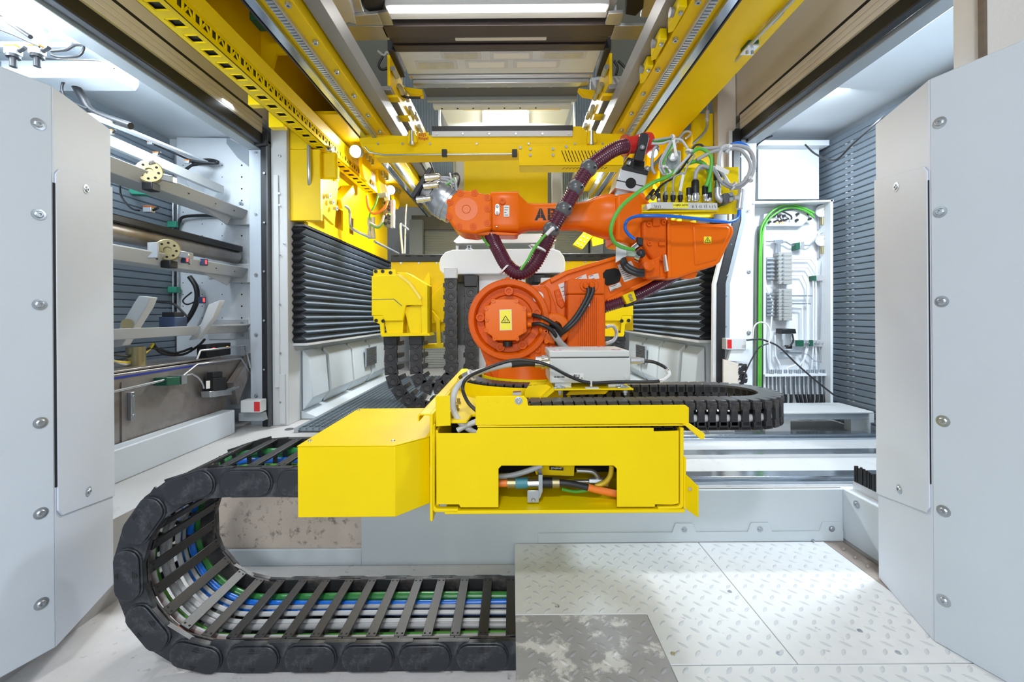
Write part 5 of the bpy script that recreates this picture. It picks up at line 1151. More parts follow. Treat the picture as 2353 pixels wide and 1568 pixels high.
solo('green_lead', MB().tube([P(1196, 620, 1.93), P(1210, 600, 1.92), P(1228, 570, 1.91), P(1248, 545, 1.90), P(1258, 536, 1.90)], .0065, 8, 6), GRN, 'short green cable strapped along the hanging hose loop', 'cable')
solo('green_lead', MB().tube([P(1102, 540, 2.13), P(1112, 552, 2.10), P(1124, 566, 2.05)], .006, 8, 4), GRN, 'green cable dropping beside the hose behind the wrist', 'cable')
solo('tape_flag', MB().tube([P(1255, 540, 1.895), P(1264, 530, 1.895), P(1272, 524, 1.898)], .0085, 8, 3), TIE, 'white tape flag around the lowest grey ball', 'tape')
for c_, dr, lab in (((1236, 571, 1.945), (.4, 0, .9), 'white cable tie high on the right limb of the hose loop'), ((1161, 617, 2.02), (.75, 0, -.75), 'white cable tie at the left of the hose loop bottom')):
    solo('cable_tie', MB().ring(P(*c_), dr, [(-.004, .0385), (.004, .0385), (.004, .033), (-.004, .033)], 24), TIE, lab, 'cable tie')
# ------------------------------------------------------------------ hose holder on the elbow
DH = 2.06
t2 = thing('hose_holder', 'grey clamp block with round black plug and black bracket on the elbow', 'holder', P(1450, 450, DH))
part('clamp_block', MB().ppx([(1426, 386), (1488, 400), (1478, 446), (1412, 432)], DH - .03, .14), ALU, t2, bevel=.004)
part('block_seam', MB().ppx([(1417, 413), (1478, 427), (1478, 429), (1416, 415)], DH - .0315, .002), DARK, t2)
part('round_plug', MB().ring(P(1449, 421, DH - .030), (0, -1, 0), [(0, .0255), (.002, .025)], 24), DARK, t2)
part('base_plate', MB().ppx([(1432, 379), (1490, 392), (1488, 403), (1428, 389)], DH - .035, .15), SEAL, t2, bevel=.003)
part('clamp_foot', MB().ppx([(1442, 361), (1482, 370), (1480, 392), (1438, 384)], DH - .01, .08), SEAL, t2, bevel=.003)
part('pedestal', MB().ppx([(1418, 432), (1468, 444), (1460, 452), (1412, 450)], DH, .09), ALU, t2, bevel=.003)
part('strap', MB().ppx([(1471, 306), (1480, 304), (1490, 308), (1492, 318), (1478, 372), (1456, 366), (1466, 335)], 1.975, .03), SEAL, t2, bevel=.004)
spread(proto('bolt', MB().ring((0, 0, 0), (0, -1, 0), [(0, .011), (.010, .011), (.010, .005), (.002, .005)], 12), CHR), t2, [P(1474, 340, 1.974), P(1463, 371, DH - .012), P(1444, 376, DH - .030), P(1485, 388, DH - .030)])
ax = P(1428, 335, 2.04) - P(1492, 328, 2.07)
solo('red_cuff', MB().ring(P(1492, 329, 2.07), ax, [(0, .050), (.03, .052), (.05, .046), (.095, .040), (.118, .040), (.128, .050), (.138, .051), (.138, .036)], 28), RED, 'red flared hose cuff at the top end of the burgundy hose', 'cuff')
# ------------------------------------------------------------------ yellow connector bracket with module
DB = 1.985
t2 = thing('connector_bracket', 'yellow bent bracket on the rear of the arm carrying the cable module', 'bracket', P(1585, 490, DB))
part('back_plate', MB().ppx([(1516, 386), (1697, 384), (1696, 492), (1474, 492), (1474, 470), (1516, 468)], DB + .03, .005), YEL, t2, bevel=.001)
part('shelf', MB().prism([P(1474, 485, DB - .05), P(1650, 483, DB - .05), P(1652, 478, DB + .03), P(1476, 478, DB + .03)], (0, 0, -.006)), YEL, t2)
part('shelf_lip', MB().ppx([(1485, 478), (1650, 478), (1640, 493), (1474, 493)], DB - .02, .003), YEL, t2)
t3 = thing('fieldbus_module', 'light grey fieldbus module with handwritten yellow label on the robot bracket', 'module', P(1567, 480, DB - .04))
part('case', MB().ppx([(1496, 464), (1648, 466), (1650, 483), (1490, 479), (1486, 470)], DB - .055, .06), mat('pale_module', (.56, .56, .54), .45), t3, bevel=.003)
part('yellow_label', MB().ppx([(1546, 466), (1581, 466), (1581, 478), (1546, 478)], DB - .057, .001), LBY, t3, 'yellow label with handwriting')
text('+18P01-KF70', .0125, INK, t3, 'lettering', P(1563.5, 472, DB - .0576), width=.066, bold=.0001)
ink = MB()
for x in (1504, 1508, 1512, 1516, 1590, 1593, 1599, 1607, 1610, 1618, 1622, 1630, 1636, 1642): stroke2([(x, 470 + random.random() * 3), (x + 1.2, 478)], .5, DB - .0556, ink)
part('print', ink, INK, t3, stuff=True)
part('end_cap', MB().ppx([(1485, 469), (1496, 467), (1497, 478), (1488, 482)], DB - .06, .065), TIE, t3, bevel=.003)
# connectors plugged in the module
cn = [(1528, 440, 464, .011, 'slim steel topped black plug, first of three in a row on the module', 0), (1546, 440, 464, .011, 'slim steel topped black plug, second of three in a row on the module', 0), (1563, 440, 464, .011, 'slim steel topped black plug, third of three in a row on the module', 0), (1582, 432, 464, .010, 'dark plug half hidden left of the big black plug', 1), (1597, 412, 464, .019, 'big black cable plug in the middle of the module', 2), (1620, 428, 464, .013, 'black topped steel plug right of the big black plug', 1), (1630, 440, 464, .011, 'black plug under the green cable at the right end of the module', 2), (1513, 444, 464, .010, 'small black plug at the left end of the module', 2)]
for x, y0, y1, r, lab, kind in cn:
    D = DB - .025; p, q = P(x, y1, D), P(x, y0, D); L = (q - p).length
    tt = thing('cable_plug', lab, 'plug', p)
    if kind == 0:
        part('black_grip', MB().ring(p, q - p, [(0, r * .8), (L * .2, r * .8), (L * .22, r * 1.1), (L * .6, r * 1.1)], 14), SEAL, tt); part('steel_nut', MB().ring(p, q - p, [(L * .6, r), (L * .9, r), (L * 1.0, r * .5)], 14), CHR, tt)
    elif kind == 1:
        part('steel_body', MB().ring(p, q - p, [(0, r * .9), (L * .1, r * .7), (L * .5, r)], 14), CHR, tt); part('black_grip', MB().ring(p, q - p, [(L * .45, r * 1.1), (L, r * 1.1)], 14), SEAL, tt)
    else:
        part('steel_collar', MB().ring(p, q - p, [(0, r * .8), (L * .08, r), (L * .35, r)], 14), CHR, tt); part('black_body', MB().ring(p, q - p, [(L * .33, r * .95), (L * .9, r * .9), (L, r * .5)], 14), SEAL, tt)
for k, (x, y) in enumerate(((1488, 450), (1500, 450))):
    p, q = P(x - 2, y + 8, DB - .06), P(x + 14, y - 14, DB - .05)
    tt = thing('loose_plug', ('left', 'right')[k] + ' loose black sensor plug hanging free beside the module', 'plug', p)
    part('nut', MB().cyl(p, p + (q - p) * .3, .0105, n=12), BRS, tt); part('body', MB().cyl(p + (q - p) * .3, q, .0095, .007, n=12), SEAL, tt)
# pipe fittings on the right of the bracket
t3 = thing('valve_fitting', 'steel elbow, black sensor and dark clamp piped at the right of the yellow bracket', 'fitting', P(1660, 470, DB))
D = DB - .03
part('sensor_cap', MB().ring(P(1648, 418, D), P(1649, 388, D) - P(1648, 418, D), [(0, .017), (.03, .018), (.055, .016), (.06, .010)], 16), SEAL, t3)
part('sensor_body', MB().cyl(P(1648, 432, D), P(1648, 416, D), .018, n=14), CHR, t3)
part('elbow', MB().tube(PP([(1648, 430), (1648, 448), (1654, 458), (1664, 461)], D), .016, 12, 5), ALU, t3)
part('green_shim', MB().ppx([(1658, 447), (1664, 446), (1666, 468), (1660, 472)], D - .01, .06), GRNB, t3)
part('clamp', MB().ppx([(1663, 444), (1683, 443), (1686, 447), (1685, 462), (1680, 465), (1664, 465)], D - .03, .07), DGR, t3, bevel=.003)
spread(proto('bolt', MB().ring((0, 0, 0), (0, -1, 0), [(0, .010), (.008, .009), (.008, .004)], 12), CHR), t3, [P(1678, 447, D - .031), P(1678, 459, D - .031)])
part('tee', MB().tube(PP([(1685, 455), (1700, 455)], D), .012, 10, 0).tube(PP([(1703, 436), (1701, 455), (1698, 480)], D), .014, 10, 0), ALU, t3)
solo('blue_hose', MB().tube([P(1698, 484, D), P(1695, 500, D - .01), P(1684, 508, D - .03), P(1665, 510, D - .06), P(1600, 503, D - .08), P(1540, 497, D - .09), P(1485, 496, D - .08), P(1458, 498, D - .05), P(1440, 508, D - .03), P(1436, 525, D - .03), P(1445, 540, D - .02), P(1458, 550, D - .02)], .0075, 10, 7), BLU, 'blue hose running along the rear housing and bending back to the elbow connector', 'hose')
solo('green_cable', MB().tube([P(1548, 396, D - .04), P(1530, 408, D - .05), P(1500, 420, D - .08), P(1462, 445, D - .13), P(1425, 478, D - .15), P(1404, 520, D - .15), P(1407, 550, D - .13), P(1425, 567, D - .1), P(1456, 574, D - .06)], .0085, 10, 7), GRN, 'bright green cable bowing in front of the elbow from the wiring bundle', 'cable')
t3 = thing('elbow_plug', 'black plug heads on steel sockets and metal plate at the elbow', 'plug', P(1440, 590, 1.98))
part('plate', MB().ppx([(1416, 555), (1443, 567), (1440, 588), (1414, 604)], 1.985, .004), ALU, t3)
part('socket_block', MB().ppx([(1442, 568), (1462, 572), (1462, 590), (1442, 588)], 1.96, .04), mat('pale_green_grey', (.42, .50, .42), .4), t3, bevel=.003)
part('black_head', MB().ball(P(1472, 583, 1.935), .021, 18), SEAL, t3)
part('steel_socket', MB().cyl(P(1462, 590, 1.95), P(1472, 594, 1.94), .022, n=16), CHR, t3)
part('upper_head', MB().obox(P(1469, 556, 1.95), (1, 0, -.3), (0, 1, 0), (0, 0, 1), .014, .014, .018), SEAL, t3, bevel=.004)
part('upper_socket', MB().cyl(P(1455, 572, 1.96), P(1466, 563, 1.95), .016, n=14), CHR, t3)
for px, lab in (([(1432, 595, 1.97), (1440, 610, 1.95), (1462, 622, 1.94), (1478, 624, 1.945)], 'upper thick black cable looping to the terminal cover'), ([(1428, 600, 1.97), (1438, 618, 1.95), (1460, 629, 1.94), (1478, 632, 1.945)], 'lower thick black cable looping to the terminal cover')):
    solo('elbow_cable', MB().tube([P(*q) for q in px], .012, 10, 6), CBK, lab, 'cable')
# wiring bundle above the bracket
D = DB - .05
bundle = [([(1500, 326), (1525, 322), (1545, 320), (1535, 345), (1522, 370), (1528, 395), (1540, 398), (1555, 392)], .011, GRN, 'green cable coiled in front of the red cuff'), ([(1497, 330), (1520, 330), (1540, 325), (1525, 355), (1516, 380), (1524, 400), (1545, 400)], .006, CBL, 'light grey cable coiled beside the green coil'),
    ([(1502, 322), (1530, 318), (1545, 318), (1530, 350), (1519, 375), (1527, 398)], .005, CBG, 'grey cable coiled inside the green coil'), ([(1505, 400), (1498, 385), (1500, 350), (1508, 335)], .007, CBG, 'grey cable rising behind the coil left of the bracket'), ([(1545, 320), (1565, 322), (1580, 342), (1590, 352)], .005, CBL, 'light grey cable arching to the knot of ties'),
    ([(1590, 350), (1605, 342), (1622, 348), (1634, 365), (1632, 395), (1622, 428)], .008, GRN, 'green cable arching right from the knot down to a steel plug'), ([(1580, 376), (1600, 371), (1618, 378), (1630, 400), (1631, 425), (1630, 442)], .009, GRN, 'lower green cable arching down to the plug at the right end'),
    ([(1588, 346), (1598, 334), (1612, 334), (1620, 346), (1622, 360)], .005, CBK, 'black and white wire hoop above the knot'), ([(1585, 355), (1570, 372), (1558, 385), (1545, 400), (1530, 402)], .006, CBL, 'white wire slanting from the knot to the coil'), ([(1592, 352), (1578, 370), (1566, 388), (1548, 408), (1522, 424), (1505, 442)], .005, CBK, 'black wire slanting from the knot to the loose plugs'),
    ([(1596, 358), (1580, 380), (1572, 400), (1563, 420), (1563, 440)], .004, CBG, 'thin grey lead to the third slim plug'), ([(1572, 398), (1550, 406), (1546, 425), (1546, 440)], .004, CBG, 'thin grey lead to the second slim plug'), ([(1568, 396), (1540, 412), (1530, 425), (1528, 440)], .004, CBG, 'thin grey lead to the first slim plug'),
    ([(1612, 342), (1650, 340), (1690, 335), (1718, 342), (1732, 365), (1728, 400), (1712, 420), (1695, 430), (1672, 428), (1655, 415), (1640, 392), (1612, 382), (1600, 395), (1596, 412)], .009, CBG, 'thick grey cable in a big loop at the right of the bracket'), ([(1600, 368), (1640, 348), (1690, 342), (1712, 355), (1724, 380), (1716, 408), (1700, 424), (1680, 426), (1662, 414)], .008, CBG, 'second grey cable inside the big right loop'),
    ([(1597, 400), (1605, 388), (1640, 385), (1660, 400), (1678, 428), (1692, 432), (1705, 425)], .008, CBL, 'light grey cable crossing the bracket to the big right loop'), ([(1662, 345), (1680, 334), (1700, 330), (1722, 345), (1730, 368), (1728, 395)], .010, BLU, 'blue hose behind the big grey loop at the right'), ([(1652, 384), (1652, 362), (1658, 342), (1668, 336), (1674, 342), (1668, 352)], .008, CBL, 'light grey lead bending over the black sensor cap')]
for k, (px, r, m, lab) in enumerate(bundle):
    solo('bundle_cable', MB().tube(PP(px, D - .012 * (k % 3) + (.03 if m is BLU else 0)), r, 8, 7), m, lab, 'cable')
for k, (x, y, dr, lab) in enumerate(((1545, 320, (1, 0, .2), 'white cable tie at the top of the coil'), (1585, 350, (.5, 0, 1), 'white cable tie at the knot in the middle of the wiring bundle'), (1524, 386, (.2, 0, 1), 'white cable tie on the left side of the coil'), (1537, 400, (1, 0, .3), 'white cable tie at the bottom of the coil'), (1684, 428, (1, 0, -.5), 'white cable tie at the foot of the big grey loop'), (1720, 412, (.6, 0, 1), 'white cable tie on the right of the big grey loop'), (1670, 338, (.2, 0, 1), 'white cable tie at the top right of the wiring bundle'))):
    solo('cable_tie', MB().ring(P(x, y, D - .01), dr, [(-.004, .021), (.004, .021), (.004, .018), (-.004, .018)], 16).bar(P(x, y, D - .03), P(x + 6, y - 7, D - .04), .005, .003), TIE, lab, 'cable tie')
for k, (px, lab) in enumerate((([(1544, 322), (1550, 320), (1557, 358), (1551, 360)], 'white cable label hanging from the top of the coil'), ([(1567, 400), (1573, 402), (1565, 440), (1559, 438)], 'white cable label above the third slim plug'), ([(1645, 378), (1676, 392), (1672, 402), (1643, 388)], 'white cable label on the cable crossing the bracket'))):
    o = solo('cable_label', MB().ppx(px, D - .05, .001), LBW, lab, 'label')
t3 = thing('junction_box', 'grey junction box with cable gland behind the wiring bundle', 'box', P(1550, 375, DB + .03))
part('case', MB().ppx([(1532, 346), (1564, 346), (1564, 390), (1532, 390)], DB + .0, .06), GRY, t3, bevel=.003)
part('gland', MB().ring(P(1545, 363, DB), (-.2, -1, 0), [(0, .022), (.02, .022), (.024, .014)], 14), ALU, t3)
t3 = thing('work_light', 'small lit spot lamp behind the red cuff', 'lamp', P(1497, 352, 2.06))
part('housing', MB().ring(P(1500, 352, 2.12), (-.3, -1, 0), [(0, .024), (.05, .028), (.055, .024)], 16), SEAL, t3)
part('lens', MB().ring(P(1499, 352, 2.065), (-.3, -1, 0), [(0, .024), (.006, .022), (.010, .012), (.011, .001)], 16), TUBC, t3)
# ================================================================== GANTRY AND MACHINE BEHIND
K = .694
YG0, YG1 = 1.55, 5.4
def side_gantry(s):
    sd = ('left', 'right')[s > 0]
    u = lambda v: MX(s, v)
    def sb(u0, u1, y0, y1, z0, z1): a_, b_ = sorted((u(u0), u(u1))); return MB().box(a_, b_, y0, y1, z0, z1)
    ys = YG0
    t = thing('gantry_beam', 'yellow %s side gantry beam over the robot with rail, rack and bolted brackets' % sd, 'beam', (u(1.25), 3, 2.45))
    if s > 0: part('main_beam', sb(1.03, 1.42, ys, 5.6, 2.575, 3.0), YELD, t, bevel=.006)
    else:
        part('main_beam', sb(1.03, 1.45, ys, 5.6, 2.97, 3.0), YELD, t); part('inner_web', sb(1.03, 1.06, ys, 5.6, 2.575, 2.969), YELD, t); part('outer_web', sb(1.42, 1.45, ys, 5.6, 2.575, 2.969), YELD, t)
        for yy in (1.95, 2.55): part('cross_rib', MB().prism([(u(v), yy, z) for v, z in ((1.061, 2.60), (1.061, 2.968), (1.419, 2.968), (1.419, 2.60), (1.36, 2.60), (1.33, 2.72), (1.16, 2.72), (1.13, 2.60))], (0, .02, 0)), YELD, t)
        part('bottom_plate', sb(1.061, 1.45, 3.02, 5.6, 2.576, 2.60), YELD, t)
        part('pipe_guide', MB().obox((u(1.30), 2.35, 2.80), (1, 0, 0), (0, 1, 0), (0, 0, 1), .035, .05, .05), GRNB, t, 'dark green pipe block', bevel=.004)
    part('rail_flange', sb(.84, 1.035, ys, 5.6, 2.47, 2.60), YELD, t, bevel=.004)
    part('guide_rail', sb(.975, 1.02, ys, 5.6, 2.445, 2.47), RAIL, t, bevel=.003)
    part('guide_cap', sb(1.022, 1.03, ys, 5.6, 2.44, 2.47), SEAL, t)
    rk = sb(.90, .94, ys, 5.6, 2.448, 2.47)
    r_o = part('gear_rack', rk, ALU, t)
    m = MB(); n = 130
    for i in range(n): y = ys + i * .02; a_, b_ = sorted((u(.905), u(.935))); m.box(a_, b_, y, y + .011, 2.440, 2.449)
    part('rack_teeth', m, STL, r_o, stuff=True)
    spread(proto('rail_bolt', MB().ring((0, 0, 0), (0, 0, -1), [(0, .013), (.014, .013), (.014, .006), (.004, .005)], 12), ZNC), t, [(u(.865), y, 2.469) for y in (1.8, 2.05, 2.3, 2.55, 2.8, 3.05, 3.3, 3.6)])
    part('crane_rail', sb(.755, .83, ys, 5.6, 2.52, 2.62), CRN, t, bevel=.003)
    part('cover_strip', sb(.715, .745, 3.9, 5.6, 2.54, 2.62), LGR, t, bevel=.003)
    # column and cladding
    t2 = thing('gantry_column', 'yellow %s gantry column with bolts above the bellows' % sd, 'column', (u(1.55), 3.3, 1.87))
    part('front_plate', sb(1.37, 1.60, 3.22, 3.26, 1.872, 2.41), YELD, t2, bevel=.004)
    part('upper_plate', sb(1.445, 1.60, 3.222, 3.258, 2.412, 2.66), YELD, t2, bevel=.004)
    part('flange_plate', sb(1.26, 1.48, 3.262, 3.30, 2.20, 2.41), YELD, t2, bevel=.02)
    pts = [(3.3, 1.86), (5.4, 1.86), (5.4, 2.62), (3.3, 2.62)]
    yv = [3.265, 3.78, 3.98, 4.13, 4.28, 5.4]
    hz = {1: (1.94, 2.13), 3: (1.95, 2.12)}
    for i in range(5):
        for (z0, z1) in ([(1.872, 2.62)] if i not in hz else [(1.872, hz[i][0]), (hz[i][1], 2.62)]):
            part('side_plate', sb(1.50, 1.515, yv[i], yv[i + 1] + .001, z0, z1), YELD, t2)
    part('recess_plate', sb(1.57, 1.58, 3.7, 4.4, 1.88, 2.25), YELD, t2)
    m = MB().prism([(u(1.40), 3.30, 1.95), (u(1.40), 3.30, 2.405), (u(1.38), 3.62, 2.405), (u(1.43), 3.62, 1.92)], (s * .03, 0, 0))
    part('gusset_plate', m, YELD, t2, bevel=.003)
    hb = MB().ring((0, 0, 0), (-s, 0, 0), [(0, .020), (.03, .020), (.03, .010), (.008, .009)], 14)
    spread(proto('cap_bolt', hb, ZNC), t2, [(u(1.395), 3.40, 2.36), (u(1.395), 3.47, 2.32), (u(1.395), 3.54, 2.29), (u(1.395), 3.38, 2.10), (u(1.395), 3.45, 2.07), (u(1.395), 3.52, 2.04)])
    spread(proto('plate_bolt', MB().ring((0, 0, 0), (0, -1, 0), [(0, .022), (.028, .022), (.028, .011), (.008, .010)], 14), ZNC), t2, [(u(1.36), 3.262, 2.47), (u(1.31), 3.262, 2.42)])
    part('slant_brace', MB().prism([(u(1.49), 3.66, 2.15), (u(1.49), 3.95, 2.36), (u(1.49), 3.99, 2.30), (u(1.49), 3.70, 2.08)], (-s * .10, 0, 0)), YELD, t2, bevel=.003)
    for k, y in enumerate((3.7, 4.15, 4.7)):
        part('rail_bracket', MB().prism([(u(1.22), y, 2.575), (u(1.22), y + .24, 2.575), (u(1.22), y + .24, 2.43), (u(1.22), y + .16, 2.36), (u(1.22), y + .06, 2.36), (u(1.22), y, 2.45)], (s * .03, 0, 0)), YELD, t2, bevel=.003)
    spread(proto('bracket_bolt', MB().ring((0, 0, 0), (0, 0, -1), [(0, .014), (.05, .014), (.05, .006)], 10), ZNC), t2, [(u(1.19), y, 2.575) for y in (3.75, 3.82, 3.89, 4.2, 4.27, 4.34, 4.75, 4.82)])
    part('lower_edge', sb(1.50, 1.535, 3.30, 5.4, 1.845, 1.872), YELD, t2)
    # bellows below
    t3 = thing('bellows_cover', 'dark pleated bellows cover along the %s side under the yellow cladding' % sd, 'bellows', (u(1.6), 4.2, .95))
    zb0, zb1, npl = .945, 1.84, 16; h = (zb1 - zb0) / npl
    pr = []
    for i in range(npl):
        z = zb0 + i * h; pr += [(0, z), (.065, z + h * .45)]
    pr += [(0, zb1)]
    sidef = [(u(1.55) - s * x, 3.26, z) for x, z in pr]
    back = [(u(1.66), 3.26, zb1), (u(1.66), 3.26, zb0)]
    m = MB(); nn = len(pr)
    va = [(u(1.55) - s * x, 3.265 - (x / .065) * .03, z) for x, z in pr]; vb = [(u(1.55) - s * x, 5.6, z) for x, z in pr]
    m.add(va + vb, [(i, i + 1, nn + i + 1, nn + i) for i in range(nn - 1)])
    part('side_pleats', m, BEL, t3, ang=10)
    m = MB(); va = [(u(1.55) - s * x, 3.265 - (x / .065) * .03, z) for x, z in pr]; vb = [(u(1.72), 3.265 - (x / .065) * .03, z) for x, z in pr]
    m.add(va + vb, [(i, i + 1, nn + i + 1, nn + i) for i in range(nn - 1)])
    part('front_pleats', m, SEAL, t3, ang=10)
    part('top_strip', sb(1.50, 1.58, 3.25, 5.6, 1.835, 1.850), SEAL, t3)
    part('bottom_rail', sb(1.49, 1.60, 3.25, 5.6, .925, .943), LGR, t3)
    # cladding wall below the bellows
    b = MB(); b.prism([(u(1.606), y, z) for y, z in ((3.37, ZB), (5.6, ZB), (5.6, .922), (3.37, .922))], (s * .1, 0, 0))
    struct('wall_%s' % sd, b, CLD)
    t4 = thing('lower_cladding', 'white stepped lower cladding panels under the %s bellows' % sd, 'cladding', (u(1.55), 4, ZB))
    for i, y in enumerate((3.38, 3.75, 4.3, 4.85)):
        part('cladding_panel', MB().prism([(u(1.595), y, .88), (u(1.545), y + .02, .82), (u(1.52), y + .02, .50), (u(1.595), y, .40)], (0, (.30, .5, .48, .5)[i], 0)), CLD, t4, bevel=.006)
    gx = part('vent_grille', sb(1.505, 1.518, 4.6, 4.95, .60, .80), GRY, t4)
    sv = [(u(1.501), 4.775, .612 + i * .018) for i in range(11)]
    spread(proto('vent_slat', MB().box(-.004, .004, -.16, .16, -.005, .005), DGR), gx, sv)
    part('kick_plate', MB().prism([(u(1.60), 3.37, .40), (u(1.44), 3.37, ZB + .004), (u(1.60), 3.37, ZB + .004)], (0, 2.2, 0)), CLD, t4)
    return t
for s in (-1, 1): side_gantry(s)
# floor grating at the left rear
t = thing('floor_grating', 'galvanised floor grating beside the left cladding wall', 'grating', (-1.2, 4.2, ZB))
gx0, gx1 = -1.50, -.85
part('frame', MB().box(gx0 - .03, gx0, 2.98, 5.6, ZB + .001, ZB + .03).box(gx1, gx1 + .03, 2.98, 5.6, ZB + .001, ZB + .03), ZNC, t)
part('pan', MB().box(gx0, gx1, 2.98, 5.6, ZB + .0005, ZB + .002), DGR, t)
m = MB()
for i in range(60): y = 3.0 + i * .043; m.box(gx0, gx1, y, y + .006, ZB + .006, ZB + .03)
for i in range(15): x = gx0 + i * .0445; m.box(x, x + .008, 2.98, 5.6, ZB + .018, ZB + .031)
part('bars', m, GRT, t, stuff=True)
solo('floor_plug', MB().ring(Q(664, 987, ZB + .001), (0, 0, 1), [(0, .03), (.004, .028), (.004, .001)], 18), DGR, 'dark round floor plug in front of the grating', 'plug')
# ------------------------------------------------------------------ perforated yellow channel
t = thing('perforated_channel', 'long yellow perforated cable channel running away under the left gantry', 'channel', (-1.3, 3, 2.4))
ca, cb_ = R(332, 0, -1.40), None
YS0, YS1 = 1.45, 4.42
zlo = 2.42; xo, xi = -1.50, -1.386                    # outer and inner bottom edges
zhi = 2.505
pitch = .105; n = int((YS1 - YS0) / pitch)
m = MB(); th = .003
m.box(xo, xo + .034, YS0, YS1, zlo, zlo + th); m.box(xi - .030, xi, YS0, YS1, zlo, zlo + th)
for i in range(n + 1): y = YS0 + i * pitch; m.box(xo + .034, xi - .030, y, min(y + .062, YS1), zlo, zlo + th)
part('bottom_web', m, YEL, t)
m = MB(); m.box(xi - th, xi, YS0, YS1, zlo, zlo + .030); m.box(xi - th, xi, YS0, YS1, zlo + .068, zhi)
for i in range(n):
    y = YS0 + i * pitch
    m.box(xi - th, xi, y, y + .012, zlo + .03, zlo + .068); m.box(xi - th, xi, y + .040, y + .052, zlo + .03, zlo + .068)
    m.bar((xi - th / 2, y + .052, zlo + .032), (xi - th / 2, y + .076, zlo + .066), .010, th, up=(1, 0, 0)); m.bar((xi - th / 2, y + .076, zlo + .066), (xi - th / 2, y + .102, zlo + .032), .010, th, up=(1, 0, 0))
part('side_web', m, YEL, t)
m = MB()
for i in range(n):
    y = YS0 + i * pitch + .058
    for (a_, b_, c_, d_) in ((xo + .026, xi - .024, y - .004, y + .000), (xo + .026, xo + .030, y - .004, y + .052), (xo + .026, xi - .024, y + .050, y + .054)): m.box(a_, b_, c_, d_, zlo - .0025, zlo)
part('embossing', m, YEL, t, stuff=True)
part('top_flange', MB().prism([(xi, YS0, zhi), (xi + .033, YS0, zhi + .05), (xi + .030, YS0, zhi + .052), (xi - .003, YS0, zhi + .003)], (0, YS1 - YS0, 0)), YEL, t)
part('outer_web', MB().box(xo, xo + th, YS0, YS1, zlo, zhi), YEL, t)
part('dark_fill', MB().box(xo + .006, xi - .006, YS0, YS1, zlo + .010, zlo + .074), CBK, t)  # black filler added to darken the channel interior behind its holes
spread(proto('hanger', MB().box(-.10, .0, 0, .05, .0, .12), YEL, bevel=.003), t, [(xo, 2.6, zlo + .02), (xo, 2.82, zlo - .02)])
t2 = thing('air_valve', 'grey tube bracket with pneumatic valve at the end of the perforated channel', 'valve', P(880, 440, 4.0))
part('bracket', MB().ppx([(872, 420), (884, 424), (892, 445), (892, 462), (884, 462), (876, 440)], 4.0, .04), ALU, t2)
part('cylinder', MB().cyl(P(868, 450, 4.0), P(888, 448, 4.0), .022), GRY, t2)
t2 = thing('signal_island', 'white edged terminal island with round plugs beside the left gantry wall', 'terminal', P(888, 520, 4.05))
part('side_rail', MB().ppx([(897, 460), (904, 458), (904, 522), (897, 524)], 4.0, .05), LGR, t2)
part('case', MB().ppx([(880, 461), (897, 460), (897, 522), (882, 520)], 4.0, .06), mat('module_olive', (.25, .23, .16), .5), t2, bevel=.003)
spread(proto('plug', MB().cyl((0, 0, 0), (0, -.02, 0), .014, n=10), SEAL), t2, [P(893, y, 4.0) for y in (466, 474, 482, 496, 503, 512)] + [P(885, y, 4.0) for y in (468, 500, 514)])
part('amber_light', MB().ppx([(887, 491), (890, 491), (890, 494), (887, 494)], 3.998, .002), ORL, t2)
part('green_light', MB().ppx([(892, 491), (896, 491), (896, 494), (892, 494)], 3.998, .002), GNL, t2)
for px, r, m, lab in (([(842, 450), (845, 475), (855, 490), (870, 488), (885, 475), (890, 462)], .012, OCA, 'orange hose looping below the end of the perforated channel'), ([(868, 450), (862, 470), (850, 490), (848, 505)], .008, GRN, 'green hose hanging at the end of the perforated channel'), ([(850, 512), (865, 520), (875, 515), (882, 495)], .010, CBL, 'pale hose bending to the terminal island'), ([(850, 515), (868, 524), (880, 512)], .008, GRN, 'green hose bending to the foot of the terminal island')):
    solo('gantry_hose', MB().tube(PP(px, 3.95), r, 8, 6), m, lab, 'hose')
for k, x in enumerate((848, 856)):
    t2 = thing('pipe_union', ('left', 'right')[k] + ' stack of pipe unions below the channel end', 'fitting', P(x, 545, 4.0))
    part('upper_nut', MB().cyl(P(x, 500, 4.0), P(x, 518, 4.0), .022, n=8), ALU, t2); part('body', MB().cyl(P(x, 518, 4.0), P(x, 532, 4.0), .018, n=12), STL, t2); part('lower_nut', MB().cyl(P(x, 532, 4.0), P(x + 2, 548, 4.0), .022, n=8), ALU, t2)
# conduits on the yellow cladding
XW = MX(-1, 1.49)
for px, r, lab in (([(709, 335, 3.20), (710, 400, 3.20), (712, 430, 3.25), (722, 442, 3.4), (762, 456, 3.7)], .014, 'grey conduit bending down the yellow left column'), ([(776, 465, 3.72), (795, 475, 3.8), (803, 488, 3.9), (804, 515, 3.9), (812, 528, 3.95), (848, 545, 3.98)], .013, 'grey conduit bending across the cut outs of the left cladding'), ([(860, 555, 4.05), (915, 583, 4.6)], .012, 'straight pipe slanting along the foot of the left cladding'), ([(925, 583, 4.6), (920, 520, 4.6), (925, 518, 4.65), (938, 528, 4.7)], .012, 'bent steel pipe at the far end of the left cladding'), ([(930, 583, 4.8), (932, 500, 4.8), (934, 470, 4.8)], .010, 'upright steel pipe at the far end of the left cladding')):
    solo('conduit', MB().tube([P(*q) for q in px], r, 10, 4), ZNC, lab, 'pipe')
t2 = thing('conduit_clamp', 'dark green clamp joining the two conduits on the left cladding', 'clamp', P(768, 468, 3.68))
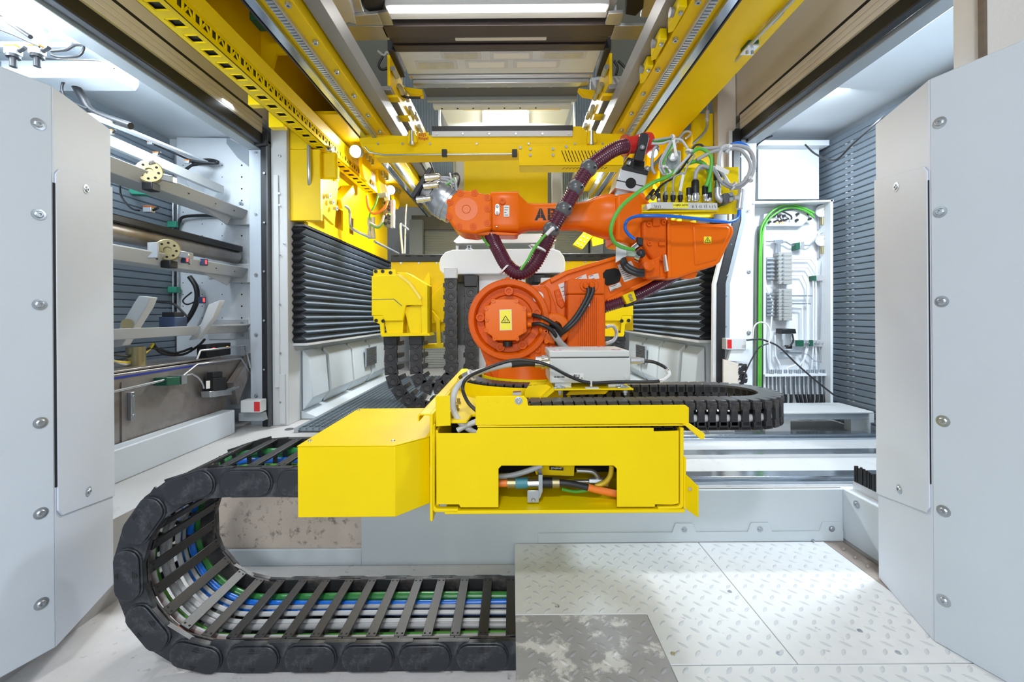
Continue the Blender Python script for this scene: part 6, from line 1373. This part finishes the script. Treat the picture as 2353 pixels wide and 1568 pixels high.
part('block', MB().ppx([(762, 453), (773, 455), (773, 468), (763, 466)], 3.66, .06), GRNB, t2, bevel=.003); part('nut', MB().cyl(P(773, 461, 3.69), P(785, 466, 3.72), .018, n=8), ALU, t2)
# right wall pipe
pr_ = [(1830, -10, 1.9), (1720, 106, 2.25), (1660, 170, 2.65), (1624, 206, 3.05), (1624, 265, 3.08), (1621, 300, 3.08), (1592, 330, 3.06)]
solo('wall_pipe', MB().tube([P(*q) for q in pr_], .010, 10, 3), ZNC, 'long steel pipe along the right gantry beam and down the yellow column', 'pipe')
t2 = thing('pipe_clamp', 'dark green pipe clamp on the right gantry beam', 'clamp', P(1720, 100, 2.25))
part('block', MB().obox(P(1722, 96, 2.27), (1, 0, 0), (0, 1, 0), (0, 0, 1), .028, .04, .034), GRNB, t2, bevel=.004)
part('plate', MB().obox(P(1722, 114, 2.27), (1, 0, 0), (0, 1, 0), (0, 0, 1), .03, .042, .004), ALU, t2)
spread(proto('bolt', MB().cyl((0, 0, 0), (0, 0, -.02), .007, n=10), ZNC), t2, [P(1716, 117, 2.26), P(1728, 117, 2.26)])
for k, (x, y, D, lab) in enumerate(((1783, 38, 2.04, 'hexagonal pipe union on the long pipe near the top right'), (1624, 265, 3.08, 'pipe union on the upright part of the long right pipe'))):
    q = P(x, y, D); dr = (P(1760, 62, 2.1) - q) if k == 0 else Vector((0, 0, -1)); solo('pipe_union', MB().ring(q, dr, [(-.03, .017), (.03, .017), (.032, .014), (.045, .014)], 8), ALU, lab, 'fitting')
solo('lead_wire', MB().tube([P(1530, 352, 3.0), P(1545, 338, 3.0), P(1570, 305, 3.1), P(1585, 303, 3.1), P(1585, 310, 3.1), P(1575, 318, 3.1)], .008, 8, 5), CBL, 'thin light cable arching on the right yellow column behind the wiring', 'cable')
# two lit work lamps on the left brackets
for x, y, D, lab in ((816, 348, 3.5, 'bright lit work lamp on the left gantry, nearer one'), (897, 437, 4.6, 'bright lit work lamp on the left gantry, farther one')):
    t2 = thing('work_lamp', lab, 'lamp', P(x, y, D))
    dr = Vector((-.1, -1, -.35))
    lamp('work_lamp_light', P(x, y, D) + dr.normalized() * .03, P(x, y, D) + Vector((-.5, -.3, -.9)), .06, 3, (1, 1, 1)); part('housing', MB().ring(P(x, y, D) - dr.normalized() * .07, dr, [(0, .045), (.06, .052), (.07, .050)], 18), GRY, t2); part('lens', MB().ring(P(x, y, D), dr, [(0, .048), (.008, .044), (.014, .03), (.016, .001)], 18), TUBC, t2)
# ------------------------------------------------------------------ cross beam
DX = 3.10
t = thing('cross_beam', 'orange yellow cross beam spanning the gantry behind the robot', 'beam', P(1140, 360, DX))
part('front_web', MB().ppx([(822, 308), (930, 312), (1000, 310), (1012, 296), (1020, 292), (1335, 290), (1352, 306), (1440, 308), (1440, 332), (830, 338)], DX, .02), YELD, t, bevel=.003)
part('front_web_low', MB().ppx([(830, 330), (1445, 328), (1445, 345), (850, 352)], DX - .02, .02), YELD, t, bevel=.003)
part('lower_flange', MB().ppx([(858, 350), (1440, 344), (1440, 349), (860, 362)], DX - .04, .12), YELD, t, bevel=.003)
part('light_strip', MB().ppx([(992, 302), (1315, 299), (1315, 313), (992, 314)], DX - .012, .012), LGR, t)
part('strip_cap', MB().ppx([(992, 290), (1316, 288), (1316, 300), (992, 302)], DX - .012, .03), SEAL, t)
spread(proto('strip_screw', MB().cyl((0, 0, 0), (0, -.006, 0), .008, n=10), ZNC), t, [P(x, 308, DX - .012) for x in (1003, 1063, 1124, 1185, 1246, 1306)] + [P(x, 331, DX - .02) for x in (868, 925, 988, 1095, 1214, 1320, 1384)])
for x in (946, 1359):
    o = part('clamp_bracket', MB().ppx([(x - 8, 300), (x + 6, 300), (x + 12, 326), (x, 332), (x - 10, 330)], DX - .05, .05), YELD, t, bevel=.002)
    part('clamp_bolt', MB().cyl(P(x, 300, DX - .055), P(x, 328, DX - .055), .012, n=10).cyl(P(x, 326, DX - .055), P(x, 334, DX - .055), .018, n=8), STL, o)
part('conduit_rod', MB().tube(PP([(838, 338), (848, 350), (880, 356), (1185, 354)], DX - .06), .006, 8, 0), STL, t)
spread(proto('rod_clip', MB().box(-.018, .018, -.015, .015, -.02, .03), SEAL, bevel=.003), t, [P(1021, 354, DX - .06), P(1182, 354, DX - .06)])
text('A0J5', .03, INKR, t, 'handwriting', P(970, 310, DX - .003), bold=.0004); text('Ringel', .03, INKR, t, 'handwriting', P(972, 318, DX - .003), bold=.0004)
solo('name_tab', MB().ppx([(958, 306), (985, 304), (985, 322), (975, 328), (958, 326)], DX - .001, .001), YELD, 'yellow tab with red handwriting on the cross beam', 'tab')
t = thing('vent_cover', 'orange yellow sheet cover with slanted vent slots hung under the cross beam', 'cover', P(1310, 395, DX - .1))
part('front_sheet', MB().ppx([(1192, 337), (1432, 332), (1432, 381), (1192, 382)], DX - .10, .004), YELD, t, bevel=.001)
part('sloped_bottom', MB().prism([P(1192, 382, DX - .10), P(1432, 381, DX - .10), P(1420, 396, DX + .06), P(1194, 397, DX + .06)], (0, 0, .004)), YEL, t)
m = MB()
for i in range(12):
    x = 1289 + i * 7.6; m.ppx([(x, 346), (x + 1.8, 346), (x + 12, 372), (x + 10.2, 372)], DX - .1012, .001)
part('vent_slots', m, DARK, t, stuff=True)
m = MB()
for i in range(13):
    x = 1292 + i * 8; p0, p1 = P(x, 388, DX - .03), P(x + 6, 384.5, DX - .065); z = .004
    m.bar(p0 + Vector((0, 0, -.001)), p1 + Vector((0, 0, -.001)), .004, .003)
part('bottom_slots', m, DARK, t, stuff=True)
spread(proto('screw', MB().cyl((0, 0, 0), (0, -.008, 0), .010, n=10), ZNC), t, [P(x, y, DX - .10) for x, y in ((1218, 343), (1218, 357), (1270, 343), (1270, 357), (1195, 340), (1300, 338))])
# ------------------------------------------------------------------ overhead carriage seen from below
t = thing('overhead_carriage', 'grey overhead gantry carriage with lit strip lamp seen from below', 'carriage', (-.05, 3, 2.93))
xl, xr = -.77, .63
zc = 2.93
def pl_(y_top, y_bot, zz, x0, x1, name, m, th=.03, bv=.003):
    D0, D1 = (zz - HC) * F / (725 - y_bot), (zz - HC) * F / (725 - y_top)
    a_, b_ = sorted((D0, D1)); return part(name, MB().box(x0, x1, a_, b_, zz, zz + th), m, t, bevel=bv)
lx = lambda x, D: (x - 1176) * D / F
part('end_shade_sheet', MB().box(xl, xr, 1.2, 2.30, zc + .0, zc + .03), mat('smoky_sheet', (.40, .37, .36), .35, .4), t)  # unseen forward run, added to keep the high front lamp off the cross beam
part('lamp_tray', MB().box(xl + .02, xr - .02, 2.31, 2.50, zc + .0, zc + .02), LGR, t)
lt = part('strip_lamp', MB().box(-.70, .56, 2.385, 2.445, zc - .05, zc - .01), LGR, t, bevel=.006)
part('lamp_tube', MB().cyl((-.68, 2.40, zc - .062), (.54, 2.40, zc - .062), .016, n=12), TUB, lt)
part('lamp_reflector', MB().box(-.70, .56, 2.45, 2.50, zc - .045, zc - .035), LGR, lt)
dk = mat('bronze_profile', (.10, .085, .085), .35, .5)
for k, (y0, y1, zz, m) in enumerate(((2.51, 2.55, zc - .01, LGR), (2.555, 2.66, zc - .05, dk), (2.665, 2.715, zc - .02, dk), (2.72, 2.745, zc - .01, dk), (2.75, 2.795, zc + .0, dk), (2.80, 2.865, zc - .012, dk))):
    part('profile_bar', MB().box(xl, xr, y0, y1, zz, zz + .05), m, t, bevel=.004)
part('bright_slot', MB().box(lx(1050, 2.71), lx(1260, 2.71), 2.705, 2.735, zc - .024, zc - .018), LBW, t)
pn = part('window_panel', MB().box(xl + .02, xr - .02, 2.87, 3.13, zc - .01, zc + .02), mat('pale_underside', (.62, .66, .69), .4, .1), t, bevel=.003)
for (x0, x1, y0, y1, m) in ((1024, 1100, 121, 134, 0), (1138, 1220, 122, 134, 1), (1256, 1345, 122, 134, 0), (965, 1045, 142, 156, 0), (1080, 1162, 142, 154, 1), (1192, 1283, 142, 154, 1)):
    D0 = (zc - .012 - HC) * F / (725 - y0); D1 = (zc - .012 - HC) * F / (725 - y1)
    f_ = part('window_frame', MB().box(lx(x0 - 8, D0), lx(x1 + 8, D0), D0 - .012, D1 + .012, zc - .013, zc - .010), LGR, pn, bevel=.002)
    part('window', MB().box(lx(x0, D0), lx(x1, D0), D0, D1, zc - .016, zc - .0128), LBW if m else mat('milky_glass', (.50, .50, .42), .3, var=.25, vs=14), pn)
for k, (y0, y1, zz, m, w) in enumerate(((3.14, 3.18, zc - .02, ALU, .02), (3.185, 3.25, zc - .05, STL, .04), (3.255, 3.30, zc - .02, LGR, .06), (3.31, 3.46, zc - .01, DGR, .09), (3.46, 3.50, zc - .04, GRY, .09), (3.51, 3.58, zc - .06, LGR, .13))):
    part('profile_bar', MB().box(xl + w, xr - w, y0, y1, zz, zz + .05), m, t, bevel=.004)
spread(proto('clip', MB().box(-.012, .012, -.01, .01, -.012, .0), ZNC), t, [(xl + .12 + i * .16, 3.275, zc - .02) for i in range(7)])
spread(proto('hole_plug', MB().cyl((0, 0, 0), (0, 0, -.002), .008, n=10), DARK), t, [(xl + .2 + i * .13, 3.55, zc - .0605) for i in range(7)])
for s in (-1, 1):
    x = xl if s < 0 else xr
    part('end_bracket', MB().box(*sorted((x - s * .0, x + s * .04)), 2.82, 3.14, zc - .03, zc + .05), SEAL, t, bevel=.004)
    g = thing('drive_unit', ('left' if s < 0 else 'right') + ' pale drive unit with plates at the end of the overhead carriage', 'drive', (x + s * .2, 2.7, zc - .06))
    hx = (lambda px: P(px, 0, 2.5).x)
    if s < 0:
        part('rounded_housing', MB().prism([Q(a_, b_, 2.86) for a_, b_ in ((722, -30), (728, 12), (742, 38), (760, 55), (788, 60), (800, 52), (818, 56), (810, 20), (790, -30))], (0, 0, .12)), LGR, g, bevel=.006)
        part('flat_plate', MB().prism([Q(a_, b_, 2.88) for a_, b_ in ((790, 62), (880, 60), (895, 92), (812, 94))], (0, 0, .02)), ALU, g, bevel=.002)
        part('bolt_plate', MB().prism([Q(a_, b_, 2.87) for a_, b_ in ((812, 38), (868, 32), (880, 58), (818, 58))], (0, 0, .02)), ALU, g, bevel=.002)
        part('small_plate', MB().prism([Q(a_, b_, 2.87) for a_, b_ in ((868, 30), (892, 27), (903, 58), (880, 59))], (0, 0, .015)), STL, g)
        part('motor', MB().prism([Q(a_, b_, 2.90) for a_, b_ in ((828, -30), (885, -30), (880, 25), (852, 30), (835, 20))], (0, 0, .1)), SEAL, g, bevel=.006)
        part('gear_case', MB().prism([Q(a_, b_, 2.89) for a_, b_ in ((790, -30), (820, -30), (836, 30), (818, 40), (800, 10))], (0, 0, .1)), ALU, g, bevel=.006)
    else:
        part('flat_plate', MB().prism([Q(a_, b_, 2.88) for a_, b_ in ((1412, 60), (1500, 60), (1482, 92), (1402, 91))], (0, 0, .02)), ALU, g, bevel=.002)
        part('bolt_plate', MB().prism([Q(a_, b_, 2.87) for a_, b_ in ((1398, 32), (1432, 30), (1425, 58), (1390, 57))], (0, 0, .02)), ALU, g, bevel=.002)
        part('motor', MB().prism([Q(a_, b_, 2.88) for a_, b_ in ((1440, -30), (1480, -30), (1478, 20), (1460, 38), (1436, 34))], (0, 0, .12)), SEAL, g, bevel=.006)
        part('gear_case', MB().prism([Q(a_, b_, 2.89) for a_, b_ in ((1482, -30), (1520, -30), (1515, 20), (1500, 40), (1470, 42))], (0, 0, .1)), ALU, g, bevel=.008)
        part('green_hose', MB().tube([Q(1524, -20, 2.84), Q(1520, 20, 2.84), Q(1516, 46, 2.84), Q(1512, 60, 2.86)], .014, 10, 4), DGN, g)
t = thing('cable_guard', 'pale angled guard plate at the right rear of the overhead carriage', 'guard', P(1410, 220, 3.3))
part('plate', MB().ppx([(1390, 176), (1455, 174), (1460, 200), (1440, 222), (1385, 226), (1400, 205)], 3.3, .05), LGR, t, bevel=.004)
part('side_plate', MB().ppx([(1357, 178), (1380, 176), (1382, 195), (1400, 197), (1402, 210), (1356, 214)], 3.27, .04), ALU, t, bevel=.003)
t = thing('sensor_pot', 'round steel sensor pot with black rim at the left rear of the overhead carriage', 'sensor', P(910, 190, 3.2))
part('pot', MB().cyl(P(908, 168, 3.2), P(912, 192, 3.2), .045, n=20), CHR, t); part('rim', MB().cyl(P(912, 190, 3.2), P(912, 196, 3.2), .047, n=20), SEAL, t)
for k, (px, lab) in enumerate((([(910, 196), (918, 215), (935, 224), (965, 225)], 'black cable from the round sensor pot to the rear profile'), ([(880, 130), (870, 150), (878, 160), (900, 152), (908, 140)], 'black wire tangle left of the window panel'), ([(868, 118), (882, 128), (890, 120), (902, 135)], 'grey wire above the tangle left of the window panel'), ([(1410, 140), (1418, 155), (1415, 172)], 'black cable right of the window panel'), ([(1420, 140), (1434, 155), (1438, 172)], 'second black cable right of the window panel'), ([(1400, 225), (1398, 240), (1404, 246), (1412, 232)], 'white wire loop under the guard plate'))):
    solo('overhead_cable', MB().tube(PP(px, 3.15), .010, 8, 5), CBK if 'black' in lab else CBL, lab, 'cable')
for k, (y, D) in enumerate(((205, 3.2), (208, 3.25))):
    xx = (948, 1350)[k]
    solo('hose_block', MB().ppx([(xx - 22, y - 6), (xx + 22, y), (xx + 22, y + 14), (xx - 10, y + 8)], D, .06), YELD, 'yellow bolted block beside the ' + ('left' if k == 0 else 'right') + ' end of the dark rear profile', 'block', bevel=.003)
# yellow stop blocks on the right rail
for k, (x, y, D) in enumerate(((1552, 40, 2.35), (1510, 110, 2.75), (1482, 168, 3.1))):
    q = Q(x, y, 2.47); tt = thing('stop_block', ('nearest', 'middle', 'farthest')[k] + ' yellow stop block with roller on the inner side of the right gantry', 'block', q)
    part('body', MB().prism([q + Vector(v) for v in ((-.015, -.08, -.01), (.02, -.08, -.01), (.02, .08, -.01), (-.0, .095, -.01), (-.015, .05, -.01))], (0, 0, .056)), YEL, tt, bevel=.004)
    part('roller', MB().cyl(q + Vector((-.016, -.015, .012)), q + Vector((-.032, -.015, .012)), .020, n=16), CRN, tt)
    part('bolt', MB().cyl(q + Vector((.003, -.05, -.010)), q + Vector((.003, -.05, -.02)), .010, n=10), ZNC, tt)
# inner hanging plates either side of the carriage
for s in (-1, 1):
    t = thing('carriage_truck', ('left' if s < 0 else 'right') + ' slotted steel truck plate running on the gantry rail', 'truck', (MX(s, .76), 3.0, 2.66))
    part('slide_plate', MB().box(*sorted((MX(s, .73), MX(s, .83))), 2.86, 4.2, 2.66, 2.69), CRN, t, bevel=.004)
    part('yellow_web', MB().box(*sorted((MX(s, .735), MX(s, .755))), 2.86, 4.1, 2.69, 2.90), YELD, t, bevel=.004)
    spread(proto('pipe_stub', MB().cyl((0, -.05, 0), (0, .05, 0), .018, n=10), STL), t, [(MX(s, .715), 2.9 + i * .16, 2.80 - .03 * (i % 2)) for i in range(6)])
    spread(proto('spacer', MB().box(-.05, .05, -.035, .035, -.02, .0), YELD, bevel=.003), t, [(MX(s, .75), 2.95 + .3 * i, 2.66) for i in range(3)])
# ------------------------------------------------------------------ ribbed vertical covers above and behind
def ribs(name, x0, x1, y0, y1, D, n, lab, m=BEL):
    p0, p1 = P(x0, y1, D), P(x1, y0, D); v, f = [], []
    for i in range(2 * n + 1):
        x = p0.x + (p1.x - p0.x) * i / (2 * n); v += [(x, D - (.03 if i % 2 else 0), p0.z), (x, D - (.03 if i % 2 else 0), p1.z)]
    for i in range(2 * n): f.append((2 * i, 2 * i + 2, 2 * i + 3, 2 * i + 1))
    b = MB(); b.add(v, f); b.prism([(p0.x, D + .001, p0.z), (p1.x, D + .001, p0.z), (p1.x, D + .001, p1.z), (p0.x, D + .001, p1.z)], (0, .02, 0))
    return solo(name, b, m, lab, 'bellows', ang=10)
BELL = mat('blue_grey_bellows', (.42, .50, .57), .4, var=.08)
ribs('ribbed_cover', 922, 1010, 150, 312, 4.2, 14, 'upright blue grey ribbed cover left above the cross beam', BELL)
ribs('ribbed_cover', 1318, 1390, 150, 312, 4.2, 12, 'upright blue grey ribbed cover right above the cross beam', BELL)
ribs('ribbed_cover', 978, 1044, 350, 440, 4.6, 14, 'upright blue grey ribbed cover left below the cross beam', BELL)
ribs('ribbed_cover', 1290, 1352, 390, 470, 4.6, 14, 'upright blue grey ribbed cover right below the cross beam', BELL)
for k, (px, lab) in enumerate((([(880, 288), (922, 290), (928, 312), (870, 312)], 'left'), ([(1390, 288), (1440, 288), (1436, 312), (1384, 312)], 'right'))):
    solo('dark_bellows', MB().ppx(px, 3.6, .3), SEAL, 'black folded cover end at the %s of the cross beam' % lab, 'cover')
solo('dark_bellows', MB().prism(PP([(930, 362), (985, 364), (1008, 420), (985, 440)], 4.2), (0, .25, 0)), SEAL, 'black folded cover below the left end of the cross beam', 'cover')
for k, x in enumerate((1044, 1268)):
    pass
t = thing('far_panel', 'large plain yellow panel with pale edge posts behind the robot wrist', 'panel', P(1160, 478, 4.7))
for x in (1044, 1268): part('edge_post', MB().ppx([(x, 352), (x + 22, 352), (x + 22, 475), (x, 475)], 4.75, .05), LGR, t)
part('sheet', MB().ppx([(1066, 352), (1258, 352), (1258, 478), (1066, 478)], 4.7, .05), YEL, t)
part('girder', MB().box(-1.0, .86, 4.66, 4.76, 2.93, 2.99), YELD, t)
# bright end bay ceiling with tubes
struct('ceiling', MB().box(-.95, .9, 4.4, 5.6, 3.92, 3.98), WHT2)
struct('ceiling', MB().box(-4, 4, -1.0, 7.7, 4.4, 4.5), GRY)
t = thing('tube_light', 'lit twin tube ceiling light beyond the overhead carriage', 'light', P(1160, 270, 5.2))
part('tray', MB().ppx([(1108, 248), (1215, 248), (1215, 291), (1108, 291)], 5.36, .03), GRY, t)
part('tube', MB().cyl(P(1112, 257, 5.33), P(1210, 257, 5.33), .038, n=12), TUBC, t); part('tube', MB().cyl(P(1112, 278, 5.33), P(1210, 278, 5.33), .038, n=12), TUBC, t)
t = thing('end_bay', 'bright white end bay with slanting frames seen above the cross beam', 'bay', P(1160, 300, 5.42))
part('back_wall', MB().ppx([(980, 226), (1340, 226), (1340, 330), (980, 330)], 5.42, .03), WHT2, t)
part('yellow_profile', MB().ppx([(1062, 240), (1290, 240), (1290, 247), (1062, 248)], 4.9, .06), YELD, t)
for k, px in enumerate(([(997, 240), (1006, 240), (1030, 290), (1016, 290)], [(1312, 240), (1320, 240), (1308, 290), (1296, 290)])):
    part('frame_bar', MB().ppx(px, 4.6, .05), LGR, t)
# ------------------------------------------------------------------ rear wall and shutter
DW = 6.6
t = thing('rear_shutter', 'grey ribbed roller shutter in the far wall behind the robot', 'shutter', P(1180, 590, DW))
m = MB(); zt0, zt1 = ZB + .005, P(1180, 500, DW).z; n = 90; v, f = [], []
for s_, (xa_, xb_) in enumerate((((948), (1420)),)):
    pa, pb = P(xa_, 560, DW).x, P(xb_, 560, DW).x
    for i in range(2 * n + 1): z = zt0 + (zt1 - zt0) * i / (2 * n); v += [(pa, DW - (.02 if i % 2 else 0), z), (pb, DW - (.02 if i % 2 else 0), z)]
    for i in range(2 * n): f.append((2 * i, 2 * i + 1, 2 * i + 3, 2 * i + 2))
m.add(v, f); part('slat_curtain', m, REA, t, ang=8)
part('left_guide', MB().ppx([(969, 525), (974, 525), (974, 842), (969, 842)], DW - .05, .03), SEAL, t)
part('right_guide', MB().ppx([(1352, 525), (1357, 525), (1357, 842), (1352, 842)], DW - .05, .03), SEAL, t)
part('head_box', MB().ppx([(945, 495), (1420, 495), (1420, 527), (945, 527)], DW - .12, .1), mat('dim_beam', (.16, .16, .15), .5), t)
for k, (x0, x1) in enumerate(((940, 970), (1358, 1385))):
    solo('rear_post', MB().ppx([(x0, 505), (x1, 505), (x1, 849), (x0, 849)], 6.3, .1), GRY, 'grey post at the %s side of the far roller shutter' % ('left', 'right')[k], 'post')
t = thing('silver_hood', 'silver sloped tray hood on thin struts behind the robot wrist', 'hood', P(1160, 575, 4.3))
part('hood', MB().ppx([(1041, 555), (1060, 537), (1262, 537), (1278, 552), (1272, 558), (1048, 560)], 4.3, .5), ALU, t, bevel=.004)
part('skirt', MB().ppx([(1046, 559), (1274, 557), (1272, 562), (1048, 564)], 4.34, .4), GRY, t)
for k, px in enumerate(([(1047, 560), (1053, 560), (1053, 905), (1047, 905)], [(1068, 562), (1074, 562), (1092, 578), (1086, 578)], [(1086, 562), (1080, 562), (1064, 578), (1070, 578)], [(1210, 560), (1216, 560), (1232, 578), (1226, 578)], [(1268, 560), (1274, 560), (1274, 905), (1268, 905)])):
    part('strut', MB().ppx(px, 4.36, .02), STL, t)
# right rear yellow inclined beam
t = thing('inclined_beam', 'yellow inclined beam with bolt rows between far shutter and elbow', 'beam', P(1335, 560, 4.6))
part('beam', MB().ppx([(1316, 562), (1354, 518), (1376, 524), (1338, 573)], 4.6, .08), YEL, t, bevel=.004)
spread(proto('bolt', MB().cyl((0, 0, 0), (0, -.01, 0), .010, n=8), ZNC), t, [P(1326 + i * 7, 560 - i * 8, 4.6) for i in range(5)] + [P(1335 + i * 7, 564 - i * 8, 4.6) for i in range(5)])
part('bracket', MB().ppx([(1356, 535), (1384, 525), (1386, 560), (1362, 566)], 4.62, .05), YELD, t)
# ------------------------------------------------------------------ lift machine behind the robot
DL = 4.0
t = thing('cross_slide', 'wide yellow cross slide apron with black top edge behind the robot', 'machine', P(1176, 760, DL))
part('apron', MB().ppx([(898, 602), (1452, 598), (1455, 760), (898, 764)], DL, .04), YELD, t, bevel=.003)
part('black_edge', MB().ppx([(898, 585), (1452, 582), (1452, 599), (898, 602)], DL - .02, .06), SEAL, t, bevel=.003)
m = MB()
for i in range(20): x = 903 + i * 28; m.ppx([(x, 587.5), (x + 13, 587.4), (x + 13, 590), (x, 590.2)], DL - .0212, .001)
part('edge_slots', m, DARK, t, stuff=True)
spread(proto('screw', MB().cyl((0, 0, 0), (0, -.006, 0), .010, n=10), ZNC), t, [P(x, 605 - (x - 900) * .006, DL) for x in (921, 962, 1003, 1304, 1344, 1430)])
part('diagonal_fin', MB().ppx([(973, 645), (984, 626), (988, 640), (984, 700), (976, 700)], DL - .2, .02), YEL, t)
part('curved_shield', MB().prism(PP([(984, 690), (1005, 668), (1018, 655), (1024, 690), (1020, 740), (984, 745)], DL - .02), (0, -.03, 0)), YEL, t, bevel=.004)
part('strut', MB().ppx([(985, 705), (1010, 735), (1012, 790), (1003, 792), (1001, 740), (984, 718)], DL - .25, .03), YEL, t, bevel=.003)
part('foot_bar', MB().ppx([(962, 792), (1022, 789), (1022, 800), (970, 802)], DL - .25, .05), YEL, t, bevel=.003)
part('back_sheet', MB().ppx([(966, 764), (1030, 764), (1030, 792), (966, 792)], DL - .05, .02), SHU, t)
DLW = 3.72
t = thing('lift_column', 'white rounded lift column with two chain bays behind the orange shoulder', 'machine', P(1160, 900, DLW))
top = [(1010, 622), (1008, 605), (1012, 592), (1022, 580), (1040, 574), (1268, 571), (1286, 577), (1296, 590), (1299, 605), (1298, 622), (1290, 628), (1205, 630), (1205, 622), (1105, 626), (1105, 630), (1022, 632)]
part('rounded_head', MB().ppx([(1010, 622), (1008, 605), (1012, 592), (1022, 580), (1040, 574), (1268, 571), (1286, 577), (1296, 590), (1299, 605), (1298, 622), (1292, 628), (1020, 632)], DLW - .15, .30), WHT2, t, bevel=.01)
part('front_panel', MB().ppx([(1100, 626), (1207, 626), (1207, 900), (1100, 900)], DLW - .06, .2), WHT2, t, bevel=.004)
part('rear_panel', MB().ppx([(1040, 780), (1100, 780), (1100, 900), (1040, 900)], DLW + .1, .1), WHT2, t)
spread(proto('bay_back', MB().box(-.16, .16, 0, .02, -.62, .02), DGR), t, [P(1066, 630, DLW + .02), P(1250, 628, DLW + .02)])
# hanging U chains
def uchain(x0, x1, yt0, yt1, yb, D, wpx, lab):
    xl_, xr_ = P(x0, 700, D).x, P(x1, 700, D).x; r = (xr_ - xl_) / 2; zb_ = P(x0, yb, D).z + r
    pth = [Vector((xl_, D, P(x0, yt0, D).z)), Vector((xl_, D, zb_))]
    for i in range(1, 18): an = math.pi + math.pi * i / 18; pth.append(Vector((xl_ + r + r * math.cos(an), D, zb_ + r * math.sin(an))))
    pth += [Vector((xr_, D, zb_)), Vector((xr_, D, P(x1, yt1, D).z))]
    w = wpx * D / F; pts = resample(pth, w * .92)
    t = thing('hanging_chain', lab, 'cable chain', (xl_ + r, D, zb_ - r - w / 2))
    lk = MB().prism([(-w * .47, -.012, -w * .44), (w * .47, -.012, -w * .5), (w * .47, -.012, w * .5), (-w * .47, -.012, w * .44)], (0, .024, 0)).ring((w * .05, -.012, 0), (0, -1, 0), [(0, w * .34), (.006, w * .32), (.006, w * .2), (.002, w * .18)], 14)
    rib = MB().box(-w * .16, w * .16, .012, .16, w * .30, w * .62).box(-w * .35, w * .35, .012, .16, -w * .30, -w * .12)
    ms = proto('link', lk, BLK2, bevel=.002); rs = proto('rib', rib, BLK2)
    sp, ro = [], []
    for i in range(len(pts)):
        d = (pts[min(i + 1, len(pts) - 1)] - pts[max(i - 1, 0)]).normalized(); sp.append(pts[i]); ro.append((0, -math.atan2(d.z, d.x), 0))
    spread(ms, t, sp, ro); spread(rs, t, sp, ro)
    tp = pts[-1]
    part('end_piece', MB().obox(tp + Vector((0, .0, w * .9)), (1, 0, 0), (0, 1, 0), (0, 0, 1), w * .48, .04, w * .42), LGR if x1 < 1050 or x1 > 1250 else SEAL, t, bevel=.006)
    part('end_block', MB().obox(pts[0] + Vector((0, .03, w * .3)), (1, 0, 0), (0, 1, 0), (0, 0, 1), w * .5, .05, w * .4), SEAL, t, bevel=.006)
uchain(955, 1036, 790, 650, 893, 3.42, 30, 'inner hanging black cable chain looping beside the orange shoulder')
uchain(897, 1082, 790, 655, 937, 3.48, 31, 'outer hanging black cable chain looping beside the orange shoulder')
uchain(1285, 1220, 650, 790, 880, 3.5, 28, 'hanging black cable chain behind the vertical orange motor')
uchain(1420, 1255, 780, 660, 915, 3.55, 28, 'hanging black cable chain behind the light grey enclosure')
for k, (x, D) in enumerate(((1072, 3.6), (1238, 3.62))):
    solo('guide_roller', MB().cyl(P(x, 634, D), P(x, 650, D), .075, n=20), SEAL, 'black round guide above the %s chain bay of the lift column' % ('left', 'right')[k], 'roller')
# yellow chain housings
def housing(mir, lab):
    D = 3.36
    def X(x): return x if not mir else 2308 - x
    def pp(px): return [(X(x), y) for x, y in px]
    t = thing('chain_housing', lab, 'housing', P(X(915), 775, D))
    part('main_shell', MB().ppx(pp([(853, 634), (912, 632), (930, 640), (955, 665), (967, 690), (970, 702), (932, 702), (925, 738), (882, 738), (878, 726), (853, 726)]), D, .22), YEL, t, bevel=.006)
    part('side_cheek', MB().ppx(pp([(912, 626), (935, 627), (981, 655), (982, 768), (968, 768), (966, 690), (950, 660)]), D + .02, .2), YEL, t, bevel=.004)
    part('weld_band', MB().ppx(pp([(911, 631), (918, 630), (942, 648), (968, 685), (965, 690), (938, 652)]), D - .005, .012), mat('pale_edge', (.85, .66, .12), .4), t)
    part('top_tab', MB().ppx(pp([(857, 620), (906, 619), (908, 633), (857, 634)]), D + .05, .02), YEL, t, bevel=.002)
    spread(proto('bush', MB().ring((0, 0, 0), (0, -1, 0), [(0, .014), (.006, .014), (.006, .006), (.001, .005)], 14), SEAL), t, [P(X(863), 624, D + .05), P(X(879), 624, D + .05), P(X(897), 627, D + .05), P(X(864), 737, D), P(X(880), 738, D)])
    part('funnel', MB().ppx(pp([(882, 734), (926, 733), (925, 766), (888, 766)]), D + .02, .14), YEL, t, bevel=.003)
    part('funnel', MB().ppx(pp([(927, 706), (968, 700), (968, 766), (942, 766)]), D + .03, .14), YEL, t, bevel=.003)
    part('bottom_plate', MB().ppx(pp([(873, 766), (984, 766), (988, 772), (876, 774)]), D - .01, .2), YEL, t, bevel=.002)
    part('lower_tab', MB().ppx(pp([(857, 726), (880, 726), (882, 768), (874, 768), (872, 745), (858, 740)]), D, .03), YEL, t, bevel=.002)
    part('fold_line', MB().ppx(pp([(854, 688), (905, 687), (924, 703), (923, 704.4), (904, 688.4), (854, 689.4)]), D - .0008, .001), DGR, t)
housing(False, 'yellow sheet chain housing left of the orange shoulder')
housing(True, 'yellow sheet chain housing behind the vertical orange motor, right')
solo('loop_cable', MB().tube([P(1392, 752, 2.4), P(1408, 750, 2.42), (P(1416, 765, 2.44)), P(1410, 782, 2.42), P(1392, 790, 2.4)], .010, 8, 6), CBG, 'grey cable loop right of the vertical orange motor', 'cable')
